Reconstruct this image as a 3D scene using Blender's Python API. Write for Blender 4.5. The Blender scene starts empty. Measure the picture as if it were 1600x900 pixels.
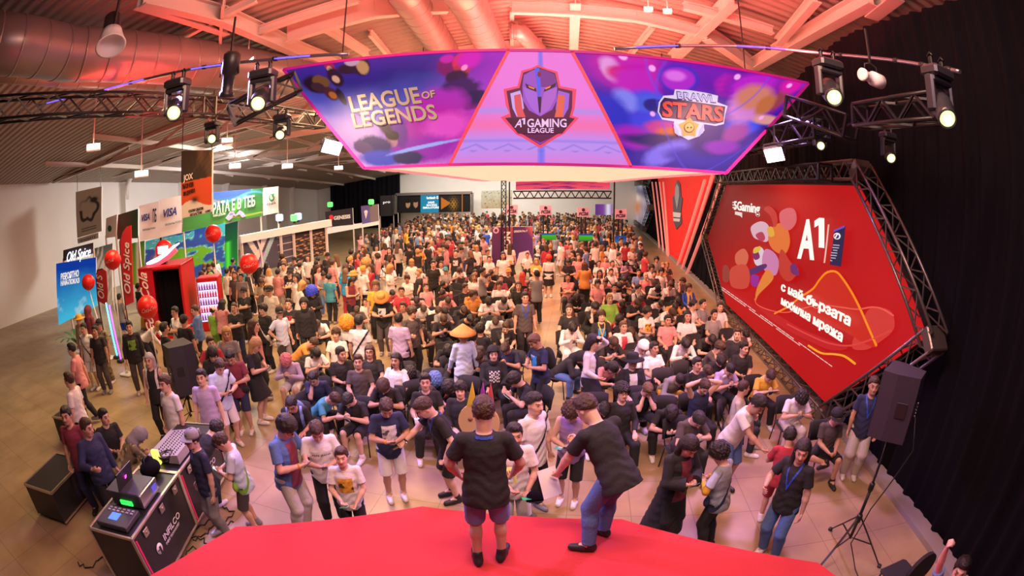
import bpy, math, random
import numpy as np
from mathutils import Vector, Matrix
R = math.radians
rng = random.Random(7)
SC = bpy.context.scene
COL = SC.collection

# ------------------------------------------------------------------ camera, world, lights, exposure
LENS_PX, TILT, EYE = 760.0, R(11.7), 4.3          # focal length in pixels of the 1600 px frame, pitch, eye height
cam_data = bpy.data.cameras.new('camera')
cam_data.type = 'PANO'
cam_data.sensor_fit = 'HORIZONTAL'
cam_data.sensor_width = 36.0
cam_data.clip_end = 300
cy = cam_data.cycles if hasattr(cam_data, 'cycles') else cam_data
cy.panorama_type = 'FISHEYE_EQUISOLID'
cy.fisheye_lens = LENS_PX / 1600 * 36.0
cy.fisheye_fov = R(200)
cam = bpy.data.objects.new('camera', cam_data)
COL.objects.link(cam)
cam.location = (0, 0, EYE)
cam.rotation_euler = (R(90) - TILT, 0, 0)
SC.camera = cam
SC.view_settings.view_transform = 'Standard'
SC.view_settings.look = 'None'
SC.view_settings.gamma = 1.0
SC.view_settings.exposure = 0.0
SC.view_settings.use_curve_mapping = False

world = bpy.data.worlds.new('hall ambience')
SC.world = world
world.use_nodes = True
world.node_tree.nodes['Background'].inputs[0].default_value = (1.0, .80, .76, 1)
world.node_tree.nodes['Background'].inputs[1].default_value = 0.05


def lamp(name, kind, loc, target, power, color, size=1.0, size_y=None, spread=None, spot=60, blend=.6):
    d = bpy.data.lights.new(name, kind)
    d.energy = power
    d.color = color
    if kind == 'AREA':
        d.size = size
        if size_y:
            d.shape = 'RECTANGLE'
            d.size_y = size_y
        if spread:
            d.spread = R(spread)
    elif kind == 'SPOT':
        d.spot_size = R(spot)
        d.spot_blend = blend
        d.shadow_soft_size = size
    else:
        d.shadow_soft_size = size
    o = bpy.data.objects.new(name, d)
    COL.objects.link(o)
    o.location = loc
    o.rotation_euler = (Vector(target) - Vector(loc)).to_track_quat('-Z', 'Y').to_euler()
    return o


WARM, PINK, RED, WHITE = (1, .80, .56), (1, .36, .42), (1, .10, .07), (1, .93, .82)
# audience wash from the truss above the stage, warm ceiling floods over the hall with an added left wall light, violet side washes, red uplights
lamp('stage_truss_wash', 'AREA', (0.8, 2.6, 8.0), (1.2, 13, .5), 760, (1, .55, .42), 5, .8)
lamp('stage_key', 'AREA', (1.0, -.6, 7.6), (0.5, 5.0, .8), 200, (.97, .58, .66), 3, .8)
lamp('stage_violet', 'SPOT', (-5.6, 7.2, 6.6), (-.5, 5.0, .8), 2500, (.45, .30, 1), .35, spot=85)
lamp('stage_violet', 'SPOT', (5.2, 8.4, 6.5), (2.0, 4.8, .8), 2000, (.60, .34, 1), .35, spot=85)
lamp('rig_spot', 'SPOT', (-3.4, 7.0, 6.4), (-2, 13, .8), 2600, (1, .62, .40), .2, spot=80)
lamp('rig_spot', 'SPOT', (4.2, 6.8, 6.6), (3.5, 13, .8), 3000, (1, .45, .36), .2, spot=75)
lamp('audience_pink', 'AREA', (1.8, 15.0, 7.8), (1.4, 14.6, 0), 3000, (1, .36, .24), 6, 6)
lamp('audience_warm', 'AREA', (-5, 14.5, 7.6), (-4.5, 14.0, 0), 1500, (1, .58, .30), 4, 4)
lamp('hall_flood', 'AREA', (-9.5, 9.0, 7.0), (-9, 8.6, 0), 330, (1, .76, .38), 2.4, 2.4)
lamp('hall_flood', 'AREA', (-13, 20, 6.8), (-15, 20, 0), 1000, WHITE, 1.2, 2.4)
lamp('hall_flood', 'AREA', (-15, 25, 5.6), (-24, 29, 4.6), 380, (.95, .95, 1), .5, 2)  # added light to brighten the left wall, not a hall fixture
lamp('hall_flood', 'AREA', (-2, 30, 7.6), (-1, 30, 0), 3600, (1, .80, .62), 14, 9)
lamp('hall_flood', 'AREA', (-4, 47, 7.2), (-3, 58, 2), 2600, WHITE, 16, 3)
lamp('roof_uplight', 'AREA', (1.5, 12.0, 7.0), (1.8, 12.2, 10), 960, (1, .075, .08), 6, 3)
lamp('roof_uplight', 'AREA', (4.4, 6.6, 7.0), (4.2, 7.4, 10), 330, (1, .10, .09), 2, 1)
lamp('roof_uplight', 'AREA', (-2.2, 7.6, 7.0), (-2.2, 8.4, 10), 230, (1, .15, .10), 3, 1)
lamp('roof_uplight', 'AREA', (-8, 8.0, 6.0), (-8.6, 10.4, 9), 190, (1, .05, .05), 4, 1)
lamp('roof_uplight', 'AREA', (-6, 17, 6.4), (-6, 19, 9), 170, (1, .25, .14), 7, 2)


# ------------------------------------------------------------------ lens geometry (a pixel's line of sight into the hall)
def sight(px, py):
    x, y = px - 800.0, 450.0 - py
    r = math.hypot(x, y) + 1e-9
    th = 2 * math.asin(min(1, r / (2 * LENS_PX)))
    s = math.sin(th) / r
    a, b, c = x * s, y * s, math.cos(th)
    return Vector((a, c * math.cos(TILT) + b * math.sin(TILT), -c * math.sin(TILT) + b * math.cos(TILT)))


EYEP = Vector((0, 0, EYE))


def at_z(px, py, z=0.0):
    v = sight(px, py)
    return EYEP + v * ((z - EYE) / v.z)


def at_y(px, py, y):
    v = sight(px, py)
    return EYEP + v * (y / v.y)


def at_d(px, py, d):
    return EYEP + sight(px, py) * d


class Plane:
    """A vertical plane through ground points a and b (seen from the stage side, a on the left)."""
    def __init__(s, a, b):
        s.a = Vector((a[0], a[1], 0))
        s.u = (Vector((b[0], b[1], 0)) - s.a).normalized()
        s.n = Vector((s.u.y, -s.u.x, 0))
        if s.n.dot(Vector((0, 0, 0)) - s.a) < 0:
            s.n = -s.n

    def px(s, x, y, off=0.0):
        v = sight(x, y)
        t = (s.a - EYEP).dot(s.n) / v.dot(s.n)
        return EYEP + v * t + s.n * off

    def at(s, u, z, off=0.0):
        return s.a + s.u * u + Vector((0, 0, z)) + s.n * off

    def uz(s, x, y):
        p = s.px(x, y)
        return (p - s.a).dot(s.u), p.z


# ------------------------------------------------------------------ materials
def nmat(name):
    m = bpy.data.materials.new(name)
    m.use_nodes = True
    return m, m.node_tree.nodes, m.node_tree.links, m.node_tree.nodes['Principled BSDF']


_mats = {}


def mat(name, col=(.8, .8, .8), rough=.6, metal=0.0, emit=0.0, ecol=None, bump=0.0, bscale=40.0, var=0.0, vscale=6.0):
    if name in _mats:
        return _mats[name]
    m, N, L, B = nmat(name)
    B.inputs['Base Color'].default_value = (*col, 1)
    B.inputs['Roughness'].default_value = rough
    B.inputs['Metallic'].default_value = metal
    if emit:
        B.inputs['Specular IOR Level'].default_value = .15
        B.inputs['Emission Color'].default_value = (*(ecol or col), 1)
        B.inputs['Emission Strength'].default_value = emit
    if var or bump:
        tc = N.new('ShaderNodeTexCoord')
    if var:
        t = N.new('ShaderNodeTexNoise')
        t.inputs['Scale'].default_value = vscale
        t.inputs['Detail'].default_value = 4
        L.new(tc.outputs['Object'], t.inputs['Vector'])
        mx = N.new('ShaderNodeMix')
        mx.data_type = 'RGBA'
        mx.inputs['A'].default_value = (*[c * (1 - var) for c in col], 1)
        mx.inputs['B'].default_value = (*[min(1, c * (1 + var)) for c in col], 1)
        L.new(t.outputs['Fac'], mx.inputs['Factor'])
        L.new(mx.outputs['Result'], B.inputs['Base Color'])
    if bump:
        t = N.new('ShaderNodeTexNoise')
        t.inputs['Scale'].default_value = bscale
        L.new(tc.outputs['Object'], t.inputs['Vector'])
        b = N.new('ShaderNodeBump')
        b.inputs['Strength'].default_value = bump
        b.inputs['Distance'].default_value = .02
        L.new(t.outputs['Fac'], b.inputs['Height'])
        L.new(b.outputs['Normal'], B.inputs['Normal'])
    _mats[name] = m
    return m


def mat_object_colour(name, rough, bump=.3, bscale=25., attr=False, mottled=False, pattern=None, sheen=0):
    """Takes the colour each object carries (obj.color), so copies may differ in colour."""
    if name in _mats:
        return _mats[name]
    m, N, L, B = nmat(name)
    oi = N.new('ShaderNodeObjectInfo')
    out = oi.outputs['Color']
    tc = N.new('ShaderNodeTexCoord')
    if attr:
        a = N.new('ShaderNodeVertexColor')
        a.layer_name = 'Col'
        mx = N.new('ShaderNodeMix')
        mx.data_type = 'RGBA'
        mx.blend_type = 'MULTIPLY'
        mx.inputs['Factor'].default_value = 1
        L.new(out, mx.inputs['A'])
        L.new(a.outputs['Color'], mx.inputs['B'])
        out = mx.outputs['Result']
    if pattern:
        t = N.new('ShaderNodeTexVoronoi' if pattern in ('camo', 'print') else 'ShaderNodeTexChecker')
        t.inputs['Scale'].default_value = {'camo': 14, 'print': 22, 'check': 30}[pattern]
        L.new(tc.outputs['Object'], t.inputs['Vector'])
        src = t.outputs['Color']
        ramp = N.new('ShaderNodeValToRGB')
        ramp.color_ramp.interpolation = 'CONSTANT'
        stops = {'camo': [(0, (.16, .13, .07)), (.35, (.30, .25, .14)), (.6, (.10, .09, .05)), (.75, (.36, .30, .19))],
                 'print': [(0, (1, 1, 1)), (.45, (.10, .10, .12)), (.62, (.8, .8, .8))],
                 'check': [(0, (.02, .02, .02)), (.5, (1, 1, 1))]}[pattern]
        el = ramp.color_ramp.elements
        while len(el) < len(stops):
            el.new(.5)
        for e, (p, c) in zip(el, stops):
            e.position = p
            e.color = (*c, 1)
        sep = N.new('ShaderNodeSeparateColor')
        L.new(src, sep.inputs[0])
        L.new(sep.outputs[0], ramp.inputs[0])
        mx = N.new('ShaderNodeMix')
        mx.data_type = 'RGBA'
        mx.blend_type = 'MULTIPLY'
        mx.inputs['Factor'].default_value = 1
        L.new(out, mx.inputs['A'])
        L.new(ramp.outputs[0], mx.inputs['B'])
        out = mx.outputs['Result']
    L.new(out, B.inputs['Base Color'])
    B.inputs['Roughness'].default_value = rough
    if bump:
        t = N.new('ShaderNodeTexNoise')
        t.inputs['Scale'].default_value = bscale
        t.inputs['Detail'].default_value = 3
        L.new(tc.outputs['Object'], t.inputs['Vector'])
        b = N.new('ShaderNodeBump')
        b.inputs['Strength'].default_value = bump
        b.inputs['Distance'].default_value = .02
        L.new(t.outputs['Fac'], b.inputs['Height'])
        L.new(b.outputs['Normal'], B.inputs['Normal'])
    _mats[name] = m
    return m


def mat_painted(name, emit=0.0, rough=.5):
    """Colours come from the mesh's own colour attribute: printed artwork, or a lit screen when emit > 0."""
    if name in _mats:
        return _mats[name]
    m, N, L, B = nmat(name)
    a = N.new('ShaderNodeVertexColor')
    a.layer_name = 'Col'
    B.inputs['Roughness'].default_value = rough
    if emit:
        B.inputs['Specular IOR Level'].default_value = .1
        B.inputs['Base Color'].default_value = (.006, .006, .006, 1)
        gm = N.new('ShaderNodeGamma')
        gm.inputs[1].default_value = 1.18
        L.new(a.outputs['Color'], gm.inputs[0])
        L.new(gm.outputs[0], B.inputs['Emission Color'])
        B.inputs['Emission Strength'].default_value = emit
    else:
        L.new(a.outputs['Color'], B.inputs['Base Color'])
    _mats[name] = m
    return m


def lin(c):
    """sRGB hex or 0-255 triple to linear."""
    if isinstance(c, str):
        c = tuple(int(c[i:i + 2], 16) for i in (0, 2, 4))
    return tuple(((v / 255) / 12.92 if v / 255 <= .04045 else ((v / 255 + .055) / 1.055) ** 2.4) for v in c)


# ------------------------------------------------------------------ objects
def setp(o, label=None, cat=None, group=None, kind=None):
    if label:
        o['label'] = label
    if cat:
        o['category'] = cat
    if group:
        o['group'] = group
    if kind:
        o['kind'] = kind
    return o


def empty(name, loc=(0, 0, 0), rz=0.0, label=None, cat=None, group=None):
    o = bpy.data.objects.new(name, None)
    COL.objects.link(o)
    o.matrix_world = Matrix.Translation(Vector(loc)) @ Matrix.Rotation(rz, 4, 'Z')
    o.empty_display_size = .1
    return setp(o, label, cat, group)


def link(name, me, parent=None, loc=None):
    o = bpy.data.objects.new(name, me)
    COL.objects.link(o)
    if parent is not None:
        o.parent = parent
    if loc is not None:
        o.location = loc
    return o


class MB:
    """Collects shapes; build() links them as one mesh object. Coordinates are those of the parent."""
    def __init__(s):
        s.v, s.f, s.c, s.sm = [], [], [], []
        s.col = (1, 1, 1)
        s.smooth = False

    def add(s, vs, fs, smooth=None):
        b = len(s.v)
        s.v.extend([tuple(p) for p in vs])
        for f in fs:
            s.f.append(tuple(b + i for i in f))
            s.c.append(s.col)
            s.sm.append(s.smooth if smooth is None else smooth)
        return s

    def box(s, lo, hi, bev=0.0):
        x0, y0, z0 = lo
        x1, y1, z1 = hi
        b = min(bev, (x1 - x0) * .45, (y1 - y0) * .45, (z1 - z0) * .45)
        if b <= 0:
            vs = [(x, y, z) for z in (z0, z1) for y in (y0, y1) for x in (x0, x1)]
            return s.add(vs, [(0, 2, 3, 1), (4, 5, 7, 6), (0, 1, 5, 4), (2, 6, 7, 3), (0, 4, 6, 2), (1, 3, 7, 5)])
        # chamfered box: octagonal prism with inset caps
        def ring(z, i):
            a, c, d, e = x0 + i, x1 - i, y0 + i, y1 - i
            k = b
            return [(a + k, d, z), (c - k, d, z), (c, d + k, z), (c, e - k, z), (c - k, e, z), (a + k, e, z), (a, e - k, z), (a, d + k, z)]
        rs = [ring(z0, b), ring(z0 + b, 0), ring(z1 - b, 0), ring(z1, b)]
        vs = [p for r in rs for p in r]
        fs = [tuple(reversed(range(8))), tuple(range(24, 32))]
        for k in range(3):
            for i in range(8):
                j = (i + 1) % 8
                fs.append((k * 8 + i, k * 8 + j, k * 8 + 8 + j, k * 8 + 8 + i))
        return s.add(vs, fs)

    def obox(s, o, u, v, w, bev=0.0):
        """box from corner o along edge vectors u, v, w"""
        o, u, v, w = map(Vector, (o, u, v, w))
        t = MB()
        lu, lv, lw = u.length, v.length, w.length
        t.box((0, 0, 0), (lu, lv, lw), bev)
        eu, ev, ew = u / lu, v / lv, w / lw
        return s.add([o + eu * p[0] + ev * p[1] + ew * p[2] for p in t.v], t.f)

    def bar(s, a, b, w, h=None, up=(0, 0, 1)):
        a, b = Vector(a), Vector(b)
        d = (b - a).normalized()
        up = Vector(up)
        if abs(d.dot(up)) > .98:
            up = Vector((0, 1, 0))
        x = d.cross(up).normalized()
        y = x.cross(d)
        h = h or w
        vs = [p + x * i * w / 2 + y * j * h / 2 for p in (a, b) for i, j in ((-1, -1), (1, -1), (1, 1), (-1, 1))]
        return s.add(vs, [(3, 2, 1, 0), (4, 5, 6, 7)] + [(i, (i + 1) % 4, 4 + (i + 1) % 4, 4 + i) for i in range(4)])

    def tube(s, pts, r, n=8, close=False):
        pts = [Vector(p) for p in pts]
        rs = r if isinstance(r, (list, tuple)) else [r] * len(pts)
        vs, fs = [], []
        ref = Vector((.13, .31, .94)).normalized()
        for i, p in enumerate(pts):
            d = (pts[min(i + 1, len(pts) - 1)] - pts[max(i - 1, 0)]).normalized()
            x = d.cross(ref)
            if x.length < .1:
                x = d.cross(Vector((1, 0, 0)))
            x.normalize()
            y = d.cross(x)
            for k in range(n):
                a = 2 * math.pi * k / n
                vs.append(p + (x * math.cos(a) + y * math.sin(a)) * rs[i])
        m = len(pts)
        for i in range(m - 1):
            for k in range(n):
                j = (k + 1) % n
                fs.append((i * n + k, i * n + j, i * n + n + j, i * n + n + k))
        s.add(vs, fs, True)
        b = len(s.v) - len(vs)
        s.f += [tuple(b + k for k in reversed(range(n))), tuple(b + (m - 1) * n + k for k in range(n))]
        s.c += [s.col] * 2
        s.sm += [False] * 2
        return s

    def lathe(s, prof, o=(0, 0, 0), axis=(0, 0, 1), n=20):
        """prof: (radius, height) along axis"""
        o, ax = Vector(o), Vector(axis).normalized()
        x = ax.orthogonal().normalized()
        y = ax.cross(x)
        vs, fs = [], []
        for r, h in prof:
            for k in range(n):
                a = 2 * math.pi * k / n
                vs.append(o + ax * h + (x * math.cos(a) + y * math.sin(a)) * max(r, 1e-4))
        for i in range(len(prof) - 1):
            for k in range(n):
                j = (k + 1) % n
                fs.append((i * n + k, i * n + j, i * n + n + j, i * n + n + k))
        fs.append(tuple(reversed(range(n))))
        fs.append(tuple((len(prof) - 1) * n + k for k in range(n)))
        return s.add(vs, fs, True)

    def ball(s, c, r, n=24, m=14, sq=(1, 1, 1)):
        c = Vector(c)
        vs, fs = [], []
        for i in range(m + 1):
            t = math.pi * i / m
            for k in range(n):
                a = 2 * math.pi * k / n
                vs.append(c + Vector((r * sq[0] * math.sin(t) * math.cos(a), r * sq[1] * math.sin(t) * math.sin(a), r * sq[2] * math.cos(t))))
        for i in range(m):
            for k in range(n):
                j = (k + 1) % n
                fs.append((i * n + k, i * n + n + k, i * n + n + j, i * n + j))
        return s.add(vs, fs, True)

    def slab(s, pts, back):
        """polygon pts (counter-clockwise from the front) extruded by vector back"""
        pts = [Vector(p) for p in pts]
        back = Vector(back)
        n = len(pts)
        from mathutils.geometry import tessellate_polygon
        tris = tessellate_polygon([pts])
        nrm = Vector((0, 0, 0))
        for i in range(n):
            nrm += pts[i].cross(pts[(i + 1) % n])
        flip = nrm.dot(back) > 0
        fs = []
        for t in tris:
            tn = (pts[t[1]] - pts[t[0]]).cross(pts[t[2]] - pts[t[0]])
            t = tuple(t) if tn.dot(back) < 0 else tuple(reversed(t))
            fs.append(t)
            fs.append(tuple(n + i for i in reversed(t)))
        for i in range(n):
            j = (i + 1) % n
            fs.append((i, n + i, n + j, j) if not flip else (j, n + j, n + i, i))
        return s.add(pts + [p + back for p in pts], fs, False)

    def build(s, name, m, parent=None, loc=None):
        me = bpy.data.meshes.new(name)
        me.from_pydata(s.v, [], s.f)
        me.materials.append(m)
        if any(s.sm):
            me.polygons.foreach_set('use_smooth', s.sm)
        if any(c != (1, 1, 1) for c in s.c):
            a = me.color_attributes.new('Col', 'FLOAT_COLOR', 'CORNER')
            buf = np.ones((len(me.loops), 4), np.float32)
            tot = np.array([len(f) for f in s.f])
            buf[:, :3] = np.repeat(np.array(s.c, np.float32), tot, axis=0)
            a.data.foreach_set('color', buf.ravel())
        me.update()
        return link(name, me, parent, loc)


def canvas(name, corner, nu, nv, paint, m, parent, thick=None):
    """A finely gridded surface; corner(u, v) -> point, paint(U, V) -> colours (arrays, u to the right, v up, 0..1)."""
    u, v = np.meshgrid(np.linspace(0, 1, nu), np.linspace(0, 1, nv))
    P = np.array([corner(a, b) for a, b in zip(u.ravel(), v.ravel())])
    idx = np.arange(nu * nv).reshape(nv, nu)
    q = np.stack([idx[:-1, :-1], idx[:-1, 1:], idx[1:, 1:], idx[1:, :-1]], -1).reshape(-1, 4)
    me = bpy.data.meshes.new(name)
    me.from_pydata(P.tolist(), [], q.tolist())
    me.materials.append(m)
    a = me.color_attributes.new('Col', 'FLOAT_COLOR', 'POINT')
    buf = np.ones((nu * nv, 4), np.float32)
    buf[:, :3] = np.clip(paint(u.ravel(), v.ravel()), 0, 1)
    a.data.foreach_set('color', buf.ravel())
    o = link(name, me, parent)
    return o


def bilerp(bl, br, tr, tl):
    bl, br, tr, tl = map(Vector, (bl, br, tr, tl))
    return lambda u, v: (bl * (1 - u) + br * u) * (1 - v) + (tl * (1 - u) + tr * u) * v


_glyphs = {}


def glyph_mesh(s, bold=0.0, shear=0.0, spacing=1.0):
    key = (s, bold, shear, spacing)
    if key in _glyphs:
        return _glyphs[key]
    c = bpy.data.curves.new('lettering', 'FONT')
    c.body = s
    c.offset = bold
    c.shear = shear
    c.space_character = spacing
    c.resolution_u = 3
    c.extrude = .012
    o = bpy.data.objects.new('lettering', c)
    COL.objects.link(o)
    dg = bpy.context.evaluated_depsgraph_get()
    e = o.evaluated_get(dg)
    me = e.to_mesh()
    v = np.array([x.co[:] for x in me.vertices])
    f = [tuple(p.vertices) for p in me.polygons]
    e.to_mesh_clear()
    bpy.data.objects.remove(o)
    bpy.data.curves.remove(c)
    _glyphs[key] = (v, f)
    return v, f


def letter(parent, s, p0, p1, up, m, bold=.012, shear=0.0, spacing=1.0, height=None, name='lettering', depth=.012):
    """Text with its baseline from p0 to p1 (world points, fitted to that width); up: world vector of the capital height."""
    v, f = glyph_mesh(s, bold, shear, spacing)
    p0, p1, up = Vector(p0), Vector(p1), Vector(up)
    x0, x1 = v[:, 0].min(), v[:, 0].max()
    w = p1 - p0
    n = w.cross(up).normalized()
    cap = .70
    out = [p0 + w * ((a[0] - x0) / (x1 - x0)) + up * (a[1] / cap) + n * ((a[2] + .012) / .024 * depth) for a in v]
    me = bpy.data.meshes.new(name)
    inv = parent.matrix_world.inverted() if parent is not None else Matrix()
    me.from_pydata([tuple(inv @ p) for p in out], [], f)
    me.materials.append(m)
    return link(name, me, parent)


def letter_px(parent, pl, s, a, b, capx, m, off=.03, **k):
    """Text on plane pl, baseline between pixels a and b, capital height reaching pixel capx above a."""
    p0, p1 = pl.px(*a, off), pl.px(*b, off)
    up = pl.px(*capx, off) - p0
    return letter(parent, s, p0, p1, up, m, **k)


def art(parent, pl, pts, m, off=.02, back=.015, name='artwork', mb=None):
    """Flat shape on plane pl from pixel points."""
    t = mb or MB()
    inv = parent.matrix_world.inverted()
    t.slab([inv @ pl.px(x, y, off) for x, y in pts], inv.to_3x3() @ (-pl.n * back))
    return t if mb else t.build(name, m, parent)


def circle_px(cx, cy_, r, n=20, ry=None, a0=0, a1=360):
    ry = ry or r
    return [(cx + r * math.cos(R(a0 + (a1 - a0) * i / n)), cy_ - ry * math.sin(R(a0 + (a1 - a0) * i / n))) for i in range(n + (a1 - a0 < 360))]


def figure_one(parent, pl, x0, x1, yt, yb, slope, m, off):
    """the numeral 1 with a slanted flag"""
    w, h = x1 - x0, yb - yt
    q = [(0, .13), (.5, 0), (1, 0), (1, 1), (.45, 1), (.45, .24), (0, .34)]
    return art(parent, pl, [(x0 + a * w, yt + b * h + slope * a * w) for a, b in q], m, off, .012, 'lettering')


def truss(name, a, b, w, m, label, cat='truss', group=None, step=None, up=(0, 0, 1), parent=None, r=.025):
    """Square lattice girder: four chords and zigzag bracing."""
    a, b = Vector(a), Vector(b)
    d = (b - a)
    L = d.length
    d.normalize()
    up = Vector(up)
    x = d.cross(up).normalized()
    y = x.cross(d)
    t = parent or empty(name, a, 0, label, cat, group)
    o = Vector((0, 0, 0)) if not parent else a - parent.location
    mb, br = MB(), MB()
    cs = [x * i * w / 2 + y * j * w / 2 for i, j in ((-1, -1), (1, -1), (1, 1), (-1, 1))]
    for c in cs:
        mb.tube([o + c, o + c + d * L], r, 6)
    n = max(2, int(L / (step or w)))
    for k in range(4):
        c0, c1 = cs[k], cs[(k + 1) % 4]
        for i in range(n):
            p = o + d * (L * i / n) + (c0 if i % 2 else c1)
            q = o + d * (L * (i + 1) / n) + (c1 if i % 2 else c0)
            br.bar(p, q, r * 1.1)
    for e in (0, L):
        for k in range(4):
            br.bar(o + cs[k] + d * e, o + cs[(k + 1) % 4] + d * e, r * 1.6)
    mb.build('chord', m, t)
    br.build('bracing', m, t)
    return t
# ------------------------------------------------------------------ hall shell
def roof_z(x, y):
    return 10.2 - .12 * abs(x - 1) - .04 * y


def roof_px(px, py, drop=0.0):
    v = sight(px, py)
    t = 8.0
    for _ in range(60):
        p = EYEP + v * t
        e = roof_z(p.x, p.y) - drop - p.z
        t += e / max(.12, v.z + .05)
        t = max(1, min(90, t))
    return EYEP + v * t


def floor_mat():
    m, N, L, B = nmat('hall floor tiles')
    tc = N.new('ShaderNodeTexCoord')
    br = N.new('ShaderNodeTexBrick')
    br.offset = 0
    br.inputs['Scale'].default_value = 1
    br.inputs['Brick Width'].default_value = .9
    br.inputs['Row Height'].default_value = .9
    br.inputs['Mortar Size'].default_value = .008
    br.inputs['Color1'].default_value = (.40, .30, .17, 1)
    br.inputs['Color2'].default_value = (.365, .275, .155, 1)
    br.inputs['Mortar'].default_value = (.25, .19, .11, 1)
    no = N.new('ShaderNodeTexNoise')
    no.inputs['Scale'].default_value = 1.7
    no.inputs['Detail'].default_value = 6
    mx = N.new('ShaderNodeMix')
    mx.data_type = 'RGBA'
    mx.blend_type = 'MULTIPLY'
    mx.inputs['Factor'].default_value = .5
    rp = N.new('ShaderNodeValToRGB')
    rp.color_ramp.elements[0].position = .3
    rp.color_ramp.elements[0].color = (.55, .5, .45, 1)
    rp.color_ramp.elements[1].position = .65
    rot = N.new('ShaderNodeMapping')
    rot.inputs['Rotation'].default_value = (0, 0, R(8))
    L.new(tc.outputs['Object'], rot.inputs[0])
    L.new(rot.outputs[0], br.inputs['Vector'])
    L.new(tc.outputs['Object'], no.inputs['Vector'])
    L.new(no.outputs['Fac'], rp.inputs[0])
    L.new(br.outputs['Color'], mx.inputs['A'])
    L.new(rp.outputs[0], mx.inputs['B'])
    L.new(mx.outputs['Result'], B.inputs['Base Color'])
    B.inputs['Roughness'].default_value = .38
    return m


def roof_mat():
    m, N, L, B = nmat('corrugated roof sheet')
    tc = N.new('ShaderNodeTexCoord')
    w = N.new('ShaderNodeTexWave')
    w.bands_direction = 'Y'
    w.inputs['Scale'].default_value = 1.0
    w.inputs['Distortion'].default_value = 0
    L.new(tc.outputs['Object'], w.inputs['Vector'])
    b = N.new('ShaderNodeBump')
    b.inputs['Strength'].default_value = .8
    b.inputs['Distance'].default_value = .12
    L.new(w.outputs['Fac'], b.inputs['Height'])
    L.new(b.outputs['Normal'], B.inputs['Normal'])
    B.inputs['Base Color'].default_value = (.36, .29, .25, 1)
    B.inputs['Roughness'].default_value = .6
    return m


M_white = mat('painted wall', (.74, .72, .69), .7, var=.04, vscale=1.0)
M_steel = mat('painted roof steel', (.66, .58, .52), .5)
M_black = mat('black metal', (.018, .018, .02), .42)
M_blackm = mat('black aluminium', (.014, .014, .016), .4, .2)
M_drape = mat('black drape', (.0055, .005, .0075), .95, bump=.3, bscale=6)
M_drape.node_tree.nodes['Principled BSDF'].inputs['Specular IOR Level'].default_value = .08
M_duct = mat('galvanised duct', (.40, .33, .31), .36, .5)
M_whiteplastic = mat('white plastic', (.8, .8, .8), .4)
M_chrome = mat('bright steel', (.6, .6, .6), .25, .9)
M_carpet = mat('red stage carpet', lin('bc3034'), .92, bump=.15, bscale=120, var=.14, vscale=1.6)

mb = MB()
mb.box((-26, -4, -.2), (16, 62, 0))
setp(mb.build('floor', floor_mat()), kind='structure')

mb = MB()
for x0, x1 in ((-26, 1), (1, 18)):
    mb.slab([(x0, -6, roof_z(x0, -6)), (x1, -6, roof_z(x1, -6)), (x1, 60, roof_z(x1, 60)), (x0, 60, roof_z(x0, 60))], (0, 0, .12))
setp(mb.build('ceiling', roof_mat()), kind='structure')

mb = MB()
mb.box((-24.2, -6, 0), (-24, 58, 9.5))
setp(mb.build('wall_left', M_white), kind='structure')
mb = MB()
mb.box((-24.2, 57, 0), (16, 57.2, 10))
setp(mb.build('wall_back', M_white), kind='structure')
mb = MB()
mb.box((-24.2, -6.2, 0), (16, -6, 10.2))
setp(mb.build('wall_front', M_drape), kind='structure')


def drape(a, b, z0, z1, fold=.09, wave=.35, top=None):
    """hanging cloth with vertical folds from ground point a to b"""
    a, b = Vector((a[0], a[1], 0)), Vector((b[0], b[1], 0))
    u = b - a
    L = u.length
    u.normalize()
    n = Vector((u.y, -u.x, 0))
    k = int(L / (wave / 6))
    t = MB()
    vs, fs = [], []
    for i in range(k + 1):
        s = L * i / k
        d = fold * (.6 * math.sin(s / wave * 2 * math.pi) + .4 * math.sin(s / wave * 1.31 * math.pi + 1))
        p = a + u * s + n * d
        q = a + u * s + n * d * .6
        zt = top(q) if top else z1
        vs += [(p.x, p.y, z0), (q.x, q.y, zt)]
    for i in range(k):
        fs.append((2 * i, 2 * i + 2, 2 * i + 3, 2 * i + 1))
    return t.add(vs, fs, True)


WALL = lambda y: 5.5 + .172 * y
setp(drape((WALL(-6), -6), (WALL(57), 57), .0, 9, top=lambda q: roof_z(q.x, q.y) - (1.55 + .35 * math.sin(q.y * .55) if q.y > 4 else 1.2)).build('wall_right', M_drape), kind='structure')
setp(drape((-21.8, 55.6), (-13.0, 55.6), .0, 7.0, .12, .6).build('wall_back_drape', M_drape), kind='structure')
# grey plinth along the drape
mb = MB()
mb.slab([(WALL(1) - .32, 1, .10), (WALL(57) - .32, 57, .10), (WALL(57), 57, .10), (WALL(1), 1, .10)], (0, 0, -.10))
setp(mb.build('baseboard_right', mat('grey plinth', (.28, .25, .24), .6)), kind='structure')
# white columns on the left wall, each with a curved knee brace
for k, px in enumerate((194, 283, 352, 412, 456)):
    v = sight(px, 290)
    yy = -23.8 / v.x * v.y
    mb = MB()
    mb.box((-24, yy - .18, 0), (-23.5, yy + .18, 6.2))
    mb.tube([(-23.6, yy, 5.2), (-23.45, yy, 6.0), (-23.0, yy, 6.7), (-22.2, yy, 7.05)], .17, 8)
    setp(mb.build('trim_%d' % (k + 1), M_white), kind='structure')


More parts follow.
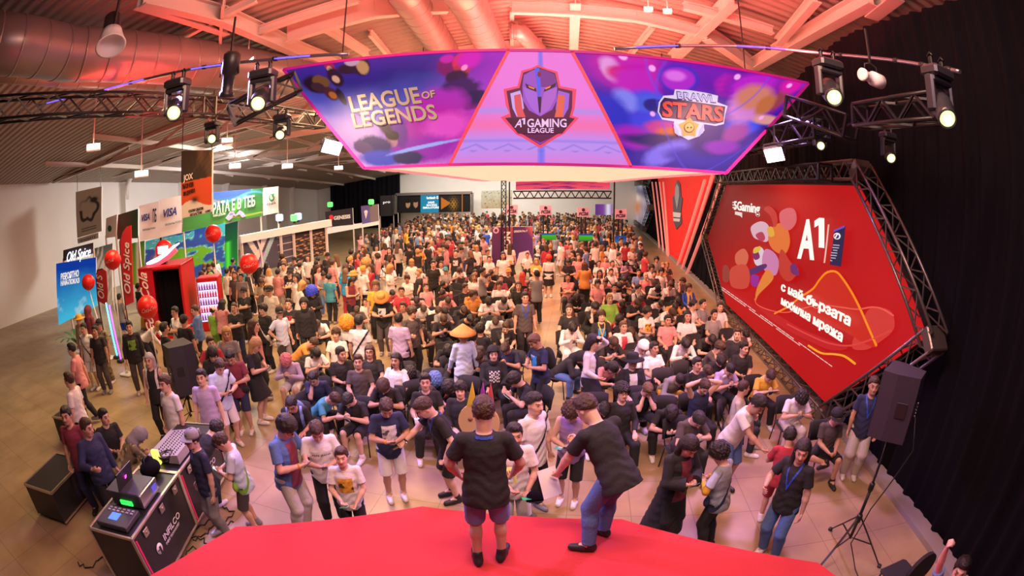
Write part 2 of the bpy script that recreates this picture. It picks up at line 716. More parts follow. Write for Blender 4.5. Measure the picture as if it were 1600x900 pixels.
def beam(a, b, w=.16, h=.28, drop=.35, name='ceiling_beam', m=None):
    p, q = (roof_px(*a, drop), roof_px(*b, drop)) if len(a) == 2 else (Vector(a), Vector(b))
    t = MB()
    d = q - p
    u = Vector((0, 0, 1))
    x = d.normalized().cross(u)
    for s in (-1, 1):       # I section: two flanges and a web
        t.bar(p + u * s * h / 2, q + u * s * h / 2, w, .03)
    t.bar(p, q, .03, h)
    setp(t.build(name, m or M_steel), kind='structure')


for a, b, w, h in [((225, -6), (345, 24), .3, .4), ((345, 24), (471, 80), .3, .4), ((471, 80), (545, 108), .3, .4),
                   ((401, -2), (205, 108), .12, .16), ((449, 52), (585, 12), .2, .55), ((215, 3), (355, 48), .25, .25),
                   ((585, 12), (700, 4), .2, .55), ((107, 104), (262, 113), .3, .22), ((262, 113), (456, 141), .3, .22),
                   ((60, 100), (107, 104), .3, .22), ((505, 40), (575, 84), .2, .2), ((405, 48), (560, -2), .14, .2), ((345, 60), (350, 0), .08, .3),
                   ((899, -2), (896, 78), .28, .28), ((1146, -2), (1050, 92), .3, .3), ((1363, -4), (1164, 110), .34, .34),
                   ((1276, -4), (1216, 66), .22, .22), ((800, 13), (995, 26), .2, .3), ((995, 26), (1103, 52), .2, .3), ((1103, 52), (1192, 114), .3, .4),
                   ((1068, 9), (1207, 48), .2, .2), ((1400, -12), (1360, 20), .4, .3)]:
    beam(a, b, w, h)
# far roof frames: a horizontal tie over the hall every six metres with diagonals
for yy in (16, 20.5, 25, 31, 37, 43, 49):
    z = roof_z(-12, yy) - 1.0
    beam((-23.6, yy, 6.6), (10, yy, 7.3 if yy > 22 else 8.0), .16, .22)
    beam((-23.6, yy, 6.7), (1, yy, roof_z(1, yy) - .2), .18, .3)
    for k in range(6):
        x0 = -22 + k * 3.6
        t = (x0 + 23.6) / 33.6
        zb = 6.6 + t * (1.4 if yy <= 22 else .7)
        beam((x0, yy, zb), (x0 + 1.8, yy, roof_z(x0 + 1.8, yy) - .25), .08, .1)
for xx in (-20, -16, -12, -8, -4, 0, 4):
    beam((xx, 13, roof_z(xx, 13) - .12), (xx, 56, roof_z(xx, 56) - .12), .12, .18)


# ------------------------------------------------------------------ stage
STAGE = .92
edge = [at_z(x, y, STAGE) for x, y in ((368, 823), (660, 791), (971, 811), (1278, 879))]
outline = [(-5.6, -1.2, STAGE)] + [(-4.6, .2, STAGE)] + [tuple(p) for p in edge] + [(3.9, .3, STAGE), (4.6, -1.2, STAGE)]
outline = [Vector(p) for p in outline]
stage = empty('stage', (0, 1, 0), 0, 'red carpeted stage platform whose front edge crosses the bottom of the photo', 'stage')
inv = Matrix.Translation((0, -1, 0))
t = MB()
t.slab([inv @ p for p in reversed(outline)], (0, 0, -.04))
t.build('carpet', M_carpet, stage)
t = MB()
t.slab([inv @ (p - Vector((0, 0, .04))) for p in reversed(outline)], (0, 0, .04 - STAGE))
t.build('platform', M_black, stage)


# ------------------------------------------------------------------ ventilation
def duct(name, pts, r, label):
    d = empty(name, pts[0], 0, label, 'duct', None)
    o = Vector(pts[0])
    t = MB()
    t.tube([Vector(p) - o for p in pts], r, 28)
    s = t
    for i in range(len(pts) - 1):
        a, b = Vector(pts[i]) - o, Vector(pts[i + 1]) - o
        n = max(2, int((b - a).length / .55))
        for k in range(n):
            p = a.lerp(b, (k + .5) / n)
            e = (b - a).normalized() * .025
            s.tube([p - e, p + e], r * 1.018, 28)
    s.build('pipe', M_duct, d)
    return d


duct('ventilation_duct', [at_z(605, -60, 8.9), at_z(640, 0, 8.9), at_z(697, 82, 8.9), at_z(720, 130, 8.9)], .42, 'silver round duct left of the two ceiling ducts above the hexagonal screen')
duct('ventilation_duct', [at_z(690, -60, 8.7), at_z(730, 0, 8.7), at_z(772, 82, 8.7), at_z(785, 120, 8.7)], .43, 'silver round duct right of the two ceiling ducts above the hexagonal screen')
duct('ventilation_duct', [at_z(-30, 66, 7.9), at_z(40, 72, 7.9), at_z(107, 84, 7.9), at_z(250, 92, 7.9), at_z(440, 116, 7.9), at_z(520, 130, 7.9)], .62, 'large horizontal round duct glowing red behind the lighting rig')
duct('ventilation_duct', [at_z(-30, 108, 8.1), at_z(40, 114, 8.1), at_z(107, 121, 8.1), at_z(200, 124, 8.1), at_z(330, 134, 8.1)], .3, 'thinner silver duct under the large red lit duct')
duct('ventilation_duct', [at_z(796, 49, 9.0), at_z(812, 49, 9.0), at_z(845, 82, 8.9), at_z(850, 120, 8.9)], .26, 'short dark elbow duct just above the shield emblem')


# ------------------------------------------------------------------ hanging screen ring over the audience
M_frame_red = mat('red screen divider', (.3, .02, .05), .4, emit=.8, ecol=lin('e8484e'))
M_frame_mag = mat('magenta screen edge', (.2, .01, .1), .4, emit=.7, ecol=lin('a01878'))
M_led = mat_painted('lit video wall', 1.0)
fr = Plane((-5, 9.0), (7, 9.0))
LQ = [fr.px(*p) for p in ((570, 265), (703, 252), (795, 80), (443, 130))]
CQ = [fr.px(*p) for p in ((703, 252), (985, 258), (893, 80), (795, 80))]
RQ = [fr.px(*p) for p in ((985, 258), (1133, 272), (1262, 135), (893, 80))]
zt, zb = 6.97, 4.76
for q in (LQ, CQ, RQ):
    q[0].z = q[1].z = zb
    q[2].z = q[3].z = zt
ring = empty('video_screen', (.6, 9, 4.76), 0, 'huge six sided video screen ring hanging over the audience with purple game artwork', 'screen')
INV = Matrix.Translation((-.6, -9, -4.76))


def noise2(u, v, s, seed=0):
    r = np.random.RandomState(seed)
    o = np.zeros_like(u)
    a = 1
    for k in range(4):
        for _ in range(3):
            d = r.normal(size=2) * s
            o += a * np.sin(u * d[0] + v * d[1] + r.uniform(0, 6.3))
        s *= 1.9
        a *= .55
    return o / 5


def mixc(a, b, t):
    t = np.clip(t, 0, 1)[:, None]
    return np.asarray(a) * (1 - t) + np.asarray(b) * t


def blob(c, col, u, v, cu, cv, ru, rv, soft=.3, rot=0.0):
    du, dv = u - cu, v - cv
    ca, sa = math.cos(rot), math.sin(rot)
    d = np.sqrt(((du * ca + dv * sa) / ru) ** 2 + ((-du * sa + dv * ca) / rv) ** 2)
    return mixc_arr(c, col, np.clip((1 + soft - d) / soft, 0, 1))


def mixc_arr(c, col, t):
    return c * (1 - t[:, None]) + np.asarray(col) * t[:, None]


def S(h):
    return np.array(lin(h))


def px_uv(q, bl, br, tr, tl):
    """u, v of pixel (x, y) on a bilinear quad of pixels (rough inverse used to lay out artwork)"""
    u = v = .5
    for _ in range(30):
        x = (bl[0] * (1 - u) + br[0] * u) * (1 - v) + (tl[0] * (1 - u) + tr[0] * u) * v
        y = (bl[1] * (1 - u) + br[1] * u) * (1 - v) + (tl[1] * (1 - u) + tr[1] * u) * v
        wx = (br[0] - bl[0]) * (1 - v) + (tr[0] - tl[0]) * v
        hy = (tl[1] - bl[1]) * (1 - u) + (tr[1] - br[1]) * u
        u += (q[0] - x) / wx
        v += (q[1] - y) / hy
    return u, v


def paint_left(u, v):
    n = noise2(u, v, 6, 3)
    c = mixc(S('e7a6ea'), S('6d6fd2'), (v + .25 * n) * 2.2 - .2)
    c = mixc_arr(c, S('3a2c86'), np.clip((v + .12 * n - .45) * 2.6, 0, 1))
    c = mixc_arr(c, S('5a2fb0'), np.clip((v - .78 + .1 * n) * 4, 0, 1) * .7)
    c = mixc_arr(c, S('f0b8e8'), np.clip(np.exp(-((u - .18) / .2) ** 2 - ((v - .32) / .13) ** 2) * 1.1, 0, 1))
    c = mixc_arr(c, S('c22fd0'), np.clip((u - .62) * 3 + .4 * n, 0, 1) * .75)
    Q = ((570, 265), (703, 252), (795, 80), (443, 130))

    def B(px, py, rx, ry, col, soft=.35, rot=0.0):
        nonlocal c
        cu, cv = px_uv((px, py), *Q)
        w = 133 + 219 * cv
        ru, rv = rx / w, ry / 165
        nn = .18 * noise2(u, v, 40, int(px))
        du, dv = (u - cu), (v - cv)
        ca, sa = math.cos(rot), math.sin(rot)
        d = np.sqrt(((du * ca + dv * sa) / ru) ** 2 + ((-du * sa + dv * ca) / rv) ** 2) + nn
        c = mixc_arr(c, S(col), np.clip((1 + soft - d) / soft, 0, 1))
    B(500, 152, 17, 13, '2a1530'); B(508, 147, 11, 9, '7c5338'); B(503, 156, 9, 7, '4a2a3c')
    B(523, 124, 7, 7, 'b0304c'); B(524, 129, 4, 5, 'e8b09a'); B(532, 140, 10, 14, '3a1c3c'); B(533, 143, 5, 5, 'd9a48e')
    B(555, 127, 16, 7, '3c2038'); B(572, 122, 14, 13, '3a2440'); B(577, 124, 8, 10, 'c8946a'); B(560, 116, 10, 6, 'c9a2b8')
    B(525, 165, 9, 9, '5a2a38'); B(541, 168, 5, 12, '2c1838'); B(527, 167, 5, 5, 'b86a3a')
    B(712, 112, 20, 14, '8c1a6e'); B(724, 104, 9, 10, 'e0306a'); B(726, 118, 10, 14, 'c03a50'); B(738, 100, 12, 10, 'd818c0', .8)
    B(705, 103, 8, 5, 'd020b0', .5); B(718, 128, 14, 9, '46184e'); B(730, 113, 4, 4, 'ff9ad0')
    B(720, 150, 26, 18, '4b1c6a'); B(740, 158, 14, 12, '30145c'); B(690, 168, 30, 16, 'b830b8', .7)
    B(680, 205, 46, 26, 'c424ac', .8); B(700, 200, 22, 14, 'e85ac8', .9); B(660, 235, 40, 14, 'a826b4', .8)
    B(617, 205, 14, 16, '2c1440'); B(630, 212, 10, 18, '7a2a9a', .5); B(617, 226, 8, 7, 'c88a90'); B(618, 218, 9, 6, '1c0c28')
    B(590, 235, 22, 14, '3a3478'); B(572, 238, 12, 9, '6a4a80'); B(600, 250, 26, 9, '4e5ac8', .6); B(640, 247, 20, 8, '2a2a6a')
    B(660, 231, 42, 2.2, 'a8b4f4', .5, .17); B(596, 205, 2, 20, '342050', .4, .75)
    return c


def paint_mid(u, v):
    n = noise2(u, v, 5, 9)
    c = mixc(S('e884d8'), S('f08ae0'), v + .3 * n)
    c = mixc_arr(c, S('c79cf0'), np.exp(-((v - .16) / .13) ** 2))
    c = mixc_arr(c, S('f77fb8'), np.exp(-((v - .34) / .06) ** 2) * .9)
    c = mixc_arr(c, S('a9a0f0'), np.exp(-((v - .46) / .025) ** 2) * .7)
    z = np.abs(np.mod(u * 5 + .5 * (v > .12), 1) - .5) * .12
    c = mixc_arr(c, S('8f7fe0'), np.clip(1 - np.abs(v - .11 - z) / .012, 0, 1) * .8)
    c = mixc_arr(c, S('8a86ea'), np.clip(1 - np.abs(v - .2) / .02, 0, 1) * .6)
    c = mixc_arr(c, S('6e7df2'), np.clip(1 - np.abs(u - .50 - .0 * v) / (.022 + .018 * v), 0, 1) ** .4 * .85)
    return c


def paint_right(u, v):
    n = noise2(u, v, 7, 5)
    c = mixc(S('2f22a8'), S('4a20a8'), v + .5 * n)
    c = mixc_arr(c, S('8a1fc0'), np.clip((v - .62 + .25 * n) * 3, 0, 1) * .8)
    Q = ((985, 258), (1133, 272), (1262, 135), (893, 80))

    def B(px, py, rx, ry, col, soft=.35, rot=0.0, rough=.12):
        nonlocal c
        cu, cv = px_uv((px, py), *Q)
        w = 148 + 221 * cv
        ru, rv = rx / w, ry / 165
        nn = rough * noise2(u, v, 40, int(px))
        du, dv = (u - cu), (v - cv)
        ca, sa = math.cos(rot), math.sin(rot)
        d = np.sqrt(((du * ca + dv * sa) / ru) ** 2 + ((-du * sa + dv * ca) / rv) ** 2) + nn
        c = mixc_arr(c, S(col), np.clip((1 + soft - d) / soft, 0, 1))
    B(930, 100, 26, 26, '9a1cb4', .8); B(970, 110, 34, 22, 'd01fb0', .9); B(948, 112, 11, 15, 'e6a0e0', .6); B(965, 118, 18, 8, 'e0305c', .7, .6)
    B(985, 140, 22, 26, 'c81cc0', .8); B(1000, 165, 20, 14, '5a50e8', .7)
    B(1044, 131, 26, 19, '4038c8', .3, 0, .02); B(1043, 131, 22, 16, 'b832d0', .25, 0, .02); B(1038, 126, 11, 6, 'e07ae8', .7)
    B(1130, 142, 22, 16, 'd024c0', .6); B(1172, 150, 46, 30, '3b1aa0', .5); B(1172, 150, 40, 25, 'c22ad0', .5); B(1215, 150, 16, 30, '9a28b0', .8)
    B(1212, 160, 8, 20, 'a04a60', .6); B(1230, 140, 12, 10, 'e022b4', .9)
    B(1010, 172, 22, 16, '5566e0', .5); B(1012, 170, 14, 9, '2c2890', .3, 0, .02); B(1000, 195, 30, 12, '4a4ce0', .7)
    B(970, 160, 12, 12, '8a8cf0', .8); B(955, 180, 16, 22, '2a34c8', .8); B(1030, 205, 22, 9, 'd040a0', .6); B(1040, 212, 16, 6, 'e07030', .7)
    B(985, 215, 20, 12, 'b020c0', .8); B(1050, 225, 60, 8, '241a78', .6); B(1035, 240, 30, 10, '8a7af0', .7, .5); B(1090, 248, 40, 10, '2a2cb8', .7)
    B(1110, 225, 30, 18, '1c1a90', .7); B(1150, 205, 20, 12, '3a5cf0', .6); B(1140, 215, 14, 12, 'b04ab0', .8); B(1120, 235, 20, 8, 'a030c8', .7)
    B(1155, 175, 24, 20, 'd88ad8', .7); B(1165, 160, 22, 16, 'd88a78', .7); B(1185, 172, 10, 14, 'c87a50', .7); B(1188, 195, 18, 6, 'e0a0a0', .7)
    for x, y, r in ((1004, 113, 4), (1134, 128, 4), (1226, 140, 3.5), (962, 92, 5), (1180, 192, 3), (1010, 182, 3)):
        B(x, y, r, r, 'f9b0f4', .5, 0, .0)
    for x, y, r in ((1090, 120, 80), (1120, 170, 110)):
        cu, cv = px_uv((x, y), *Q)
        d = np.sqrt(((u - cu) * 300) ** 2 + ((v - cv) * 165) ** 2)
        c = mixc_arr(c, S('5a5cf0'), np.clip(1 - np.abs(d - r) / 3, 0, 1) * .5)
    return c


for nm, q, pf, nu in (('left', LQ, paint_left, 330), ('mid', CQ, paint_mid, 180), ('right', RQ, paint_right, 330)):
    q2 = [INV @ p for p in q]
    canvas('screen_panel', bilerp(*[p + Vector((0, -.02, 0)) for p in q2]), nu, 130, pf, M_led, ring)
# box bodies: front, sides and back of the ring
backb = [at_y(757, 283, 15.5), at_y(952, 285, 15.5)]
zbk = 4.56
bb = [Vector((-1.0, 15.5, zbk)), Vector((3.0, 15.5, zbk))]
bt = [Vector((-2.9, 15.5, 6.6)), Vector((5.0, 15.5, 6.6))]
FBL, FBR, FTR, FTL = LQ[0], RQ[1], RQ[2], LQ[3]
t = MB()
t.slab([INV @ p + Vector((0, .02, 0)) for p in (FBL, FBR, FTR, FTL)], (0, .1, 0))
t.slab([INV @ p for p in (bb[0], FBL, FTL, bt[0])], (.12, 0, 0))
t.slab([INV @ p for p in (FBR, bb[1], bt[1], FTR)], (-.12, 0, 0))
t.slab([INV @ p for p in (bb[1], bb[0], bt[0], bt[1])], (0, -.12, 0))
t.build('casing', M_black, ring)
for nm, m, prs in (('edge_frame', M_frame_mag, ((FTL, FTR), (FBL, FBR), (FTL, FBL), (FTR, FBR))), ('divider', M_frame_red, ((CQ[3], CQ[0]), (CQ[2], CQ[1])))):
    for a, b in prs:
        t = MB()
        t.bar(INV @ a + Vector((0, -.04, 0)), INV @ b + Vector((0, -.04, 0)), .055, .05, up=(0, 1, 0))
        t.build(nm, m, ring)
# lit inner faces and diffuser under the ring
M_inner = mat('lit pink inner screen', (.3, .05, .05), .5, emit=.9, ecol=(1.0, .30, .30))
M_glow = mat('lit cream diffuser', (.8, .7, .6), .5, emit=1.0, ecol=(1.0, .62, .40))
t = MB()
e = Vector((0, 0, .03))
t.slab([INV @ p for p in (FBL + Vector((.35, .25, -.01)), FBR + Vector((-.35, .25, -.01)), bb[1] + Vector((-.3, -.2, .0)), bb[0] + Vector((.3, -.2, .0)))], e)
t.build('diffuser', M_glow, ring)
for a, b in ((FBL, bb[0]), (FBR, bb[1])):
    t = MB()
    for k in range(5):
        p, q = a.lerp(b, k / 5 + .01), a.lerp(b, (k + .92) / 5)
        s = Vector((.3 if a is FBL else -.3, .0, .0))
        t.slab([INV @ x for x in (p + Vector((0, 0, -.02)), q + Vector((0, 0, -.02)), q + s + Vector((0, 0, -.02)), p + s + Vector((0, 0, -.02)))], (0, 0, .03))
    t.build('underside_panel', M_inner, ring)
# suspension wires
for p in (FTL + Vector((1.2, .3, 0)), FTR + Vector((-1.5, .3, 0)), bt[0], bt[1]):
    t = MB()
    t.bar(INV @ p, INV @ Vector((p.x, p.y, roof_z(p.x, p.y))), .025)
    t.build('suspension_wire', M_black, ring)

# lettering and emblems on the screen
M_gold = mat('pale gold lettering', (.02, .02, .02), .4, emit=.75, ecol=lin('e0b08e'))
M_goldd = mat('gold brown edge', (.02, .01, .01), .4, emit=.5, ecol=lin('7a3d52'))
def ledtxt(s, a, b, top, m, off=.05, **k):
    return letter_px(ring, fr, s, a, b, top, m, off=off, **k)
for off, m, dx in ((.035, M_goldd, 1.2), (.05, M_gold, 0)):
    ledtxt('LEAGUE', (551 + dx, 175.5 + dx), (660 + dx, 161 + dx), (544.5 + dx, 152 + dx), m, off, bold=.02)
    ledtxt('OF', (660.5 + dx, 155.5 + dx), (681 + dx, 152 + dx), (658.5 + dx, 145 + dx), m, off, bold=.02)
    ledtxt('LEGENDS', (555 + dx, 200 + dx), (685 + dx, 186 + dx), (549.5 + dx, 178.5 + dx), m, off, bold=.02)


def E(hexc, s=1.0):
    return mat('lit ' + hexc, (.006, .006, .006), .5, emit=s, ecol=lin(hexc))


def em(pts, hexc, off, name='emblem'):
    """emblem shape from the coordinates of the 4.288x close look"""
    return art(ring, fr, [(760 + x / 4.288, 60 + y / 4.288) for x, y in pts], E(hexc), off, .012, name)


em([(345, 180), (405, 205), (475, 225), (495, 322), (602, 342), (590, 470), (575, 520), (618, 535), (520, 640), (480, 660), (360, 737), (235, 660), (200, 645), (95, 530), (155, 505), (130, 450), (115, 342), (208, 322), (235, 218), (300, 202)], 'f0476a', .03)
em([(345, 195), (400, 215), (460, 236), (482, 335), (575, 355), (572, 470), (555, 530), (590, 540), (510, 628), (470, 645), (360, 715), (245, 645), (208, 630), (125, 535), (165, 530), (150, 450), (135, 355), (222, 334), (246, 232), (300, 215)], '5e1148', .036)
em([(160, 372), (226, 352), (240, 400), (252, 470), (205, 530), (175, 470)], 'c9a4ec', .042)
em([(185, 385), (228, 375), (240, 470), (262, 530), (210, 530), (192, 470)], 'e0505a', .046)
em([(480, 352), (555, 372), (548, 470), (515, 530), (462, 480)], 'a05cd8', .042)
em([(478, 378), (525, 388), (512, 530), (455, 530), (470, 470)], 'e8604e', .046)
em([(345, 205), (405, 222), (455, 245), (474, 330), (470, 420), (440, 480), (360, 525), (285, 485), (245, 420), (240, 330), (250, 250), (300, 222)], '9a4cc4', .05)
em([(345, 205), (405, 222), (455, 245), (470, 330), (365, 330), (352, 300)], '7a2f8c', .054)
em([(322, 205), (352, 200), (365, 330), (355, 420), (345, 420), (340, 330)], '4a5ce8', .056)
em([(246, 330), (335, 365), (345, 440), (350, 520), (300, 470), (262, 400)], 'a860d4', .056)
em([(470, 330), (385, 365), (368, 440), (360, 522), (420, 480), (462, 400)], 'b060c8', .056)
em([(258, 305), (330, 338), (336, 362), (270, 336)], '2c0c30', .058)
em([(470, 300), (390, 338), (382, 362), (455, 330)], '2c0c30', .058)
em([(278, 320), (322, 336), (318, 346), (286, 334)], 'f08030', .06)
em([(432, 320), (390, 337), (394, 347), (424, 335)], 'f08030', .06)
em([(342, 395), (368, 395), (362, 500), (352, 500)], '1a0830', .059)
em([(345, 225), (362, 232), (366, 250), (352, 268), (340, 250)], '8a1030', .06)
em([(130, 538), (588, 538), (505, 640), (212, 640)], '4a0c34', .062)
em([(290, 668), (360, 700), (430, 668), (360, 712)], '8a3cb4', .062)
M_letw = E('f4c4f4', 1.0)
ledtxt('A', (803.8, 200), (815, 199.4), (806, 187.5), M_letw, .075, bold=.015, shear=.1)
figure_one(ring, fr, 815.2, 820.4, 185.5, 195, 0, M_letw, .075)
ledtxt('GAMING', (823.5, 199.4), (884.5, 199.4), (823.5, 186.8), M_letw, .075, bold=.018)
ledtxt('LEAGUE', (824.5, 208.2), (864.5, 208.2), (824.5, 201), M_letw, .075, bold=.018)
# right hand title: white outline, red lettering and a star badge with a skull
M_bout, M_bred, M_bdark = E('e4d4fa', .95), E('e8443c', 1.0), E('2a1050', 1.0)
br_out = [(1027, 175), (1029, 160), (1036, 150), (1052, 149), (1054, 140), (1075, 141), (1100, 145), (1121, 150), (1120, 160), (1136, 166), (1132, 180), (1130, 194), (1118, 197), (1098, 194), (1100, 204), (1092, 213), (1075, 219), (1060, 211), (1052, 200), (1053, 190), (1034, 187)]
art(ring, fr, br_out, M_bout, .03, .012, 'emblem')
art(ring, fr, [(1029, 175), (1031, 161), (1037, 153), (1132, 167), (1129, 191), (1116, 194), (1034, 184)], M_bdark, .04, .012, 'emblem')
ledtxt('BRAWL', (1057, 155.5), (1117, 161.5), (1055.5, 143.5), M_bdark, .045, bold=.04)
ledtxt('BRAWL', (1058, 154.5), (1116, 160.5), (1056.5, 144.5), E('cdbcf6'), .055, bold=.012)
ledtxt('STARS', (1033, 182), (1128, 190.5), (1034, 159), M_bred, .055, bold=.03)
star = [(1075 + (17 if k % 2 == 0 else 11.5) * math.sin(R(36 * k)), 200 - (17 if k % 2 == 0 else 11.5) * math.cos(R(36 * k))) for k in range(10)]
art(ring, fr, star, E('f0a03c'), .06, .012, 'emblem')
art(ring, fr, circle_px(1075, 200, 8.2), E('7a2c30'), .07, .012, 'emblem')
art(ring, fr, circle_px(1075, 199.5, 6.8), E('f3b84c'), .078, .012, 'emblem')
for sx in (-1, 1):
    art(ring, fr, circle_px(1075 + sx * 2.6, 200, 1.5), E('3a1020'), .086, .012, 'emblem')
    art(ring, fr, [(1075 + sx * 17, 203), (1075 + sx * 24, 192), (1075 + sx * 22, 208), (1075 + sx * 15, 213)], E('b8b4f6'), .06, .012, 'emblem')

# second, far screen ring: only its near face and truss show under the diffuser
far = empty('video_screen', (2.5, 24, 4.5), 0, 'far pink video banner with a black truss under it below the screen ring', 'screen')
fp = Plane((-5, 24), (10, 24))
canvas('screen_panel', bilerp(*[p - far.location for p in (fp.px(806, 297), fp.px(953, 296), fp.px(953, 283), fp.px(806, 284))]), 60, 12,
       lambda u, v: mixc_arr(mixc(S('f06a80'), S('e04058'), v), S('7a2a80'), np.clip(noise2(u, v, 9, 2) * 3 - .6, 0, 1)), M_led, far)
t = MB()
a, b = fp.px(802, 299) - far.location, fp.px(956, 299) - far.location
for dz in (0, .35):
    t.bar(a + Vector((0, .1, -dz)), b + Vector((0, .1, -dz)), .07)
for k in range(24):
    p, q = a.lerp(b, k / 24), a.lerp(b, (k + 1) / 24)
    t.bar(p + Vector((0, .1, -.35 * (k % 2))), q + Vector((0, .1, -.35 * ((k + 1) % 2))), .05)
for x in (796, 960):
    p = fp.px(x, 284) - far.location
    t.bar(p, Vector((p.x, p.y, -4.5)), .07)
t.build('support_truss', M_blackm, far)
# ------------------------------------------------------------------ right wall: hexagonal screens, red panel and tubes
ap = Plane((5.07 + .172 * 2, 2), (5.07 + .172 * 30, 30))
wp = Plane((WALL(2) - .12, 2), (WALL(30) - .12, 30))
ap_u = lambda x, y: ap.uz(x, y)
UTL, UTR, UR, UBR, UBL, UL = [ap_u(x, y)[0] for x, y in ((1135, 290), (1340, 285), (1450, 520), (1290, 630), (1135, 475), (1105, 375))]
HEX = [(UTL, 4.72), (UTR, 4.78), (UR, 2.66), (UBR, .40), (UBL, .40), (UL, 2.40)]


def hex_screen(name, hexuz, plane, w, paint, m, label, grow=.22):
    o = empty(name, plane.at(sum(u for u, z in hexuz) / 6, min(z for u, z in hexuz)), 0, label, 'screen')
    inv = Matrix.Translation(-o.location)
    us, zs = [u for u, z in hexuz], [z for u, z in hexuz]
    cu, cz = sum(us) / 6, (max(zs) + min(zs)) / 2
    # printed or lit face as rows clipped to the hexagon
    def span(z):
        xs = []
        for i in range(6):
            (u0, z0), (u1, z1) = hexuz[i], hexuz[(i + 1) % 6]
            if (z0 - z) * (z1 - z) <= 0 and abs(z1 - z0) > 1e-6:
                xs.append(u0 + (u1 - u0) * (z - z0) / (z1 - z0))
        return (min(xs), max(xs)) if xs else (cu, cu)
    z0, z1 = min(zs) + .001, max(min(hexuz[0][1], hexuz[1][1]), 0) - .001
    def corner(a, b):
        z = z0 + (z1 - z0) * b
        l, r = span(z)
        return inv @ plane.at(l + (r - l) * a, z)
    lo, hi = min(us), max(us)
    def pf(u, v):
        z = z0 + (z1 - z0) * v
        sp = np.array([span(q) for q in z])
        uu = sp[:, 0] + (sp[:, 1] - sp[:, 0]) * u
        return paint((uu - lo) / (hi - lo), v)
    canvas('screen_panel', corner, 240, 110, pf, m, o)
    t = MB()
    t.slab([inv @ plane.at(u, z, -.03) for u, z in hexuz], inv.to_3x3() @ (-plane.n * .08))
    t.build('backing', M_black, o)
    # lattice frame of six girders
    P = [plane.at(cu + (u - cu) * (1 + grow * 2 / (hi - lo)), cz + (z - cz) * (1 + grow * 2 / (max(zs) - min(zs))), .02) for u, z in hexuz]
    for i in range(6):
        a, b = P[i], P[(i + 1) % 6]
        up = plane.n
        f = empty('frame_girder', a - o.location)
        f.parent = o
        d = (b - a)
        L = d.length
        d.normalize()
        x = d.cross(up).normalized()
        mb, cs = MB(), [x * p * w / 2 + up * q * w / 2 for p, q in ((-1, -1), (1, -1), (1, 1), (-1, 1))]
        for c in cs:
            mb.tube([c, c + d * L], .028, 6)
        n = int(L / w)
        for k in range(4):
            c0, c1 = cs[k], cs[(k + 1) % 4]
            for j in range(n):
                mb.bar((c0 if j % 2 else c1) + d * (L * j / n), (c1 if j % 2 else c0) + d * (L * (j + 1) / n), .022)
        bpy.data.objects.remove(f)
        g = mb.build('frame_girder', M_trussgrey, o)
        g.location = a - o.location
        c = MB()
        c.obox(a - o.location - x * w * .55 - up * w * .55 - d * w * .3, x * w * 1.1, up * w * 1.1, d * w * .6, .02)
        c.build('corner_block', M_trussgrey, o)
    return o, inv


M_trussgrey = mat('truss aluminium', (.16, .14, .13), .35, .7)


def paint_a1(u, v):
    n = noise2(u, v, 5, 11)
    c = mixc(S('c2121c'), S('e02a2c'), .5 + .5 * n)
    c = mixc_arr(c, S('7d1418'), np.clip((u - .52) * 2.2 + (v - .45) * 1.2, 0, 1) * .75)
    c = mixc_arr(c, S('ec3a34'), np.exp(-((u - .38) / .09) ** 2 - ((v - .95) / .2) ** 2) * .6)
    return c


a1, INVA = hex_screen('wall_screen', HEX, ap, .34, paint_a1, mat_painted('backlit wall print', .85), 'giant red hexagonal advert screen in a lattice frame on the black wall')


def smooth_px(pts, n=5):
    out, m = [], len(pts)
    for i in range(m):
        p0, p1, p2, p3 = [np.array(pts[(i + k) % m], float) for k in (-1, 0, 1, 2)]
        for k in range(n):
            t = k / n
            out.append(tuple(.5 * (2 * p1 + (p2 - p0) * t + (2 * p0 - 5 * p1 + 4 * p2 - p3) * t * t + (3 * p1 - p0 - 3 * p2 + p3) * t ** 3)))
    return out


def A(pts, hexc, off, s=1.0, name='artwork'):
    return art(a1, ap, pts, E(hexc, s), off, .012, name)


C7 = lambda pts: [(1093 + x / 4, 250 + y / 4) for x, y in pts]
CE = lambda pts: [(1000 + x / 3, 380 + y / 3) for x, y in pts]
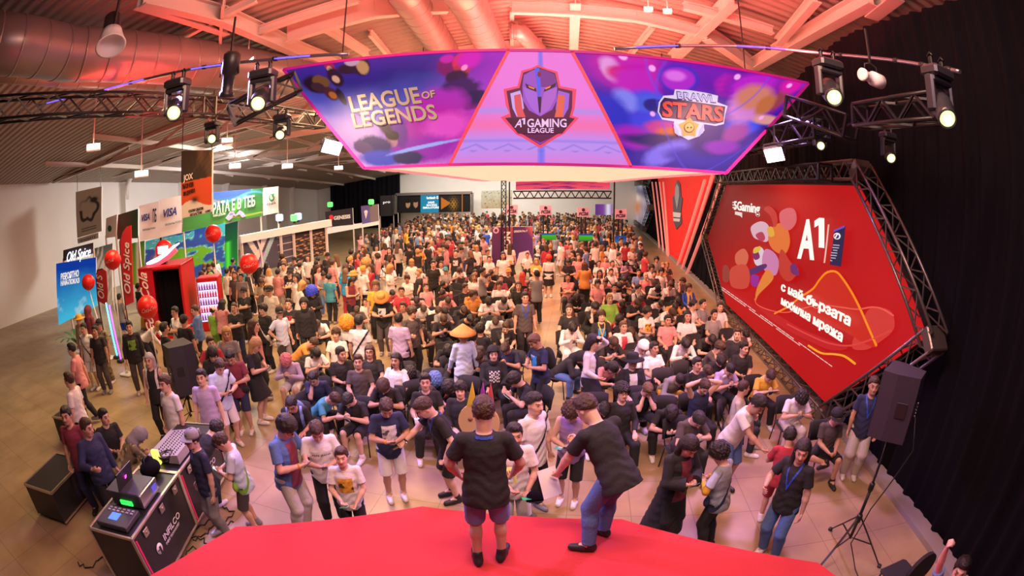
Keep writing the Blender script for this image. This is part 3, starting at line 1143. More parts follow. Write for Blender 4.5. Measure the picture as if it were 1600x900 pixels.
# generic playful shapes where the advert shows its cartoon figures
for k, (pts, c) in enumerate([([(330, 420), (385, 385), (430, 400), (450, 450), (430, 510), (380, 500), (345, 480)], 'e8b6c8'),
                              ([(360, 470), (400, 450), (420, 490), (395, 510)], 'c23a5c'),
                              ([(470, 420), (520, 395), (560, 430), (575, 520), (540, 590), (470, 560), (440, 490)], 'f07838'),
                              ([(515, 330), (570, 300), (610, 320), (615, 390), (570, 440), (520, 400)], 'e86a72'),
                              ([(415, 310), (445, 290), (485, 320), (500, 380), (480, 420), (455, 350)], 'd23a34'),
                              ([(350, 560), (395, 545), (420, 590), (410, 660), (360, 650)], 'ead0dc'),
                              ([(345, 590), (375, 570), (390, 610), (360, 625)], '8a2a6a'),
                              ([(425, 560), (480, 580), (510, 640), (490, 720), (430, 700), (405, 640)], 'd884b4'),
                              ([(320, 690), (420, 650), (430, 675), (340, 720)], '5c2a70'),
                              ([(340, 720), (385, 730), (375, 790), (340, 780)], 'a02a9a'),
                              ([(240, 590), (290, 555), (320, 600), (300, 660), (245, 650)], 'e06a50'),
                              ([(210, 680), (300, 655), (330, 720), (310, 800), (215, 790)], 'd84a3c'),
                              ([(165, 660), (200, 680), (195, 760), (160, 750)], 'a04038'),
                              ([(530, 560), (590, 640), (640, 690), (580, 760), (520, 700)], 'd03a30'),
                              ([(590, 665), (620, 650), (645, 720), (600, 710)], '7a2a72'),
                              ([(440, 690), (480, 720), (470, 760), (390, 840), (370, 880), (380, 800)], 'f0883c'),
                              ([(445, 430), (475, 420), (490, 470), (460, 480)], 'f0b040'),
                              ([(360, 560), (400, 540), (395, 570), (362, 585)], 'e8c23c')]):
    A(smooth_px(C7(pts)), c, .05 + .004 * k, .85)
M_a1w = E('fbeee4', 1.15)
def a1t(s, a, b, hpx, bold=.03, m=None, **k):
    p0, p1 = ap.px(*a, .12), ap.px(*b, .12)
    q = ap.px(a[0], a[1] - hpx, .12)
    return letter(a1, s, p0, p1, Vector((0, 0, q.z - p0.z)), m or M_a1w, bold=bold, **k)
a1t('5Gaming', (1152, 327.5), (1193, 334), 13, .02)
for k in range(3):
    A(C7([(222, 262 + k * 16), (240, 262 + k * 16), (240, 270 + k * 16), (222, 270 + k * 16)]), 'f2c8c0', .1, .9)
A(C7([(238, 322), (282, 330), (282, 362), (270, 350), (238, 342)]), 'f2dcd4', .1, .9)
a1t('A', (1253, 402), (1279.5, 404.5), 57, .03)
figure_one(a1, ap, 1279.5, 1294.5, 340, 386.5, .1, M_a1w, .12)
A(C7([(826, 405), (833, 405), (806, 645), (799, 645)]), 'f0b8a8', .1)
A(C7([(868, 440), (935, 412), (906, 668), (838, 655)]), '2c2350', .1, .8)
A(C7([(868, 440), (935, 412), (932, 425), (866, 452)]), '6a55c8', .112, .9)
A([(x, y) for x, y in circle_px(1314.5, 369.5, 5.2)], 'f0e8f0', .112)
A([(x, y) for x, y in circle_px(1314.5, 370, 3.4)], '2c2350', .124, .8)
A([(1312, 372), (1316, 366), (1317, 367), (1313.5, 373)], 'f0e8f0', .136)
for k, (x0, x1) in enumerate(((862, 900), (860, 898), (866, 890), (856, 892), (855, 890), (858, 886), (856, 866))):
    y = 530 + k * 16
    A(C7([(x0 - k * 2, y), (x1 - k * 2, y + 3), (x1 - k * 2, y + 9), (x0 - k * 2, y + 6)]), 'c9c4dc', .112, .8)
# orange wave under the slogan
wave = CE([(700, 300), (760, 255), (820, 215), (870, 150), (910, 132), (950, 150), (1000, 225), (1060, 340), (1120, 480), (1060, 470), (980, 420), (880, 380), (780, 340)])
A(smooth_px(wave), 'd0281a', .045, .95)
A(smooth_px(CE([(1000, 480), (1060, 340), (1100, 300), (1150, 305), (1190, 330), (1195, 405), (1120, 470), (1060, 500)])), 'd83a34', .042, .95)
A(smooth_px(CE([(560, 300), (640, 330), (760, 400), (880, 450), (980, 490), (900, 500), (760, 440), (640, 370)])), 'c81f26', .042, .95)
def ribbon(pts, hexc, w, off):
    t = MB()
    inv = INVA
    fine_ = []
    for k in range(len(pts) - 1):
        p0, p1, p2, p3 = [np.array(pts[min(max(k + d, 0), len(pts) - 1)], float) for d in (-1, 0, 1, 2)]
        fine_ += [.5 * (2 * p1 + (p2 - p0) * t_ + (2 * p0 - 5 * p1 + 4 * p2 - p3) * t_ ** 2 + (3 * p1 - p0 - 3 * p2 + p3) * t_ ** 3) for t_ in (0, .25, .5, .75)]
    fine_.append(np.array(pts[-1], float))
    t.tube([inv @ ap.px(x, y, off) for x, y in fine_], w * .75, 6)
    t.build('artwork', E(hexc, 1.0), a1)
ribbon(CE([(640, 330), (700, 300), (760, 255), (820, 215), (850, 175), (880, 142), (910, 132), (935, 138), (960, 165), (1000, 225), (1040, 300), (1080, 390), (1120, 480)]), 'f88a1c', .03, .06)
ribbon(CE([(545, 260), (560, 290), (620, 315), (690, 325), (760, 310), (850, 290), (950, 300), (1030, 310), (1100, 300), (1150, 310), (1200, 340)]), 'e85a48', .02, .06)
ribbon(CE([(800, 480), (860, 515), (920, 520), (970, 530), (1020, 565)]), 'f8a020', .03, .06)
ribbon(CE([(700, 380), (800, 430), (900, 470), (1000, 480), (1100, 450), (1190, 410)]), 'd84038', .025, .06)
def a1slope(s, a, b, hpx, bold=.035):
    p0, p1 = ap.px(*a, .13), ap.px(*b, .13)
    return letter(a1, s, p0, p1, Vector((0, 0, (ap.px(a[0], a[1] - hpx, .13) - p0).z)), M_a1w, bold=bold)
a1slope('с най-бързата', CE([(682, 220)])[0], CE([(1010, 388)])[0], 12.5)
a1slope('мобилна мрежа', CE([(682, 284)])[0], CE([(972, 462)])[0], 12.0)
for (x0, y0), (x1, y1) in (((1132, 450), (1307, 574)), ((1131.5, 453), (1256, 541))):
    for k in range(26):
        if k % 9 == 8:
            continue
        xa, ya = x0 + (x1 - x0) * k / 26, y0 + (y1 - y0) * k / 26
        xb, yb = x0 + (x1 - x0) * (k + .82) / 26, y0 + (y1 - y0) * (k + .82) / 26
        A([(xa, ya), (xb, yb), (xb, yb - 1.4), (xa, ya - 1.2)], 'f0c0b8', .1, .9)

# far hexagonal screen
H2 = [ap.uz(x, y) for x, y in ((984, 292), (1005, 291), (1017, 334), (1007, 380), (993, 370), (981, 330))]
hz = [max(H2[0][1], H2[1][1])] * 2 + [2.6] + [.9] * 2 + [2.6]
us = sorted(u for u, z in H2)
H2 = [(us[4] - 1, 5.0), (us[1] + 1, 5.0), (us[0], 2.9), (us[1] + 1, .8), (us[4] - 1, .8), (us[5], 2.9)]
def paint_h2(u, v):
    n = noise2(u, v, 9, 4)
    c = mixc(S('585a78'), S('b8b0c0'), .5 + n)
    c = mixc_arr(c, S('d8884c'), np.exp(-((u - .5) / .2) ** 2 - ((v - .4) / .25) ** 2))
    return mixc_arr(c, S('f0d8c8'), np.exp(-((u - .45) / .15) ** 2 - ((v - .65) / .12) ** 2) * .8)
hex_screen('wall_screen', H2, ap, .5, paint_h2, mat_painted('lit far screen', .8), 'smaller far hexagonal screen with an orange figure blur beside the red wall panel')

# red wall panel with emblem, and the slanted red tubes either side
panel = empty('wall_panel', wp.px(1065, 400, 0), 0, 'tall red wall panel with a grey shield emblem between two sets of slanted tubes', 'panel')
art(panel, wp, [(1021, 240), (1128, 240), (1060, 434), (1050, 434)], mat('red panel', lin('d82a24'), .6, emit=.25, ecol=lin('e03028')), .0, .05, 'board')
pe = lambda pts: [(780 + x / 4, 280 + y / 4) for x, y in pts]
art(panel, wp, pe([(1118, 8), (1135, 30), (1140, 110), (1150, 120), (1140, 200), (1145, 275), (1112, 315), (1095, 270), (1092, 200), (1088, 115), (1102, 95), (1105, 30)]), mat('emblem dark', lin('4a4858'), .5), .05, .03, 'emblem')
art(panel, wp, pe([(1118, 25), (1130, 50), (1132, 110), (1118, 190), (1104, 110), (1108, 50)]), mat('emblem grey', lin('9a98a4'), .5), .08, .03, 'emblem')
art(panel, wp, pe([(1092, 205), (1142, 212), (1138, 240), (1094, 236)]), mat('emblem white', lin('d8d0d4'), .5), .08, .03, 'emblem')
art(panel, wp, pe([(1094, 244), (1138, 248), (1134, 266), (1096, 262)]), mat('emblem white', lin('d8d0d4'), .5), .08, .03, 'emblem')
M_tube = mat('pink lit tube', (.8, .25, .22), .4, emit=.5, ecol=(1, .25, .2))
tubes = [((1107, 282), (1057, 432)), ((1119, 276), (1066, 432)), ((1143, 255), (1075, 436)),
         ((1022, 285), (1036, 408)), ((1028, 285), (1042, 412)), ((1034, 285), (1048, 417)), ((1040, 285), (1050, 422))]
words_ = ['first slanted pink tube right of the red panel', 'second slanted pink tube right of the red panel', 'longest slanted pink tube next to the giant advert frame',
          'outer slanted tube left of the red panel, furthest from it', 'second slanted tube left of the red panel', 'third slanted tube left of the red panel', 'slanted tube on the left edge of the red panel']
for (a, b), w_ in zip(tubes, words_):
    p, q = wp.px(*a, .18), wp.px(*b, .18)
    if q.z > .03:
        q = p + (q - p) * ((p.z - .02) / (p.z - q.z))
    o = empty('light_tube', q, 0, w_, 'light tube', 'slanted light tubes on the right wall')
    t = MB()
    t.tube([(0, 0, 0), p - q], .085 if a[0] > 1100 else .07, 10)
    t.build('tube', M_tube, o)
    t = MB()
    t.lathe([(.11, 0), (.11, .06), (.09, .07)], (0, 0, 0), p - q, 12)
    t.build('end_cap', M_black, o)

# ------------------------------------------------------------------ lighting rig
def rig(name, a, b, w, label, up=(0, 0, 1), m=M_blackm):
    return truss(name, a, b, w, m, label, 'truss', 'lighting rig trusses', step=w * 1.1, up=up, r=.03)
rig('lighting_truss', at_z(-40, 176, 6.6), at_z(330, 167, 6.6), .42, 'black lattice truss from the left edge to below the glowing moving heads')
rig('lighting_truss', at_z(310, 166, 6.6), at_z(500, 190, 6.6), .42, 'black lattice truss running behind the left corner of the screen ring')
rig('lighting_truss', at_d(362, 180, 9.6), at_d(462, 130, 9.9), .40, 'short black truss slanting up to the screen ring corner')
rig('lighting_truss', at_d(1238, 168, 9.3), at_d(1330, 200, 8.3), .38, 'black truss behind the right corner of the screen ring')
rig('lighting_truss', at_d(1345, 182, 7.6), at_d(1470, 168, 6.3), .32, 'grey black truss between the two right moving heads')
rig('lighting_truss', at_d(1160, 228, 12.0), at_d(1285, 200, 8.9), .38, 'pale lit truss under the right corner of the screen ring')
rig('lighting_truss', ap.px(1150, 281, .62), ap.px(1330, 275, .62), .3, 'horizontal truss along the top of the red advert frame')
# front pipe with blue glow
pts = [at_y(x, y, 7.5) for x, y in ((60, 165), (165, 140), (300, 108), (430, 92), (545, 84))]
def pipe(pts, label):
    o = empty('rigging_pipe', pts[0], 0, label, 'pipe', 'rigging pipes')
    t = MB()
    n = []
    for i in range(len(pts) - 1):
        for k in range(6):
            n.append(pts[i].lerp(pts[i + 1], k / 6) - pts[0])
    n.append(pts[-1] - pts[0])
    t.tube(n, .032, 8)
    t.build('bar', mat('pipe steel', (.25, .25, .3), .35, .8), o)
    for i in range(3, len(n) - 2, 5):
        t = MB()
        d = (n[i + 1] - n[i]).normalized()
        t.tube([n[i] - d * .05, n[i] + d * .05], .045, 8)
        t.build('clamp', M_black, o)
    t = MB()
    for i in range(1, len(n) - 1):
        if (i // 3) % 2 == 0:
            t.tube([n[i] + Vector((0, -.034, -.005)), n[i + 1] + Vector((0, -.034, -.005))], .016, 6)
    t.build('led_tape', mat('blue led tape', (.05, .05, .3), .4, emit=1.6, ecol=(.18, .12, 1)), o)
    return o
pipe(pts, 'thin pipe with blue glowing tape over the left moving heads')
pipe([at_y(x, y, min(d, 4.6 / max(.01, sight(x, y).x / sight(x, y).y - .172))) for x, y, d in ((960, 76, 8.2), (1150, 72, 8.0), (1300, 85, 7.0), (1400, 95, 7.0), (1450, 103, 7), (1500, 112, 7))], 'thin pipe with blue glowing tape over the right moving heads')

M_lens = mat('lit lens', (.9, .9, .5), .3, emit=9, ecol=(1, .93, .50))
M_lensdim = mat('dim lens', (.6, .7, .3), .25, emit=1.6, ecol=(.75, .85, .35))
M_head = mat('moving head shell', (.03, .03, .036), .3)


def moving_head(px, py, d, h, label, aim=(0, 0, 0), bright=True, glow=None):
    """clamps, base, yoke arms and tilting head; hung from above"""
    c = at_d(px, py, d)
    o = empty('moving_head', c + Vector((0, 0, h * .5)), 0, label, 'stage light', 'moving head lights on the rig')
    s = h / .78
    for sx in (-.11, .11):
        t = MB()
        t.box((sx * s - .02 * s, -.03 * s, .0), (sx * s + .02 * s, .03 * s, .10 * s), .008)
        t.tube([(sx * s, -.045 * s, .1 * s), (sx * s, 0, .145 * s), (sx * s, .045 * s, .1 * s)], .014 * s, 6)
        t.build('clamp', M_blackm, o)
    t = MB()
    t.box((-.2 * s, -.14 * s, -.13 * s), (.2 * s, .14 * s, .0), .03 * s)
    t.build('base', M_head, o)
    t = MB()
    for sx in (-1, 1):
        t.box((sx * .185 * s - .035 * s, -.07 * s, -.52 * s), (sx * .185 * s + .035 * s, .07 * s, -.11 * s), .025 * s)
    t.box((-.2 * s, -.08 * s, -.2 * s), (.2 * s, .08 * s, -.12 * s), .02 * s)
    t.build('yoke', M_head, o)
    piv = Vector((0, 0, -.42 * s))
    dr = (Vector(aim) - (o.location + piv)).normalized()
    t = MB()
    t.lathe([(.09 * s, -.2 * s), (.135 * s, -.16 * s), (.145 * s, 0), (.14 * s, .12 * s), (.12 * s, .22 * s), (.125 * s, .24 * s), (.125 * s, .31 * s), (.105 * s, .31 * s), (.1 * s, .28 * s)], piv, dr, 22)
    t.build('head', M_head, o)
    t = MB()
    t.lathe([(.102 * s, .275 * s), (.095 * s, .295 * s), (.07 * s, .315 * s), (.03 * s, .325 * s)], piv, dr, 20)
    t.build('rim_lens', M_lensdim, o)
    t = MB()
    t.lathe([(.062 * s, .29 * s), (.06 * s, .325 * s), (.03 * s, .335 * s)], piv, dr, 16)
    t.build('lens', M_lens if bright else M_lensdim, o)
    return o


TG = (0, 0, 1.5)
moving_head(275, 165, 7.6, .80, 'moving head light hanging furthest left on the blue taped pipe', (-1, 0, 2.5))
moving_head(409, 150, 7.4, .80, 'large moving head light with orange lit yoke left of the screen ring', (-1.5, 0, 2.5))
moving_head(440, 205, 9.8, .66, 'smaller moving head light touching the left edge of the screen ring', (-1.5, 0, 2.5))
moving_head(331, 215, 10.5, .66, 'moving head glaring yellow straight at the viewer above the hanging poster', (0, 0, 4.2))
moving_head(1297, 138, 7.0, .82, 'moving head light right of the screen ring under the blue pipe', (1.5, 0, 2.5))
moving_head(1470, 160, 5.6, .76, 'moving head light at the far right edge of the rig', (2.0, 0, 2.2))
moving_head(1281, 222, 8.9, .54, 'moving head light below the right truss facing forward', (1, 0, 2.5))
moving_head(1388, 236, 8.4, .60, 'moving head light hanging above the corner of the red advert frame', (2.5, 0, 1.5))
# small projector and dark devices up on the truss
def profile_spot(px, py, d, label, aim, s=1.0, lit=None):
    c = at_d(px, py, d)
    o = empty('profile_spot', c, 0, label, 'stage light')
    dr = (Vector(aim) - c).normalized()
    t = MB()
    t.lathe([(.07 * s, -.35 * s), (.13 * s, -.3 * s), (.13 * s, -.02 * s), (.09 * s, .0), (.085 * s, .22 * s), (.11 * s, .24 * s), (.11 * s, .3 * s), (.09 * s, .3 * s)], (0, 0, 0), dr, 20)
    t.build('body', M_black if lit is None else lit, o)
    t = MB()
    t.lathe([(.088 * s, .26 * s), (.05 * s, .275 * s)], (0, 0, 0), dr, 16)
    t.build('lens', M_lensdim, o)
    t = MB()
    t.tube([(-.16 * s, 0, 0), (-.15 * s, 0, .22 * s), (0, 0, .27 * s), (.15 * s, 0, .22 * s), (.16 * s, 0, 0)], .014 * s, 6)
    t.bar((0, 0, .27 * s), (0, 0, .9 * s), .03)
    t.build('bracket', M_black, o)
profile_spot(1362, 122, 7.0, 'small white faced projector hung on a wire between the right moving heads', (0, 4, 6), .8, M_whiteplastic)
profile_spot(358, 118, 8.5, 'dark spotlight tube on top of the left truss corner', (-6, 8, 0), 1.2)
# downlight hanging at top left
o = empty('hall_lamp', at_z(173, 72, 7.0), 0, 'round bell shaped hall lamp hanging at the upper left ceiling', 'lamp')
dr = (EYEP + Vector((-4, 4, -2)) - o.location).normalized()
t = MB()
t.lathe([(.12, -.75), (.16, -.7), (.17, -.35), (.2, -.3)], (0, 0, 0), dr, 20)
t.build('housing', M_black, o)
t = MB()
t.lathe([(.2, -.32), (.22, -.2), (.27, -.02), (.285, 0), (.25, .0), (.17, -.1), (.05, -.12)], (0, 0, 0), dr, 24)
t.build('reflector', M_whiteplastic, o)
t = MB()
t.bar((0, 0, .3), (0, 0, roof_z(o.location.x, o.location.y) - o.location.z), .04)
t.build('rod', M_black, o)

M_flood = mat('lit flood lamp', (1, 1, 1), .4, emit=9, ecol=(1, .94, .85))
M_washp = mat('lit pink wash panel', (1, .8, .9), .4, emit=7, ecol=(1, .62, .72))


def flood(px, py, z, w, h, label, tilt=40):
    c = at_z(px, py, z)
    w, h = w * .62, h * .52
    o = empty('ceiling_flood', c, math.atan2(c.x, c.y) * -1, label, 'lamp', 'ceiling flood lamps')
    t = MB()
    ct, st = math.cos(R(tilt)), math.sin(R(tilt))
    u, v, n = Vector((1, 0, 0)), Vector((0, st, ct)), Vector((0, -ct, st))
    t.obox(-u * w / 2 - v * h / 2 + n * -.1, u * w, v * h, n * .1, .02)
    t.build('housing', M_whiteplastic, o)
    t = MB()
    t.obox(-u * w * .45 - v * h * .45, u * w * .9, v * h * .9, n * .02)
    t.build('diffuser', M_flood, o)
    t = MB()
    t.bar((0, .1, 0), (0, .1, roof_z(c.x, c.y) - c.z), .035)
    t.build('hanger', M_steel, o)
for px, py, z, w, h, l in [(387, 92, 8.0, .55, .3, 'bright oblong flood lamp just above the blue taped pipe'), (146, 229, 6.4, .8, .45, 'flood lamp furthest left under the roof frames'),
                           (221, 271, 5.6, .9, .5, 'flood lamp low over the left banners'), (355, 219, 6.6, .75, .4, 'flood lamp right beside the glaring yellow moving head'),
                           (367, 259, 5.8, .9, .5, 'flood lamp above the green football banner'), (449, 259, 5.8, .9, .5, 'second flood lamp right of the one above the green banner'),
                           (529, 262, 5.7, .8, .45, 'flood lamp above the black back drape'), (1013, 13, 8.7, .36, .2, 'left lamp of the bright pair in the red lit roof'),
                           (1043, 16, 8.7, .36, .2, 'right lamp of the bright pair in the red lit roof')]:
    flood(px, py, z, w, h, l)


def wash(px, py, d, s, label, aim, power):
    c = at_d(px, py, d)
    o = empty('wash_panel', c, 0, label, 'stage light', 'square wash panels')
    n = (Vector(aim) - c).normalized()
    u = Vector((0, 0, 1)).cross(n).normalized()
    v = n.cross(u)
    rl = R(14 if px > 800 else -16)
    u, v = u * math.cos(rl) + v * math.sin(rl), v * math.cos(rl) - u * math.sin(rl)
    t = MB()
    t.obox(-u * s * .55 - v * s * .42 - n * .1, u * s * 1.1, v * s * .84, n * .1, .02)
    t.build('housing', M_black, o)
    t = MB()
    t.obox(-u * s * .48 - v * s * .36, u * s * .96, v * s * .72, n * .02)
    t.build('led_face', M_washp, o)
    t = MB()
    t.tube([-u * s * .6, -u * s * .6 + Vector((0, 0, s * .6)), u * s * .6 + Vector((0, 0, s * .6)), u * s * .6], .015, 6)
    t.bar((0, 0, s * .6), (0, 0, s * 1.5), .03)
    t.build('bracket', M_black, o)
    lamp('wash_light', 'SPOT', c + n * .1, aim, power, (1, .38, .55), .15, spot=95)
wash(519, 230, 10, .40, 'glaring pink white wash panel left of the screen ring', (-1, 4, 1.5), 420)
wash(1210, 242, 10, .40, 'glaring pink wash panel right of the screen ring', (2, 4, 1.5), 420)

# ------------------------------------------------------------------ loudspeakers on tripods
M_spk = mat('speaker cabinet', (.035, .033, .05), .5, bump=.15, bscale=160)


def speaker(px_top, py_top, base, h, w, rz, label, slabel):
    base = Vector(base)
    v = sight(px_top, py_top)
    t_ = (base.x * v.x + base.y * v.y) / (v.x ** 2 + v.y ** 2)
    ztop = EYE + v.z * t_
    zb = ztop - h
    s = empty('speaker_stand', base, rz, slabel, 'speaker stand')
    t = MB()
    t.tube([(0, 0, .35), (0, 0, 1.15)], .024, 10)
    t.tube([(0, 0, 1.0), (0, 0, zb + .02)], .018, 10)
    t.build('pole', M_black, s)
    t = MB()
    t.lathe([(.035, 1.1), (.04, 1.12), (.04, 1.2), (.03, 1.22)], n=12)
    t.build('collar', M_black, s)
    t = MB()
    t.lathe([(.04, .62), (.045, .64), (.045, .72), (.035, .74)], n=12)
    t.build('collar', M_black, s)
    for k in range(3):
        a = R(90 + 120 * k + 15)
        d = Vector((math.cos(a), math.sin(a), 0))
        t = MB()
        t.bar(d * .04 + Vector((0, 0, .68)), d * .62 + Vector((0, 0, .02)), .03, .014)
        t.bar(Vector((0, 0, .36)) + d * .03, d * .34 + Vector((0, 0, .335)), .02, .01)
        g = t.build('leg', M_black, s)
        t = MB()
        t.box((d.x * .62 - .03, d.y * .62 - .03, 0), (d.x * .62 + .03, d.y * .62 + .03, .05), .01)
        t.build('rubber_foot', M_black, g)
    c = empty('loudspeaker', base + Vector((0, 0, zb)), rz, label, 'loudspeaker')
    t = MB()
    d = w * .95
    P = [(-w * .5, -d * .5), (w * .5, -d * .5), (w * .5, -d * .1), (w * .34, d * .5), (-w * .34, d * .5), (-w * .5, -d * .1)]
    t.slab([(x, y, 0) for x, y in reversed(P)], (0, 0, h))
    t.build('cabinet', M_spk, c)
    t = MB()
    t.box((-w * .24, d * .485, h * .30), (w * .2, d * .52, h * .62), .01)
    t.build('connector_panel', M_black, c)
    t = MB()
    for k in range(5):
        t.lathe([(.012, 0), (.014, .01), (.008, .014)], (-w * .1, d * .52, h * (.36 + .05 * k)), (0, 1, 0), 8)
    t.build('connector', M_chrome, c)
    for sx in (-1, 1):
        t = MB()
        nx = Vector((sx * .6, .16 / .6 * .6, 0)).normalized()
        p = Vector((sx * w * .425, d * .2, h * .5))
        tg = Vector((-nx.y, nx.x, 0))
        t.obox(p - tg * .07 - Vector((0, 0, .09)) + nx * .004, tg * .14, Vector((0, 0, .18)), nx * .008, .003)
        g = t.build('handle_cup', M_black, c)
    t = MB()
    t.box((-w * .46, -d * .535, .04), (w * .46, -d * .5, h - .04), .01)
    t.build('front_grille', M_black, c)
    # cable down the pole
    t = MB()
    t.tube([(-w * .1, d * .55, h * .35 + zb), (-.02, d * .8, zb - .1), (.05, .12, .9), (.03, .05, .3), (.1, .3, .012), (.5, .7, .012), (.9, .5, .012)], .009, 6)
    k = t.build('cable', M_black, s)


speaker(1412, 577, at_z(1314, 871, 0), .78, .50, R(-150), 'black loudspeaker on the tripod at the right wall', 'black tripod stand holding the right loudspeaker')
speaker(283, 535, at_z(305, 668, 0), .98, .56, R(150), 'black loudspeaker on the stand above the left crowd', 'black tripod stand holding the left loudspeaker')

# ------------------------------------------------------------------ flight cases with mixing gear, bottom left
M_case = mat('black case laminate', (.02, .02, .022), .35, bump=.1, bscale=200)
M_edge = mat('aluminium case edge', (.62, .56, .46), .32, .85)
M_pinkstrip = mat('pink edge stripe', lin('d02a5a'), .5, emit=.35)
CTOP = .98
ca, cb, cc = at_z(212, 848, CTOP), at_z(262, 752, CTOP), at_z(330, 675, CTOP)
A0 = at_z(206, 843, CTOP)
B0 = at_z(336, 664, CTOP)
axis = (B0 - A0)
clen = axis.length / 2
axis.normalize()
side = Vector((-axis.y, axis.x, 0))
for k in range(2):
    o = empty('flight_case', Vector((A0.x, A0.y, 0)) + axis * (clen + .01) * k, math.atan2(axis.y, axis.x),
              'black flight case with metal edges and white company lettering ' + ('by the stage corner' if k == 0 else 'by the grey cap'), 'flight case', 'mixing desk flight cases')
    L, D = clen - .02, .72
    t = MB()
    t.box((0, 0, .13), (L, D, CTOP), .015)
    t.build('body', M_case, o)
    t = MB()
    for y in (0, D):
        for z in (.13, CTOP):
            t.box((-.012, y - .018, z - .018), (L + .012, y + .018, z + .018), .004)
    for x in (0, L):
        for z in (.13, CTOP):
            t.box((x - .018, -.012, z - .018), (x + .018, D + .012, z + .018), .004)
        for y in (0, D):
            t.box((x - .018, y - .018, .12), (x + .018, y + .018, CTOP), .004)
    t.build('edge_profile', M_edge, o)
    t = MB()
    t.box((.03, -.024, .16), (.055, -.008, CTOP - .06))
    t.build('stripe', M_pinkstrip, o)
    for x in (L * .2, L * .55, L * .85):
        t = MB()
        t.box((x - .06, -.03, CTOP - .16), (x + .06, -.01, CTOP - .05), .008)
        t.lathe([(.02, 0), (.02, .012)], (x, -.03, CTOP - .1), (0, -1, 0), 10)
        t.build('latch', M_edge, o)
    for x in (.08, L - .08):
        for y in (.08, D - .08):
            t = MB()
            t.lathe([(.05, -.02), (.055, 0), (.05, .02)], (x, y, .055), (0, 1, 0), 14)
            t.box((x - .05, y - .04, .1), (x + .05, y + .04, .135))
            t.build('caster', M_black, o)
    bpy.context.view_layer.update()
    M4 = Matrix.Translation(o.location) @ Matrix.Rotation(o.rotation_euler.z, 4, 'Z')
    def W(x, y, z):
        return M4 @ Vector((x, y, z))
    Mw = mat('white print', (.8, .8, .82), .5)
    letter(o, 'INFILCO', W(L * .40, -.014, .52), W(L * .78, -.014, .52), Vector((0, 0, .085)), Mw, bold=.01, depth=.004)
    letter(o, 'EVENT TECHNOLOGY', W(L * .40, -.014, .45), W(L * .72, -.014, .45), Vector((0, 0, .035)), Mw, bold=.0, depth=.004)
    t = MB()
    t.lathe([(.075, 0), (.075, .006)], (L * .28, -.012, .53), (0, -1, 0), 24)
    e = t.build('logo', Mw, o)
    t = MB()
    t.box((L * .28 - .012, -.022, .45), (L * .28 + .03, -.017, .56))
    t.box((L * .28 - .06, -.022, .52), (L * .28 - .02, -.017, .535))
    t.build('logo', M_case, o)

MC = Matrix.Translation((A0.x, A0.y, 0)) @ Matrix.Rotation(math.atan2(axis.y, axis.x), 4, 'Z')
rzc = math.atan2(axis.y, axis.x)
def on_case(name, x, y, label, cat, group=None):
    p = MC @ Vector((x, y, CTOP + .018))
    return empty(name, p, rzc, label, cat, group)
M_dark = mat('dark equipment', (.05, .05, .055), .4)
M_grey = mat('grey equipment', (.35, .33, .32), .45)
def glow_mat(c, s=2.0):
    return mat('indicator %s' % c, (.1, .1, .1), .4, emit=s, ecol=lin(c))
o = on_case('stage_controller', .25, .35, 'small control box with blue display at the case end nearest the stage', 'controller')
t = MB(); t.box((-.18, -.26, 0), (.2, .26, .07), .01); t.build('body', M_dark, o)
t = MB(); t.box((-.08, -.05, .07), (.06, .1, .074)); t.build('display', glow_mat('2a6cf0'), o)
t = MB()
for i in range(6):
    for j in range(2):
        t.box((.08 + j * .05, -.22 + i * .075, .07), (.11 + j * .05, -.18 + i * .075, .082))
t.build('button', M_grey, o)
o = on_case('rack_processor', .78, .36, 'silver fronted rack unit with green lights on the flight case', 'rack unit')
t = MB(); t.box((-.22, -.26, 0), (.24, .26, .2), .012); t.build('body', M_dark, o)
t = MB(); t.box((-.22, -.285, .01), (.24, -.26, .19)); t.build('front_panel', M_chrome, o)
t = MB(); t.box((-.235, -.1, .03), (-.22, .1, .09)); t.build('indicator', glow_mat('20ff40', 3), o)
t = MB(); t.box((.08, -.292, .06), (.2, -.284, .14)); t.build('display', glow_mat('3038c0', 1.2), o)
o = on_case('laptop', .72, .52, 'black open laptop with a glowing pink mark on the rack unit', 'laptop')
o.location.z += .2
t = MB(); t.box((-.19, -.13, 0), (.19, .13, .018), .006); t.build('keyboard_base', M_dark, o)
t = MB(); t.obox((-.19, -.13, .018), (.38, 0, 0), (0, -.07, .25), (0, .012, .003)); t.build('lid', M_black, o)
t = MB(); t.obox((-.02, -.172, .125), (.04, 0, 0), (0, -.012, .04), (0, -.004, -.001)); t.build('lid_mark', glow_mat('ff40e0', 3), o)
o = on_case('black_bag', 1.35, .38, 'crumpled black bag lying on the case by the mixer', 'bag')
t = MB(); t.ball((0, 0, .1), .17, 18, 10, (1.1, .9, .62)); t.ball((.06, .05, .17), .1, 14, 8, (1, 1, .6)); t.build('pouch', M_drape, o)
t = MB(); t.tube([(-.12, 0, .15), (-.06, .02, .26), (.06, .02, .26), (.12, 0, .15)], .012, 6); t.build('strap', M_black, o)
o = on_case('mixing_console', 2.1, .36, 'grey audio mixer with rows of knobs and a yellow lamp on the far flight case', 'mixer')
t = MB()
t.add([(-.42, -.3, 0), (.42, -.3, 0), (.42, .3, 0), (-.42, .3, 0), (-.42, -.3, .14), (.42, -.3, .14), (.42, .3, .06), (-.42, .3, .06)], [(0, 3, 2, 1), (4, 5, 6, 7), (0, 1, 5, 4), (1, 2, 6, 5), (2, 3, 7, 6), (3, 0, 4, 7)])
t.build('body', M_grey, o)
t = MB()
for i in range(14):
    for j in range(6):
        t.lathe([(.011, 0), (.01, .022)], (-.38 + i * .056, -.22 + j * .075, .135 - (.08 + j * .075) * .133), n=7)
t.build('knob', M_dark, o)
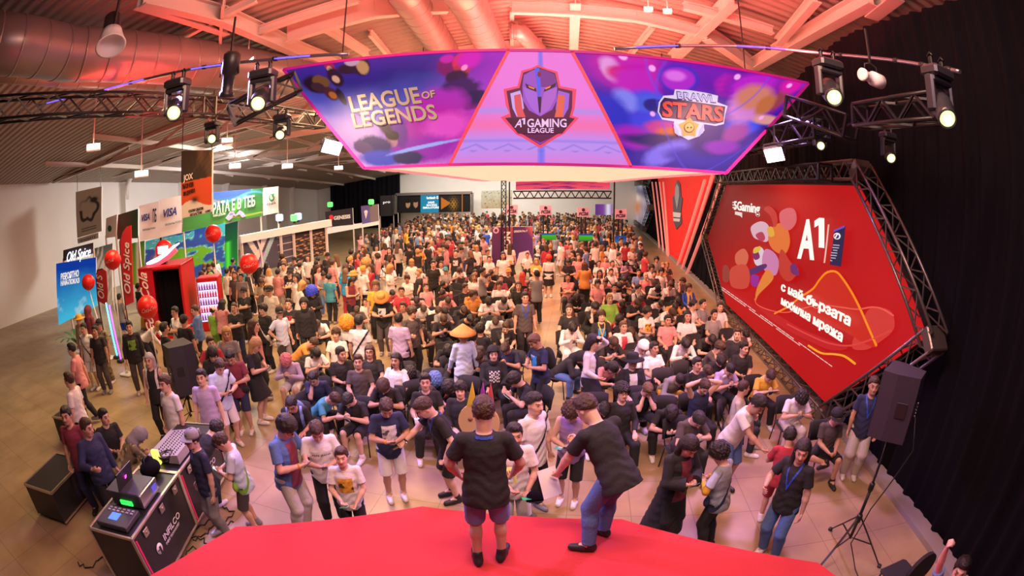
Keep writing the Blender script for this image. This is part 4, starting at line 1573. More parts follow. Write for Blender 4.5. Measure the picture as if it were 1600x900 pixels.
t = MB(); t.box((-.5, .0, .0), (-.44, .12, .22), .01); t.build('lamp', glow_mat('fff060', 1.6), o)
o = on_case('cable_reel', 1.72, .3, 'heap of black cables between bag and mixer', 'cable')
t = MB()
for k in range(9):
    a0 = rng.uniform(0, 6)
    r = rng.uniform(.06, .14)
    t.tube([(r * math.cos(a0 + i * .7), r * math.sin(a0 + i * .7) * .8, .02 + .012 * k + .01 * math.sin(i)) for i in range(10)], .011, 5)
t.build('cable', M_black, o)
o = on_case('water_bottle', 1.02, .62, 'small clear water bottle with red label behind the laptop', 'bottle')
t = MB(); t.lathe([(.03, 0), (.034, .01), (.034, .16), (.02, .2), (.013, .21), (.013, .24)], n=14); t.build('body', mat('clear pale plastic', (.55, .6, .62), .1), o)
t = MB(); t.lathe([(.035, .07), (.035, .13)], n=14); t.build('wrap', mat('red wrap', (.5, .03, .04), .5), o)
o = on_case('headphones', 1.55, .62, 'black headphones lying on the flight case edge', 'headphones')
t = MB(); t.tube([(.09 * math.cos(a), .09 * math.sin(a), .02 + .0 * a) for a in np.linspace(0, math.pi, 9)], .011, 6); t.build('band', M_black, o)
t = MB(); t.lathe([(.04, 0), (.045, .02), (.03, .04)], (.09, 0, 0), n=12); t.lathe([(.04, 0), (.045, .02), (.03, .04)], (-.09, 0, 0), n=12); t.build('ear_cup', M_dark, o)
# cables on the floor between cases and stage
for i, (lab) in enumerate(('black cable snaking from the flight cases towards the stage edge', 'black cable loop under the lettering of the near flight case', 'thin cable on the tiles left of the flight cases')):
    s = [[(300, 845), (320, 835), (335, 820), (325, 800), (345, 790), (365, 800), (350, 820), (372, 812)], [(262, 880), (285, 872), (300, 855), (330, 862), (318, 842), (296, 838), (312, 822), (340, 806)],
         [(120, 880), (140, 888), (160, 870), (178, 880), (190, 868)]][i]
    pts = [at_z(x, y, .012) for x, y in s]
    o = empty('floor_cable', pts[0], 0, lab, 'cable', 'floor cables')
    t = MB()
    q = []
    for a, b in zip(pts, pts[1:]):
        q += [a.lerp(b, k / 4) + Vector((.03 * math.sin(k * 2), .03 * math.cos(k * 3), 0)) - pts[0] for k in range(4)]
    t.tube(q, .011, 6)
    t.build('cable', M_black, o)
# lower black cases at the extreme left
for (x, y, w, d, h, lab) in ((130, 800, 1.1, .8, .62, 'low black flight case at the bottom left edge'), (140, 690, .7, .6, .6, 'black case with pale rim behind the seated crew')):
    p = at_z(x, y, 0)
    o = empty('equipment_case', p - Vector((.5, 0, 0)), rzc, lab, 'flight case')
    t = MB(); t.box((-w / 2, -d / 2, .06), (w / 2, d / 2, h), .015); t.build('body', M_case, o)
    t = MB()
    for yy in (-d / 2, d / 2):
        t.box((-w / 2, yy - .015, h - .03), (w / 2, yy + .015, h + .01)); t.box((-w / 2, yy - .015, .05), (w / 2, yy + .015, .08))
    for xx in (-w / 2, w / 2):
        t.box((xx - .015, -d / 2, h - .03), (xx + .015, d / 2, h + .01))
    t.build('edge_profile', M_edge, o)
    t = MB()
    for xx in (-w / 2 + .1, w / 2 - .1):
        for yy in (-d / 2 + .1, d / 2 - .1):
            t.lathe([(.04, -.02), (.04, .02)], (xx, yy, .04), (0, 1, 0), 10)
    t.build('caster', M_black, o)
p = at_z(186, 872, 0)
o = empty('backpack', p, rzc, 'black backpack slumped on the floor against the near flight case', 'backpack')
t = MB(); t.ball((0, 0, .19), .22, 18, 12, (.85, .6, .95)); t.ball((0, -.1, .13), .13, 14, 8, (1, .5, .8)); t.build('pack', M_drape, o)
t = MB(); t.tube([(-.1, .1, .1), (-.13, .18, .25), (-.06, .08, .4)], .018, 6); t.tube([(.1, .1, .1), (.13, .18, .25), (.06, .08, .4)], .018, 6); t.build('strap', M_black, o)

# ------------------------------------------------------------------ balloons with drink lettering
M_ball = mat('red balloon', lin('d8201c'), .38)
M_ballw = mat('white balloon lettering', (.9, .85, .85), .5)
balls = [(230, 480, 17.5, 252, 588, 'red balloon ball with white script nearest the left loudspeaker', 'front'),
         (176, 406, 14.5, 199, 586, 'high dark red balloon ball left of the tall red feather flag', 'back'),
         (138, 441, 11.5, 172, 560, 'smaller plain red balloon ball in front of the blue booth', 'none'),
         (333, 365, 13.5, 347, 500, 'red balloon ball below the green football banner', 'left'),
         (389, 412, 15.5, 408, 505, 'red balloon ball in front of the sneaker shelves', 'front')]
for px, py, rp, bx, by, lab, wr in balls:
    base = at_z(bx, by, 0)
    v = sight(px, py)
    c = at_y(px, py, base.y)
    r = rp / LENS_PX * (c - EYEP).length
    o = empty('balloon_pole', base, 0, lab, 'balloon', 'red balloons on poles')
    c -= base
    t = MB(); t.ball(c, r, 36, 24); t.ball(c - Vector((0, 0, r * .99)), r * .1, 10, 6); t.build('balloon', M_ball, o)
    t = MB(); t.tube([(0, 0, .05), c - Vector((0, 0, r))], .02, 8); t.build('pole', M_whiteplastic, o)
    t = MB(); t.box((-.22, -.16, 0), (.22, .16, .06), .02); t.lathe([(.05, .05), (.04, .14), (.025, .16)], n=10); t.build('foot', M_whiteplastic, o)
    if wr != 'none':
        vv, ff = glyph_mesh('Coca-Cola', .0, .35, .86)
        x0, x1 = vv[:, 0].min(), vv[:, 0].max()
        az = {'front': R(14), 'back': R(-38), 'left': R(-22)}[wr]
        cam_dir = math.atan2(-(base.x + c.x), (base.y + c.y))     # direction in which the ball faces the stage
        out = []
        for a in vv:
            th = ((a[0] - x0) / (x1 - x0) - .5) * R(88) + az
            ph = (a[1] - .35) / .7 * R(20) - R(6)
            th2 = th + (base.x + c.x) / (base.y + c.y) * -.7
            rr = r * 1.012
            out.append((c.x + rr * math.cos(ph) * math.sin(th2), c.y - rr * math.cos(ph) * math.cos(th2), c.z + rr * math.sin(ph) - .0 + (a[0] - x0) / (x1 - x0) * r * .12))
        me = bpy.data.meshes.new('lettering')
        me.from_pydata(out, [], ff)
        me.materials.append(M_ballw)
        link('lettering', me, o)

# ------------------------------------------------------------------ left booths and banners
def printm(name, col, e=0.0, rough=.6):
    return mat('print ' + name, lin(col), rough, emit=e)
PAINT = mat_painted('printed banner', 0, .6)
PAINTL = mat_painted('backlit print', .75)


def board(name, pl, quad, label, cat, paint=None, m=None, nu=40, nv=30, thick=.08, group=None, frame=None, post=True):
    """printed board from four pixels (bl, br, tr, tl) on a vertical plane, carried by posts to the floor"""
    q = [pl.px(*p) for p in quad]
    o = empty(name, (q[0] + q[1]) / 2, 0, label, cat, group)
    inv = Matrix.Translation(-o.location)
    if paint:
        canvas('print', bilerp(*[inv @ (p + pl.n * .012) for p in q]), nu, nv, paint, m or PAINT, o)
    t = MB()
    t.slab([inv @ p for p in q], -pl.n * thick)
    t.build('board', (m if not paint else None) or M_whiteplastic, o)
    if post:
        t = MB()
        for p in (q[0], q[1]):
            b = inv @ (p - pl.n * thick * .5)
            t.bar(b + Vector((0, 0, .1)), Vector((b.x, b.y, -o.location.z)), .07)
        t.build('post', M_steel, o)
    return o


def flat(col):
    return lambda u, v: np.tile(S(col), (len(u), 1))


bp = Plane((-17.1, 16.6), (-11.55, 22))
bpw = lambda o, s, a, b, top, m, **k: letter_px(o, bp, s, a, b, top, m, off=k.pop('off', .05), depth=.02, **k)
M_visa = printm('navy', '1c2a78')
M_tdark = printm('dark text', '2a2a33')
M_twhite = printm('white text', 'f4f4f0')
b = board('header_board', bp, ((217, 377), (251, 371), (248, 314), (217, 322)), 'white payment card header board over the booth, left of two', 'banner', flat('dcd4d2'), group='white header boards')
bpw(b, 'VISA', (221, 346), (234, 343), (221, 336), M_visa, shear=.25, bold=.03)
bpw(b, 'ПБ', (238.5, 347), (244.5, 346), (238.5, 328), M_tdark, bold=.03)
bpw(b, 'Мобилен Робот', (223, 361), (243, 357), (223, 358), M_tdark, bold=0)
b = board('header_board', bp, ((251, 371), (287, 363), (286, 305), (249, 312)), 'white payment card header board over the booth, right of two', 'banner', flat('e2dcd8'), group='white header boards')
bpw(b, 'VISA', (255, 340), (276, 335), (255, 328), M_visa, shear=.25, bold=.03)
bpw(b, 'Мобилен Робот', (258, 353), (284, 347), (258, 349.5), M_tdark, bold=0)


def paint_foot(u, v):
    n = noise2(u, v, 7, 21)
    c = mixc(S('3a8a34'), S('1f6a3c'), v + .4 * n)
    c = mixc_arr(c, S('6ac040'), np.clip(1 - np.abs(u - .62 - .3 * (v - .3)) / .05, 0, 1))
    c = mixc_arr(c, S('2a4cb4'), np.clip((v - .62 + .25 * n) * 4, 0, 1) * (u < .85))
    c = mixc_arr(c, S('4aa0d8'), np.clip(1 - np.abs(v - .78 - .12 * np.sin(u * 9)) / .05, 0, 1) * .8)
    c = mixc_arr(c, S('c8d840'), np.clip(1 - np.abs(v - .12 - .5 * (u - .8) ** 2) / .03, 0, 1) * (u > .55))
    c = mixc_arr(c, S('b05838'), np.clip(1 - np.abs(v - .72 - .04 * np.sin(u * 22)) / .03, 0, 1) * (u < .5))
    return c


b = board('header_board', bp, ((284, 363), (411, 337), (411, 294), (286, 305)), 'green football header board with white Cyrillic slogan', 'banner', paint_foot, nu=90, group=None, post=False)
bpw(b, 'РАТА Е В ТЕБ', (332, 334.5), (398, 321.5), (332, 318), M_twhite, bold=.02)
bpw(b, 'НАЙ-ДОБРИ', (333, 339), (352, 335.5), (333, 335.5), M_twhite, bold=.0)
for q in ([(352, 341), (360, 330), (366, 333), (362, 341), (357, 345)], [(366, 338), (374, 328), (380, 332), (384, 338), (378, 340), (374, 335)], [(357, 336), (364, 329), (368, 337)]):
    art(b, bp, q, printm('pale violet', 'b8b0d8'), .05, .02)
b = board('header_board', bp, ((408, 337.5), (435, 332), (435, 291), (411, 294)), 'white bank header board with a green ring mark at the right end of the booth', 'banner', flat('e8e4de'), nu=10)
M_bankg = printm('bank green', '2f9a4c')
art(b, bp, circle_px(424, 309, 4.2, ry=6), M_bankg, .05, .02)
art(b, bp, circle_px(424, 308, 2.6, ry=4), printm('pale', 'e8e4de'), .075, .02)
art(b, bp, [(423, 304), (428, 302), (425.5, 310)], M_bankg, .09, .02)
bpw(b, 'Fibank', (417, 321.5), (431, 318.5), (417, 317.5), M_tdark, bold=.0)
# lower banner row and the swirl painted booth walls
bq = Plane((-17.6, 17.1), (-11.9, 22.6))
def paint_boothA(u, v):
    n = noise2(u, v, 8, 31)
    w = np.sin(8 * u + 6 * v + 5 * n)
    c = mixc(S('1f9ab8'), S('40c4d8'), v)
    c = mixc_arr(c, S('68c020'), np.clip((w - .1) * 3, 0, 1) * (v < .75))
    c = mixc_arr(c, S('1e50b8'), np.clip((-w - .35) * 4, 0, 1))
    c = mixc_arr(c, S('e8f0f4'), np.clip(1 - np.abs(w - .1) / .12, 0, 1) * (v > .4))
    return mixc_arr(c, S('e88a8a'), np.exp(-((u - .16) / .05) ** 2 - ((v - .62) / .07) ** 2))
b = board('booth_wall', bq, ((228, 460), (352, 430), (352, 348), (224, 378)), 'blue and green swirl painted booth wall under the white header boards', 'booth', paint_boothA, nu=120, nv=70, post=False)
b = board('booth_wall', Plane((-19.4, 17), (-17.4, 17.4)), ((208, 445), (227, 445), (226, 376), (206, 380)), 'white and lime booth wall strip beside the swirl wall', 'booth',
          lambda u, v: mixc_arr(mixc(S('9ac838'), S('58a030'), v), S('f4f4f0'), np.clip(1 - np.abs(u - .45) / .2, 0, 1)), nu=24, post=False)

# hanging posters
hp = Plane((-14, 13), (-5, 13))
def paint_jox(u, v):
    n = noise2(u, v, 9, 41)
    c = mixc(S('2a2420'), S('3c342c'), v)
    c = mixc_arr(c, S('7a6248'), np.clip((u - .55) * 2 + n - .1, 0, 1) * (v > .45))
    c = mixc_arr(c, S('e8e2dc'), (v < .20 + .06 * np.sin(u * 5)).astype(float))
    c = mixc_arr(c, S('d8562c'), ((v > .18 + .06 * np.sin(u * 5)) & (v < .52 + .05 * u)).astype(float))
    return mixc_arr(c, S('2a2018'), np.exp(-((u - .45) / .12) ** 2 - ((v - .24) / .05) ** 2))
o = board('hanging_poster', hp, ((284.5, 341), (331.5, 331), (332, 234), (284, 236)), 'tall dark and orange hanging poster in front of the green football banner', 'poster', paint_jox, nu=60, nv=90, post=False)
t = MB()
q = [hp.px(285, 234) - o.location, hp.px(331, 233) - o.location]
for p in q:
    t.bar(p, Vector((p.x, p.y, roof_z(p.x + o.location.x, 13) - o.location.z)), .02)
t.build('wire', M_black, o)
M_or = printm('poster dark', '1c1410')
for s, a, b_, tp, m in (('JOX', (288, 283), (303, 279), (288, 274), M_twhite), ('ТЪРСИ НОВА', (286, 296), (304, 291), (286, 289), M_or), ('ВИ ДАРЯВА', (288, 306), (306, 300), (288, 300), M_or),
                        ('CONTENT CREATORS', (296, 332), (319, 327), (296, 328), M_or), ('ART & ACTORS', (298, 338), (317, 333.5), (298, 334), M_or), ('GAMES', (322, 332), (330, 330), (322, 329), M_visa)):
    letter_px(o, hp, s, a, b_, tp, m, off=.05, bold=.02)
hq = Plane((-22, 16), (-15, 16))
def paint_wreath(u, v):
    c = mixc(S('b8b4a4'), S('c8c6b8'), v)
    d = np.sqrt(((u - .5) / .36) ** 2 + ((v - .56) / .24) ** 2)
    a = np.arctan2(v - .56, u - .5)
    k = np.clip(1 - np.abs(d - .95 - .12 * np.sin(a * 5 + 1)) / .22, 0, 1) * (.5 + .5 * np.sin(a * .5 + 2.6))
    k = np.maximum(k, np.exp(-((u - .72) / .12) ** 2 - ((v - .74) / .05) ** 2))
    c = mixc_arr(c, S('2c2a26'), np.clip(k * 2.2, 0, 1))
    return mixc_arr(c, S('6a6658'), ((np.abs(v - .16) < .012) | (np.abs(v - .11) < .01)) & (np.abs(u - .5) < .3))
o = board('hanging_poster', hq, ((121, 372), (159, 361), (159, 291), (118.5, 300)), 'pale hanging poster with a dark leafy wreath at far left', 'poster', paint_wreath, nu=60, nv=80, post=False)
t = MB()
for x, y in ((121, 299), (157, 291)):
    p = hq.px(x, y) - o.location
    t.bar(p, Vector((p.x, p.y, roof_z(p.x + o.location.x, 16) - o.location.z)), .02)
t.build('wire', M_black, o)
o = board('hanging_poster', hq, ((122, 381), (154, 372), (154, 363), (121, 373)), 'narrow white text strip hung under the wreath poster', 'poster', flat('cfc8c0'), nu=8, nv=4, post=False)
letter_px(o, hq, 'ПРАВИТЕ', (124, 379), (151, 371), (124, 375.5), M_tdark, off=.05, bold=.0)
b = board('header_board', Plane((-19.6, 15.5), (-17.6, 15.8)), ((165, 372), (181, 370), (183, 335), (166, 341)), 'small white board with green mark left of the card boards', 'banner', flat('ccc6c0'), nu=10)
pp = Plane((-19.6, 15.5), (-17.6, 15.8))
art(b, pp, circle_px(172, 357, 3, ry=5), printm('dark green', '1f5a3c'), .05, .02)
b = board('header_board', Plane((-19, 16.2), (-17, 16.5)), ((182, 374), (216, 372), (216, 326), (184, 336)), 'dark football header board between two white boards', 'banner',
          lambda u, v: mixc(S('6a2a20'), S('2a5a34'), u + .6 * noise2(u, v, 8, 3)), nu=30)
# old style deodorant booth at the left edge
op = Plane((-16.5, 11.6), (-12.2, 13.4))
def paint_old(u, v):
    n = noise2(u, v, 6, 51)
    c = mixc(S('5ad0f0'), S('1450b8'), (v - .1) * 1.3 + .15 * n)
    c = mixc_arr(c, S('e8f4f8'), np.clip(n * 2 - .9, 0, 1) * (v < .45))
    return c
b = board('booth_wall', op, ((92, 508), (152, 478), (150, 402), (88, 412)), 'blue beach printed booth wall with white words at the left edge', 'booth', paint_old, m=PAINTL, nu=60, nv=50, post=False)
for s, a, b_, tp in (('ВЕРОЯТНО', (96, 437), (124, 431), (96, 428)), ('НАЙ-ПОКАЗ', (96, 446), (125, 441), (96, 439))):
    letter_px(b, op, s, a, b_, tp, mat('lit white print', (.8, .8, .8), .5, emit=.7), off=.05, bold=.04)
b = board('header_board', op, ((99, 408), (146, 396), (146, 379), (99, 391)), 'white lit grooming brand script sign over the blue booth', 'sign', flat('3a3440'), nu=6, nv=4)
letter_px(b, op, 'Old Spice', (106, 409), (143, 399), (106, 394), mat('lit script', (1, 1, 1), .5, emit=2.2, ecol=(.85, .9, 1)), off=.08, bold=.0, shear=.35)
b = board('booth_wall', Plane((-15, 14.2), (-12.5, 14.8)), ((150, 470), (176, 470), (176, 380), (148, 388)), 'pale mountain print wall behind the high balloon', 'booth',
          lambda u, v: mixc_arr(mixc(S('e0e4e4'), S('5a7a78'), v), S('f4f4f4'), np.clip(noise2(u, v, 9, 8) * 3, 0, 1)), nu=30, post=False)
# palm in a pot and neon bars by the blue booth
p = at_z(137, 590, 0)
M_leaf = mat('palm leaf', (.05, .2, .05), .5)
o = empty('potted_palm', at_z(131, 566, 0), 0, 'small potted palm in front of the blue beach booth', 'plant')
t = MB(); t.lathe([(.16, 0), (.22, .02), (.26, .4), (.24, .4), (.22, .36)], n=16); t.build('pot', M_whiteplastic, o)
t = MB()
for k in range(11):
    a = k * 2.4
    for j in range(5):
        r0, r1 = j * .18, (j + 1) * .18
        z = lambda r: .45 + 1.5 * r - 1.1 * r * r
        w = .05 * math.sin(math.pi * (j + .7) / 6) + .012
        d, s_ = Vector((math.cos(a), math.sin(a), 0)), Vector((-math.sin(a), math.cos(a), 0))
        p0, p1 = d * r0 + Vector((0, 0, z(r0))), d * r1 + Vector((0, 0, z(r1)))
        t.add([p0 - s_ * w, p0 + s_ * w, p1 + s_ * w, p1 - s_ * w], [(0, 1, 2, 3)])
t.build('fronds', M_leaf, o)
for px, c, y0, y1, lab in ((172, '60f0ff', 560, 455, 'cyan neon light bar standing beside the small feather flag'), (178, 'c860ff', 566, 458, 'violet neon light bar right of the cyan one')):
    p = at_z(px + 12, y0, 0)
    o = empty('neon_bar', p, 0, lab, 'light bar')
    t = MB(); t.tube([(0, 0, .1), (-.1, 0, 1.75)], .03, 8); t.build('tube', mat('neon ' + c, (.1, .1, .1), .4, emit=2.2, ecol=lin(c)), o)
    t = MB(); t.box((-.12, -.12, 0), (.12, .12, .1), .02); t.build('foot', M_black, o)
# feather flags
M_flag = mat('red flag cloth', lin('d42a34'), .7)
def feather(pts, pl, label, a, b_, top, s):
    q = [pl.px(*p) for p in pts]
    o = empty('feather_flag', Vector((q[0].x, q[0].y, 0)), 0, label, 'flag', 'red feather flags')
    inv = Matrix.Translation(-o.location)
    t = MB(); t.slab([inv @ p for p in q], -pl.n * .02); t.build('cloth', M_flag, o)
    t = MB(); t.tube([(0, 0.03, .03), inv @ q[0], *[inv @ (p - pl.n * .0) for p in q[-1:-4:-1]]], .022, 8); t.build('pole', M_black, o)
    t = MB(); t.box((-.28, -.22, 0), (.28, .22, .05), .02); t.build('base', M_grey, o)
    letter_px(o, pl, s, a, b_, top, mat('pale script', (.85, .75, .75), .6), off=.04, bold=.01, shear=.3)
fl = Plane((-12, 11.2), (-7, 11.2))
feather([(196, 478), (209, 472), (206, 400), (205, 352), (198, 354), (191, 364), (187, 378), (190, 420)], fl, 'tall red feather flag with pale script left of the balloon', (205, 458), (203, 378), (196, 458), 'Old Spice')
fl2 = Plane((-14, 12.0), (-9, 12.0))
feather([(153, 470), (167, 478), (168, 455), (166, 424), (160, 420), (152, 422), (150, 432)], fl2, 'shorter red feather flag behind the plain balloon', (164, 466), (160, 428), (155, 466), 'Old S')
# drink booth: red box kiosk with script and a neon bottle-top sign
M_cola = mat('cola red', lin('b81420'), .35)
k0 = at_z(297, 527, 0)
o = empty('photo_booth', k0, R(24), 'big red drink booth with white script and dark curtain doorway', 'booth')
kw, kd, kh = 1.7, 1.9, 2.45
t = MB()
t.box((-kw, 0, 0), (-kw + .08, kd, kh)); t.box((-.10, 0, 0), (0, kd, kh), .02); t.box((-kw, kd - .08, 0), (0, kd, kh)); t.box((-kw, 0, kh - .14), (0, kd, kh), .05)
t.box((-kw, -.0, 0), (-kw * .66, .08, kh)); t.box((-kw, 0, 0), (0, .06, .1))
t.build('shell', M_cola, o)
t = MB(); t.add(drape((-kw * .66, .5), (-.1, .5), .1, kh - .14, .05, .2).v, drape((-kw * .66, .5), (-.1, .5), .1, kh - .14, .05, .2).f, True); t.build('curtain', M_drape, o)
bpy.context.view_layer.update()
MB4 = o.matrix_world
letter(o, 'Coca-Cola', MB4 @ Vector((-kw * .78, -.02, .25)), MB4 @ Vector((-kw * .80, -.02, kh - .15)), MB4.to_3x3() @ Vector((-.34, 0, .06)), M_ballw, bold=.01, shear=.3)
sg = empty('neon_sign', MB4 @ Vector((-kw * .5, .5, kh)), R(24), 'red bowl shaped neon sign with white wave on the drink booth roof', 'sign')
t = MB(); t.ball((0, .3, .45), .36, 24, 14, (1, .7, 1)); t.build('ball', M_ball, sg)
t = MB(); t.tube([(-.62, -.1, .1), (-.45, -.1, .12), (-.15, -.1, .2), (.2, -.1, .36), (.5, -.1, .55), (.75, -.1, .66)], [.03, .07, .08, .07, .05, .02], 8)
t.build('wave', mat('neon white wave', (1, .9, 1), .4, emit=2.4, ecol=(1, .85, 1)), sg)
t = MB(); t.tube([(-.62, -.05, .0), (-.2, -.05, .06), (.2, -.05, .2), (.6, -.05, .46)], .09, 8); t.build('wave_border', mat('neon red', (.5, .02, .05), .4, emit=1.2, ecol=(1, .1, .15)), sg)
t = MB(); t.box((-.12, -.12, .38), (.3, -.08, .62), .02); t.build('badge', mat('neon badge', (1, .9, 1), .4, emit=2, ecol=(1, .8, .95)), sg)
t = MB(); t.box((-.1, .1, 0), (.1, .3, .2)); t.build('bracket', M_black, sg)
v0 = at_z(333, 517, 0)
o = empty('vending_machine', v0, R(24), 'red sided drink vending machine with lit bottles right of the booth', 'vending machine')
t = MB(); t.box((-.42, 0, 0), (.42, .75, 1.85), .03); t.build('cabinet', M_cola, o)
t = MB(); t.box((-.36, -.02, .35), (.36, 0, 1.7)); t.build('lit_window', mat('lit cooler', (.6, .6, .8), .3, emit=1.3, ecol=(.55, .55, 1)), o)
t = MB()
for j in range(5):
    t.box((-.36, -.035, .4 + j * .26), (.36, -.02, .42 + j * .26))
t.build('shelf', M_grey, o)
for j in range(5):
    t = MB()
    for i in range(7):
        t.lathe([(.03, 0), (.036, .1), (.014, .17), (.014, .2)], (-.3 + i * .1, -.06, .42 + j * .26), n=8)
    t.build('bottle_row', M_ball if j % 2 else mat('violet bottles', (.3, .1, .5), .3), o)
# green lit booth area and sneaker shop with glass fronts
gb = Plane((-13, 23), (-7, 25))
b = board('booth_wall', gb, ((340, 450), (372, 440), (372, 345), (338, 355)), 'green lit game booth wall behind the crowd', 'booth',
          lambda u, v: mixc_arr(mixc(S('30b030'), S('0f5a4a'), v), S('70ff50'), np.exp(-((u - .55) / .12) ** 2) * (v < .7)), m=PAINTL, nu=30, post=False)
yp = Plane((-10.2, 20.2), (-4.6, 26.5))
def paint_yz(u, v):
    c = mixc(S('586078'), S('3c4458'), v)
    for a, col in ((.18, 'e8ecf0'), (.27, 'a8d8ec')):
        c = mixc_arr(c, S(col), (np.abs(u - a - .22 * (v - .4)) < .028).astype(float))
    c = mixc_arr(c, S('e8ecf0'), ((np.abs(u - .17 + .2 * (v - .55)) < .03) & (v > .45)).astype(float))
    c = mixc_arr(c, S('c86ae0'), ((np.abs(u - .235 - .22 * (v - .4)) < .012) & (v < .5)).astype(float))
    sh = ((np.mod(v * 5, 1) < .12) & (u > .42) & (u < .6)).astype(float)
    c = mixc_arr(c, S('d8d0c8'), sh)
    k = noise2(u, v, 60, 77)
    c = mixc_arr(c, S('2c2620'), ((u > .6)).astype(float) * .9)
    return mixc_arr(c, S('d8b890'), np.clip(k * 4 - .6, 0, 1) * (u > .6) * (v < .75) * .9)
b = board('shop_booth', yp, ((379, 432), (512, 396), (506, 349), (375, 372)), 'grey sneaker shop booth with pale diagonal letters and shelf wall', 'booth', paint_yz, nu=150, nv=50, post=False)
t = MB()
a_, c_ = yp.px(374, 374, .15) - b.location, yp.px(514, 348, .15) - b.location
t.bar(a_, c_, .3, .32)
t.build('fascia', mat('white fascia', (.8, .76, .7), .5, emit=.25), b)
t = MB()
for x, y in ((376, 372), (437, 361), (457, 357), (484, 353), (508, 349)):
    p = yp.px(x, y, .1) - b.location
    t.bar(p, Vector((p.x, p.y, -b.location.z)), .1)
t.build('post', M_whiteplastic, b)
letter_px(b, yp, 'Y', (404, 418), (416, 413), (399, 372), mat('pale letter', (.8, .85, .9), .5), off=.06, bold=.03)
# devices on the shop roof
M_foot = mat('black print', (.03, .03, .04), .5)
gp = Plane((-11.2, 29), (-3, 29))
b = board('shop_sign', gp, ((510, 355), (552, 351), (551, 325), (508, 331)), 'black shop sign with red pin and white word above the glass shop', 'sign', flat('241c22'), nu=6, nv=4)
art(b, gp, circle_px(518, 339, 3.2) , printm('pin red', 'e83a3c', .4), .05, .02)
art(b, gp, [(515.2, 341), (520.8, 341), (518, 347)], printm('pin red', 'e83a3c', .4), .05, .02)
letter_px(b, gp, 'GENESIS', (522, 343.5), (548, 340.5), (522, 338), M_twhite, off=.06, bold=.04)
b = board('shop_sign', gp, ((566, 350), (592, 345), (591, 319), (564, 322)), 'violet shop sign with a white pin mark', 'sign', lambda u, v: mixc_arr(mixc(S('6a5a9a'), S('5a64a8'), u), S('8a7868'), (u > .5) * .8), nu=20, nv=10)
art(b, gp, circle_px(572, 331, 2.8), M_twhite, .05, .02)
art(b, gp, [(569.6, 333), (574.4, 333), (572, 342)], M_twhite, .05, .02)
b = board('shop_sign', gp, ((510, 366), (592, 351), (592, 345), (510, 356)), 'white lit fascia strip below the two shop signs', 'sign', m=mat('white fascia', (.8, .76, .7), .5, emit=.25), post=False)
for x, y, c, lab in ((437, 344, 'a0b8ff', 'blue white lamp on the shop roof, first of three'), (460, 344, '40d060', 'green lamp on the shop roof'), (466, 342, 'a0b8ff', 'blue white lamp beside the green one on the shop roof'), (516, 321, '30e050', 'green lamp on the black sign'), (580, 317, '30e050', 'green lamp on the violet sign')):
    p = (yp if x < 500 else gp).px(x, y + 5)
    o = empty('lamp', p, 0, lab, 'lamp')
    t = MB(); t.box((-.16, -.12, .1), (.16, .12, .42), .04); t.build('lens_box', mat('glow ' + c, (.2, .2, .2), .4, emit=2.2, ecol=lin(c)), o)
    t = MB(); t.box((-.05, -.05, 0), (.05, .05, .1)); t.build('stem', M_black, o)

# far back: dark banner wall, door glow, truss, screens and signs
kp = Plane((-20, 54), (20, 54))
def paint_logi(u, v):
    c = np.tile(S('221c1e'), (len(u), 1))
    c = mixc_arr(c, S('e88a2c'), (((u > .60) & (u < .72) & (np.abs(v - .5) < .35 - (u - .6) * 2.6)) | (np.abs(u - .89) < .008)).astype(float))
    c = mixc_arr(c, S('d89a3c'), np.exp(-((u - .77) / .05) ** 2 - ((v - .45) / .3) ** 2) * (np.sin(u * 160) * np.sin(v * 25) > -.3))
    c = mixc_arr(c, S('2aa4c8'), ((u > .32) & (u < .57)).astype(float))
    c = mixc_arr(c, S('c89a74'), (((u - .14) / .032) ** 2 + ((v - .5) / .22) ** 2 < 1) | (((u - .25) / .032) ** 2 + ((v - .5) / .22) ** 2 < 1))
    return mixc_arr(c, S('1a1412'), ((((u - .14) / .036) ** 2 + ((v - .68) / .12) ** 2 < 1) | (((u - .25) / .036) ** 2 + ((v - .7) / .12) ** 2 < 1)).astype(float))
b = board('video_wall', kp, ((622, 333), (735, 331), (735, 303), (622, 306)), 'far dark banner wall with a cyan middle panel and two faces', 'banner', paint_logi, m=PAINTL, nu=160, nv=36)
Mlg = mat('lit white print', (.8, .8, .8), .5, emit=.7)
for s, a, b_, tp in (('logitech G', (667, 311), (685, 310.5), (667, 307)), ('DRIVE', (669, 318), (679, 317.5), (669, 315)), ('RACING', (667, 322), (683, 321.5), (667, 319)), ('SIMULATORS', (661, 326), (686, 325.5), (661, 323))):
    letter_px(b, kp, s, a, b_, tp, Mlg, off=.1, bold=.02)
t = MB()
q = [kp.px(x, y, .2) - b.location for x, y in ((619, 334), (619, 304), (738, 301), (738, 333))]
for a_, c_ in zip(q, q[1:]):
    t.bar(a_, c_, .3)
t.build('frame', M_trussgrey, b)
setp(mat('bright gallery', (1, 1, 1)), None)
b = board('gallery_window', Plane((-4, 56.93), (14, 56.93)), ((752, 325), (800, 325), (800, 297), (752, 298)), 'bright upper gallery opening in the far white wall', 'window', lambda u, v: mixc_arr(mixc(S('e8c898'), S('fff4d8'), v + .4 * noise2(u, v, 30, 3)), S('7a5a40'), np.clip(noise2(u, v, 60, 4) * 3 - 1, 0, 1)), m=PAINTL, nu=50, nv=24, post=False)
b = board('far_banner', kp, ((594, 338), (615, 337), (614, 305), (594, 306)), 'narrow dark banner with pale letters left of the far banner wall', 'banner', flat('2a2226'), nu=4, nv=4)
letter_px(b, kp, 'pro', (599, 318), (610, 317), (599, 314), Mlg, off=.1)
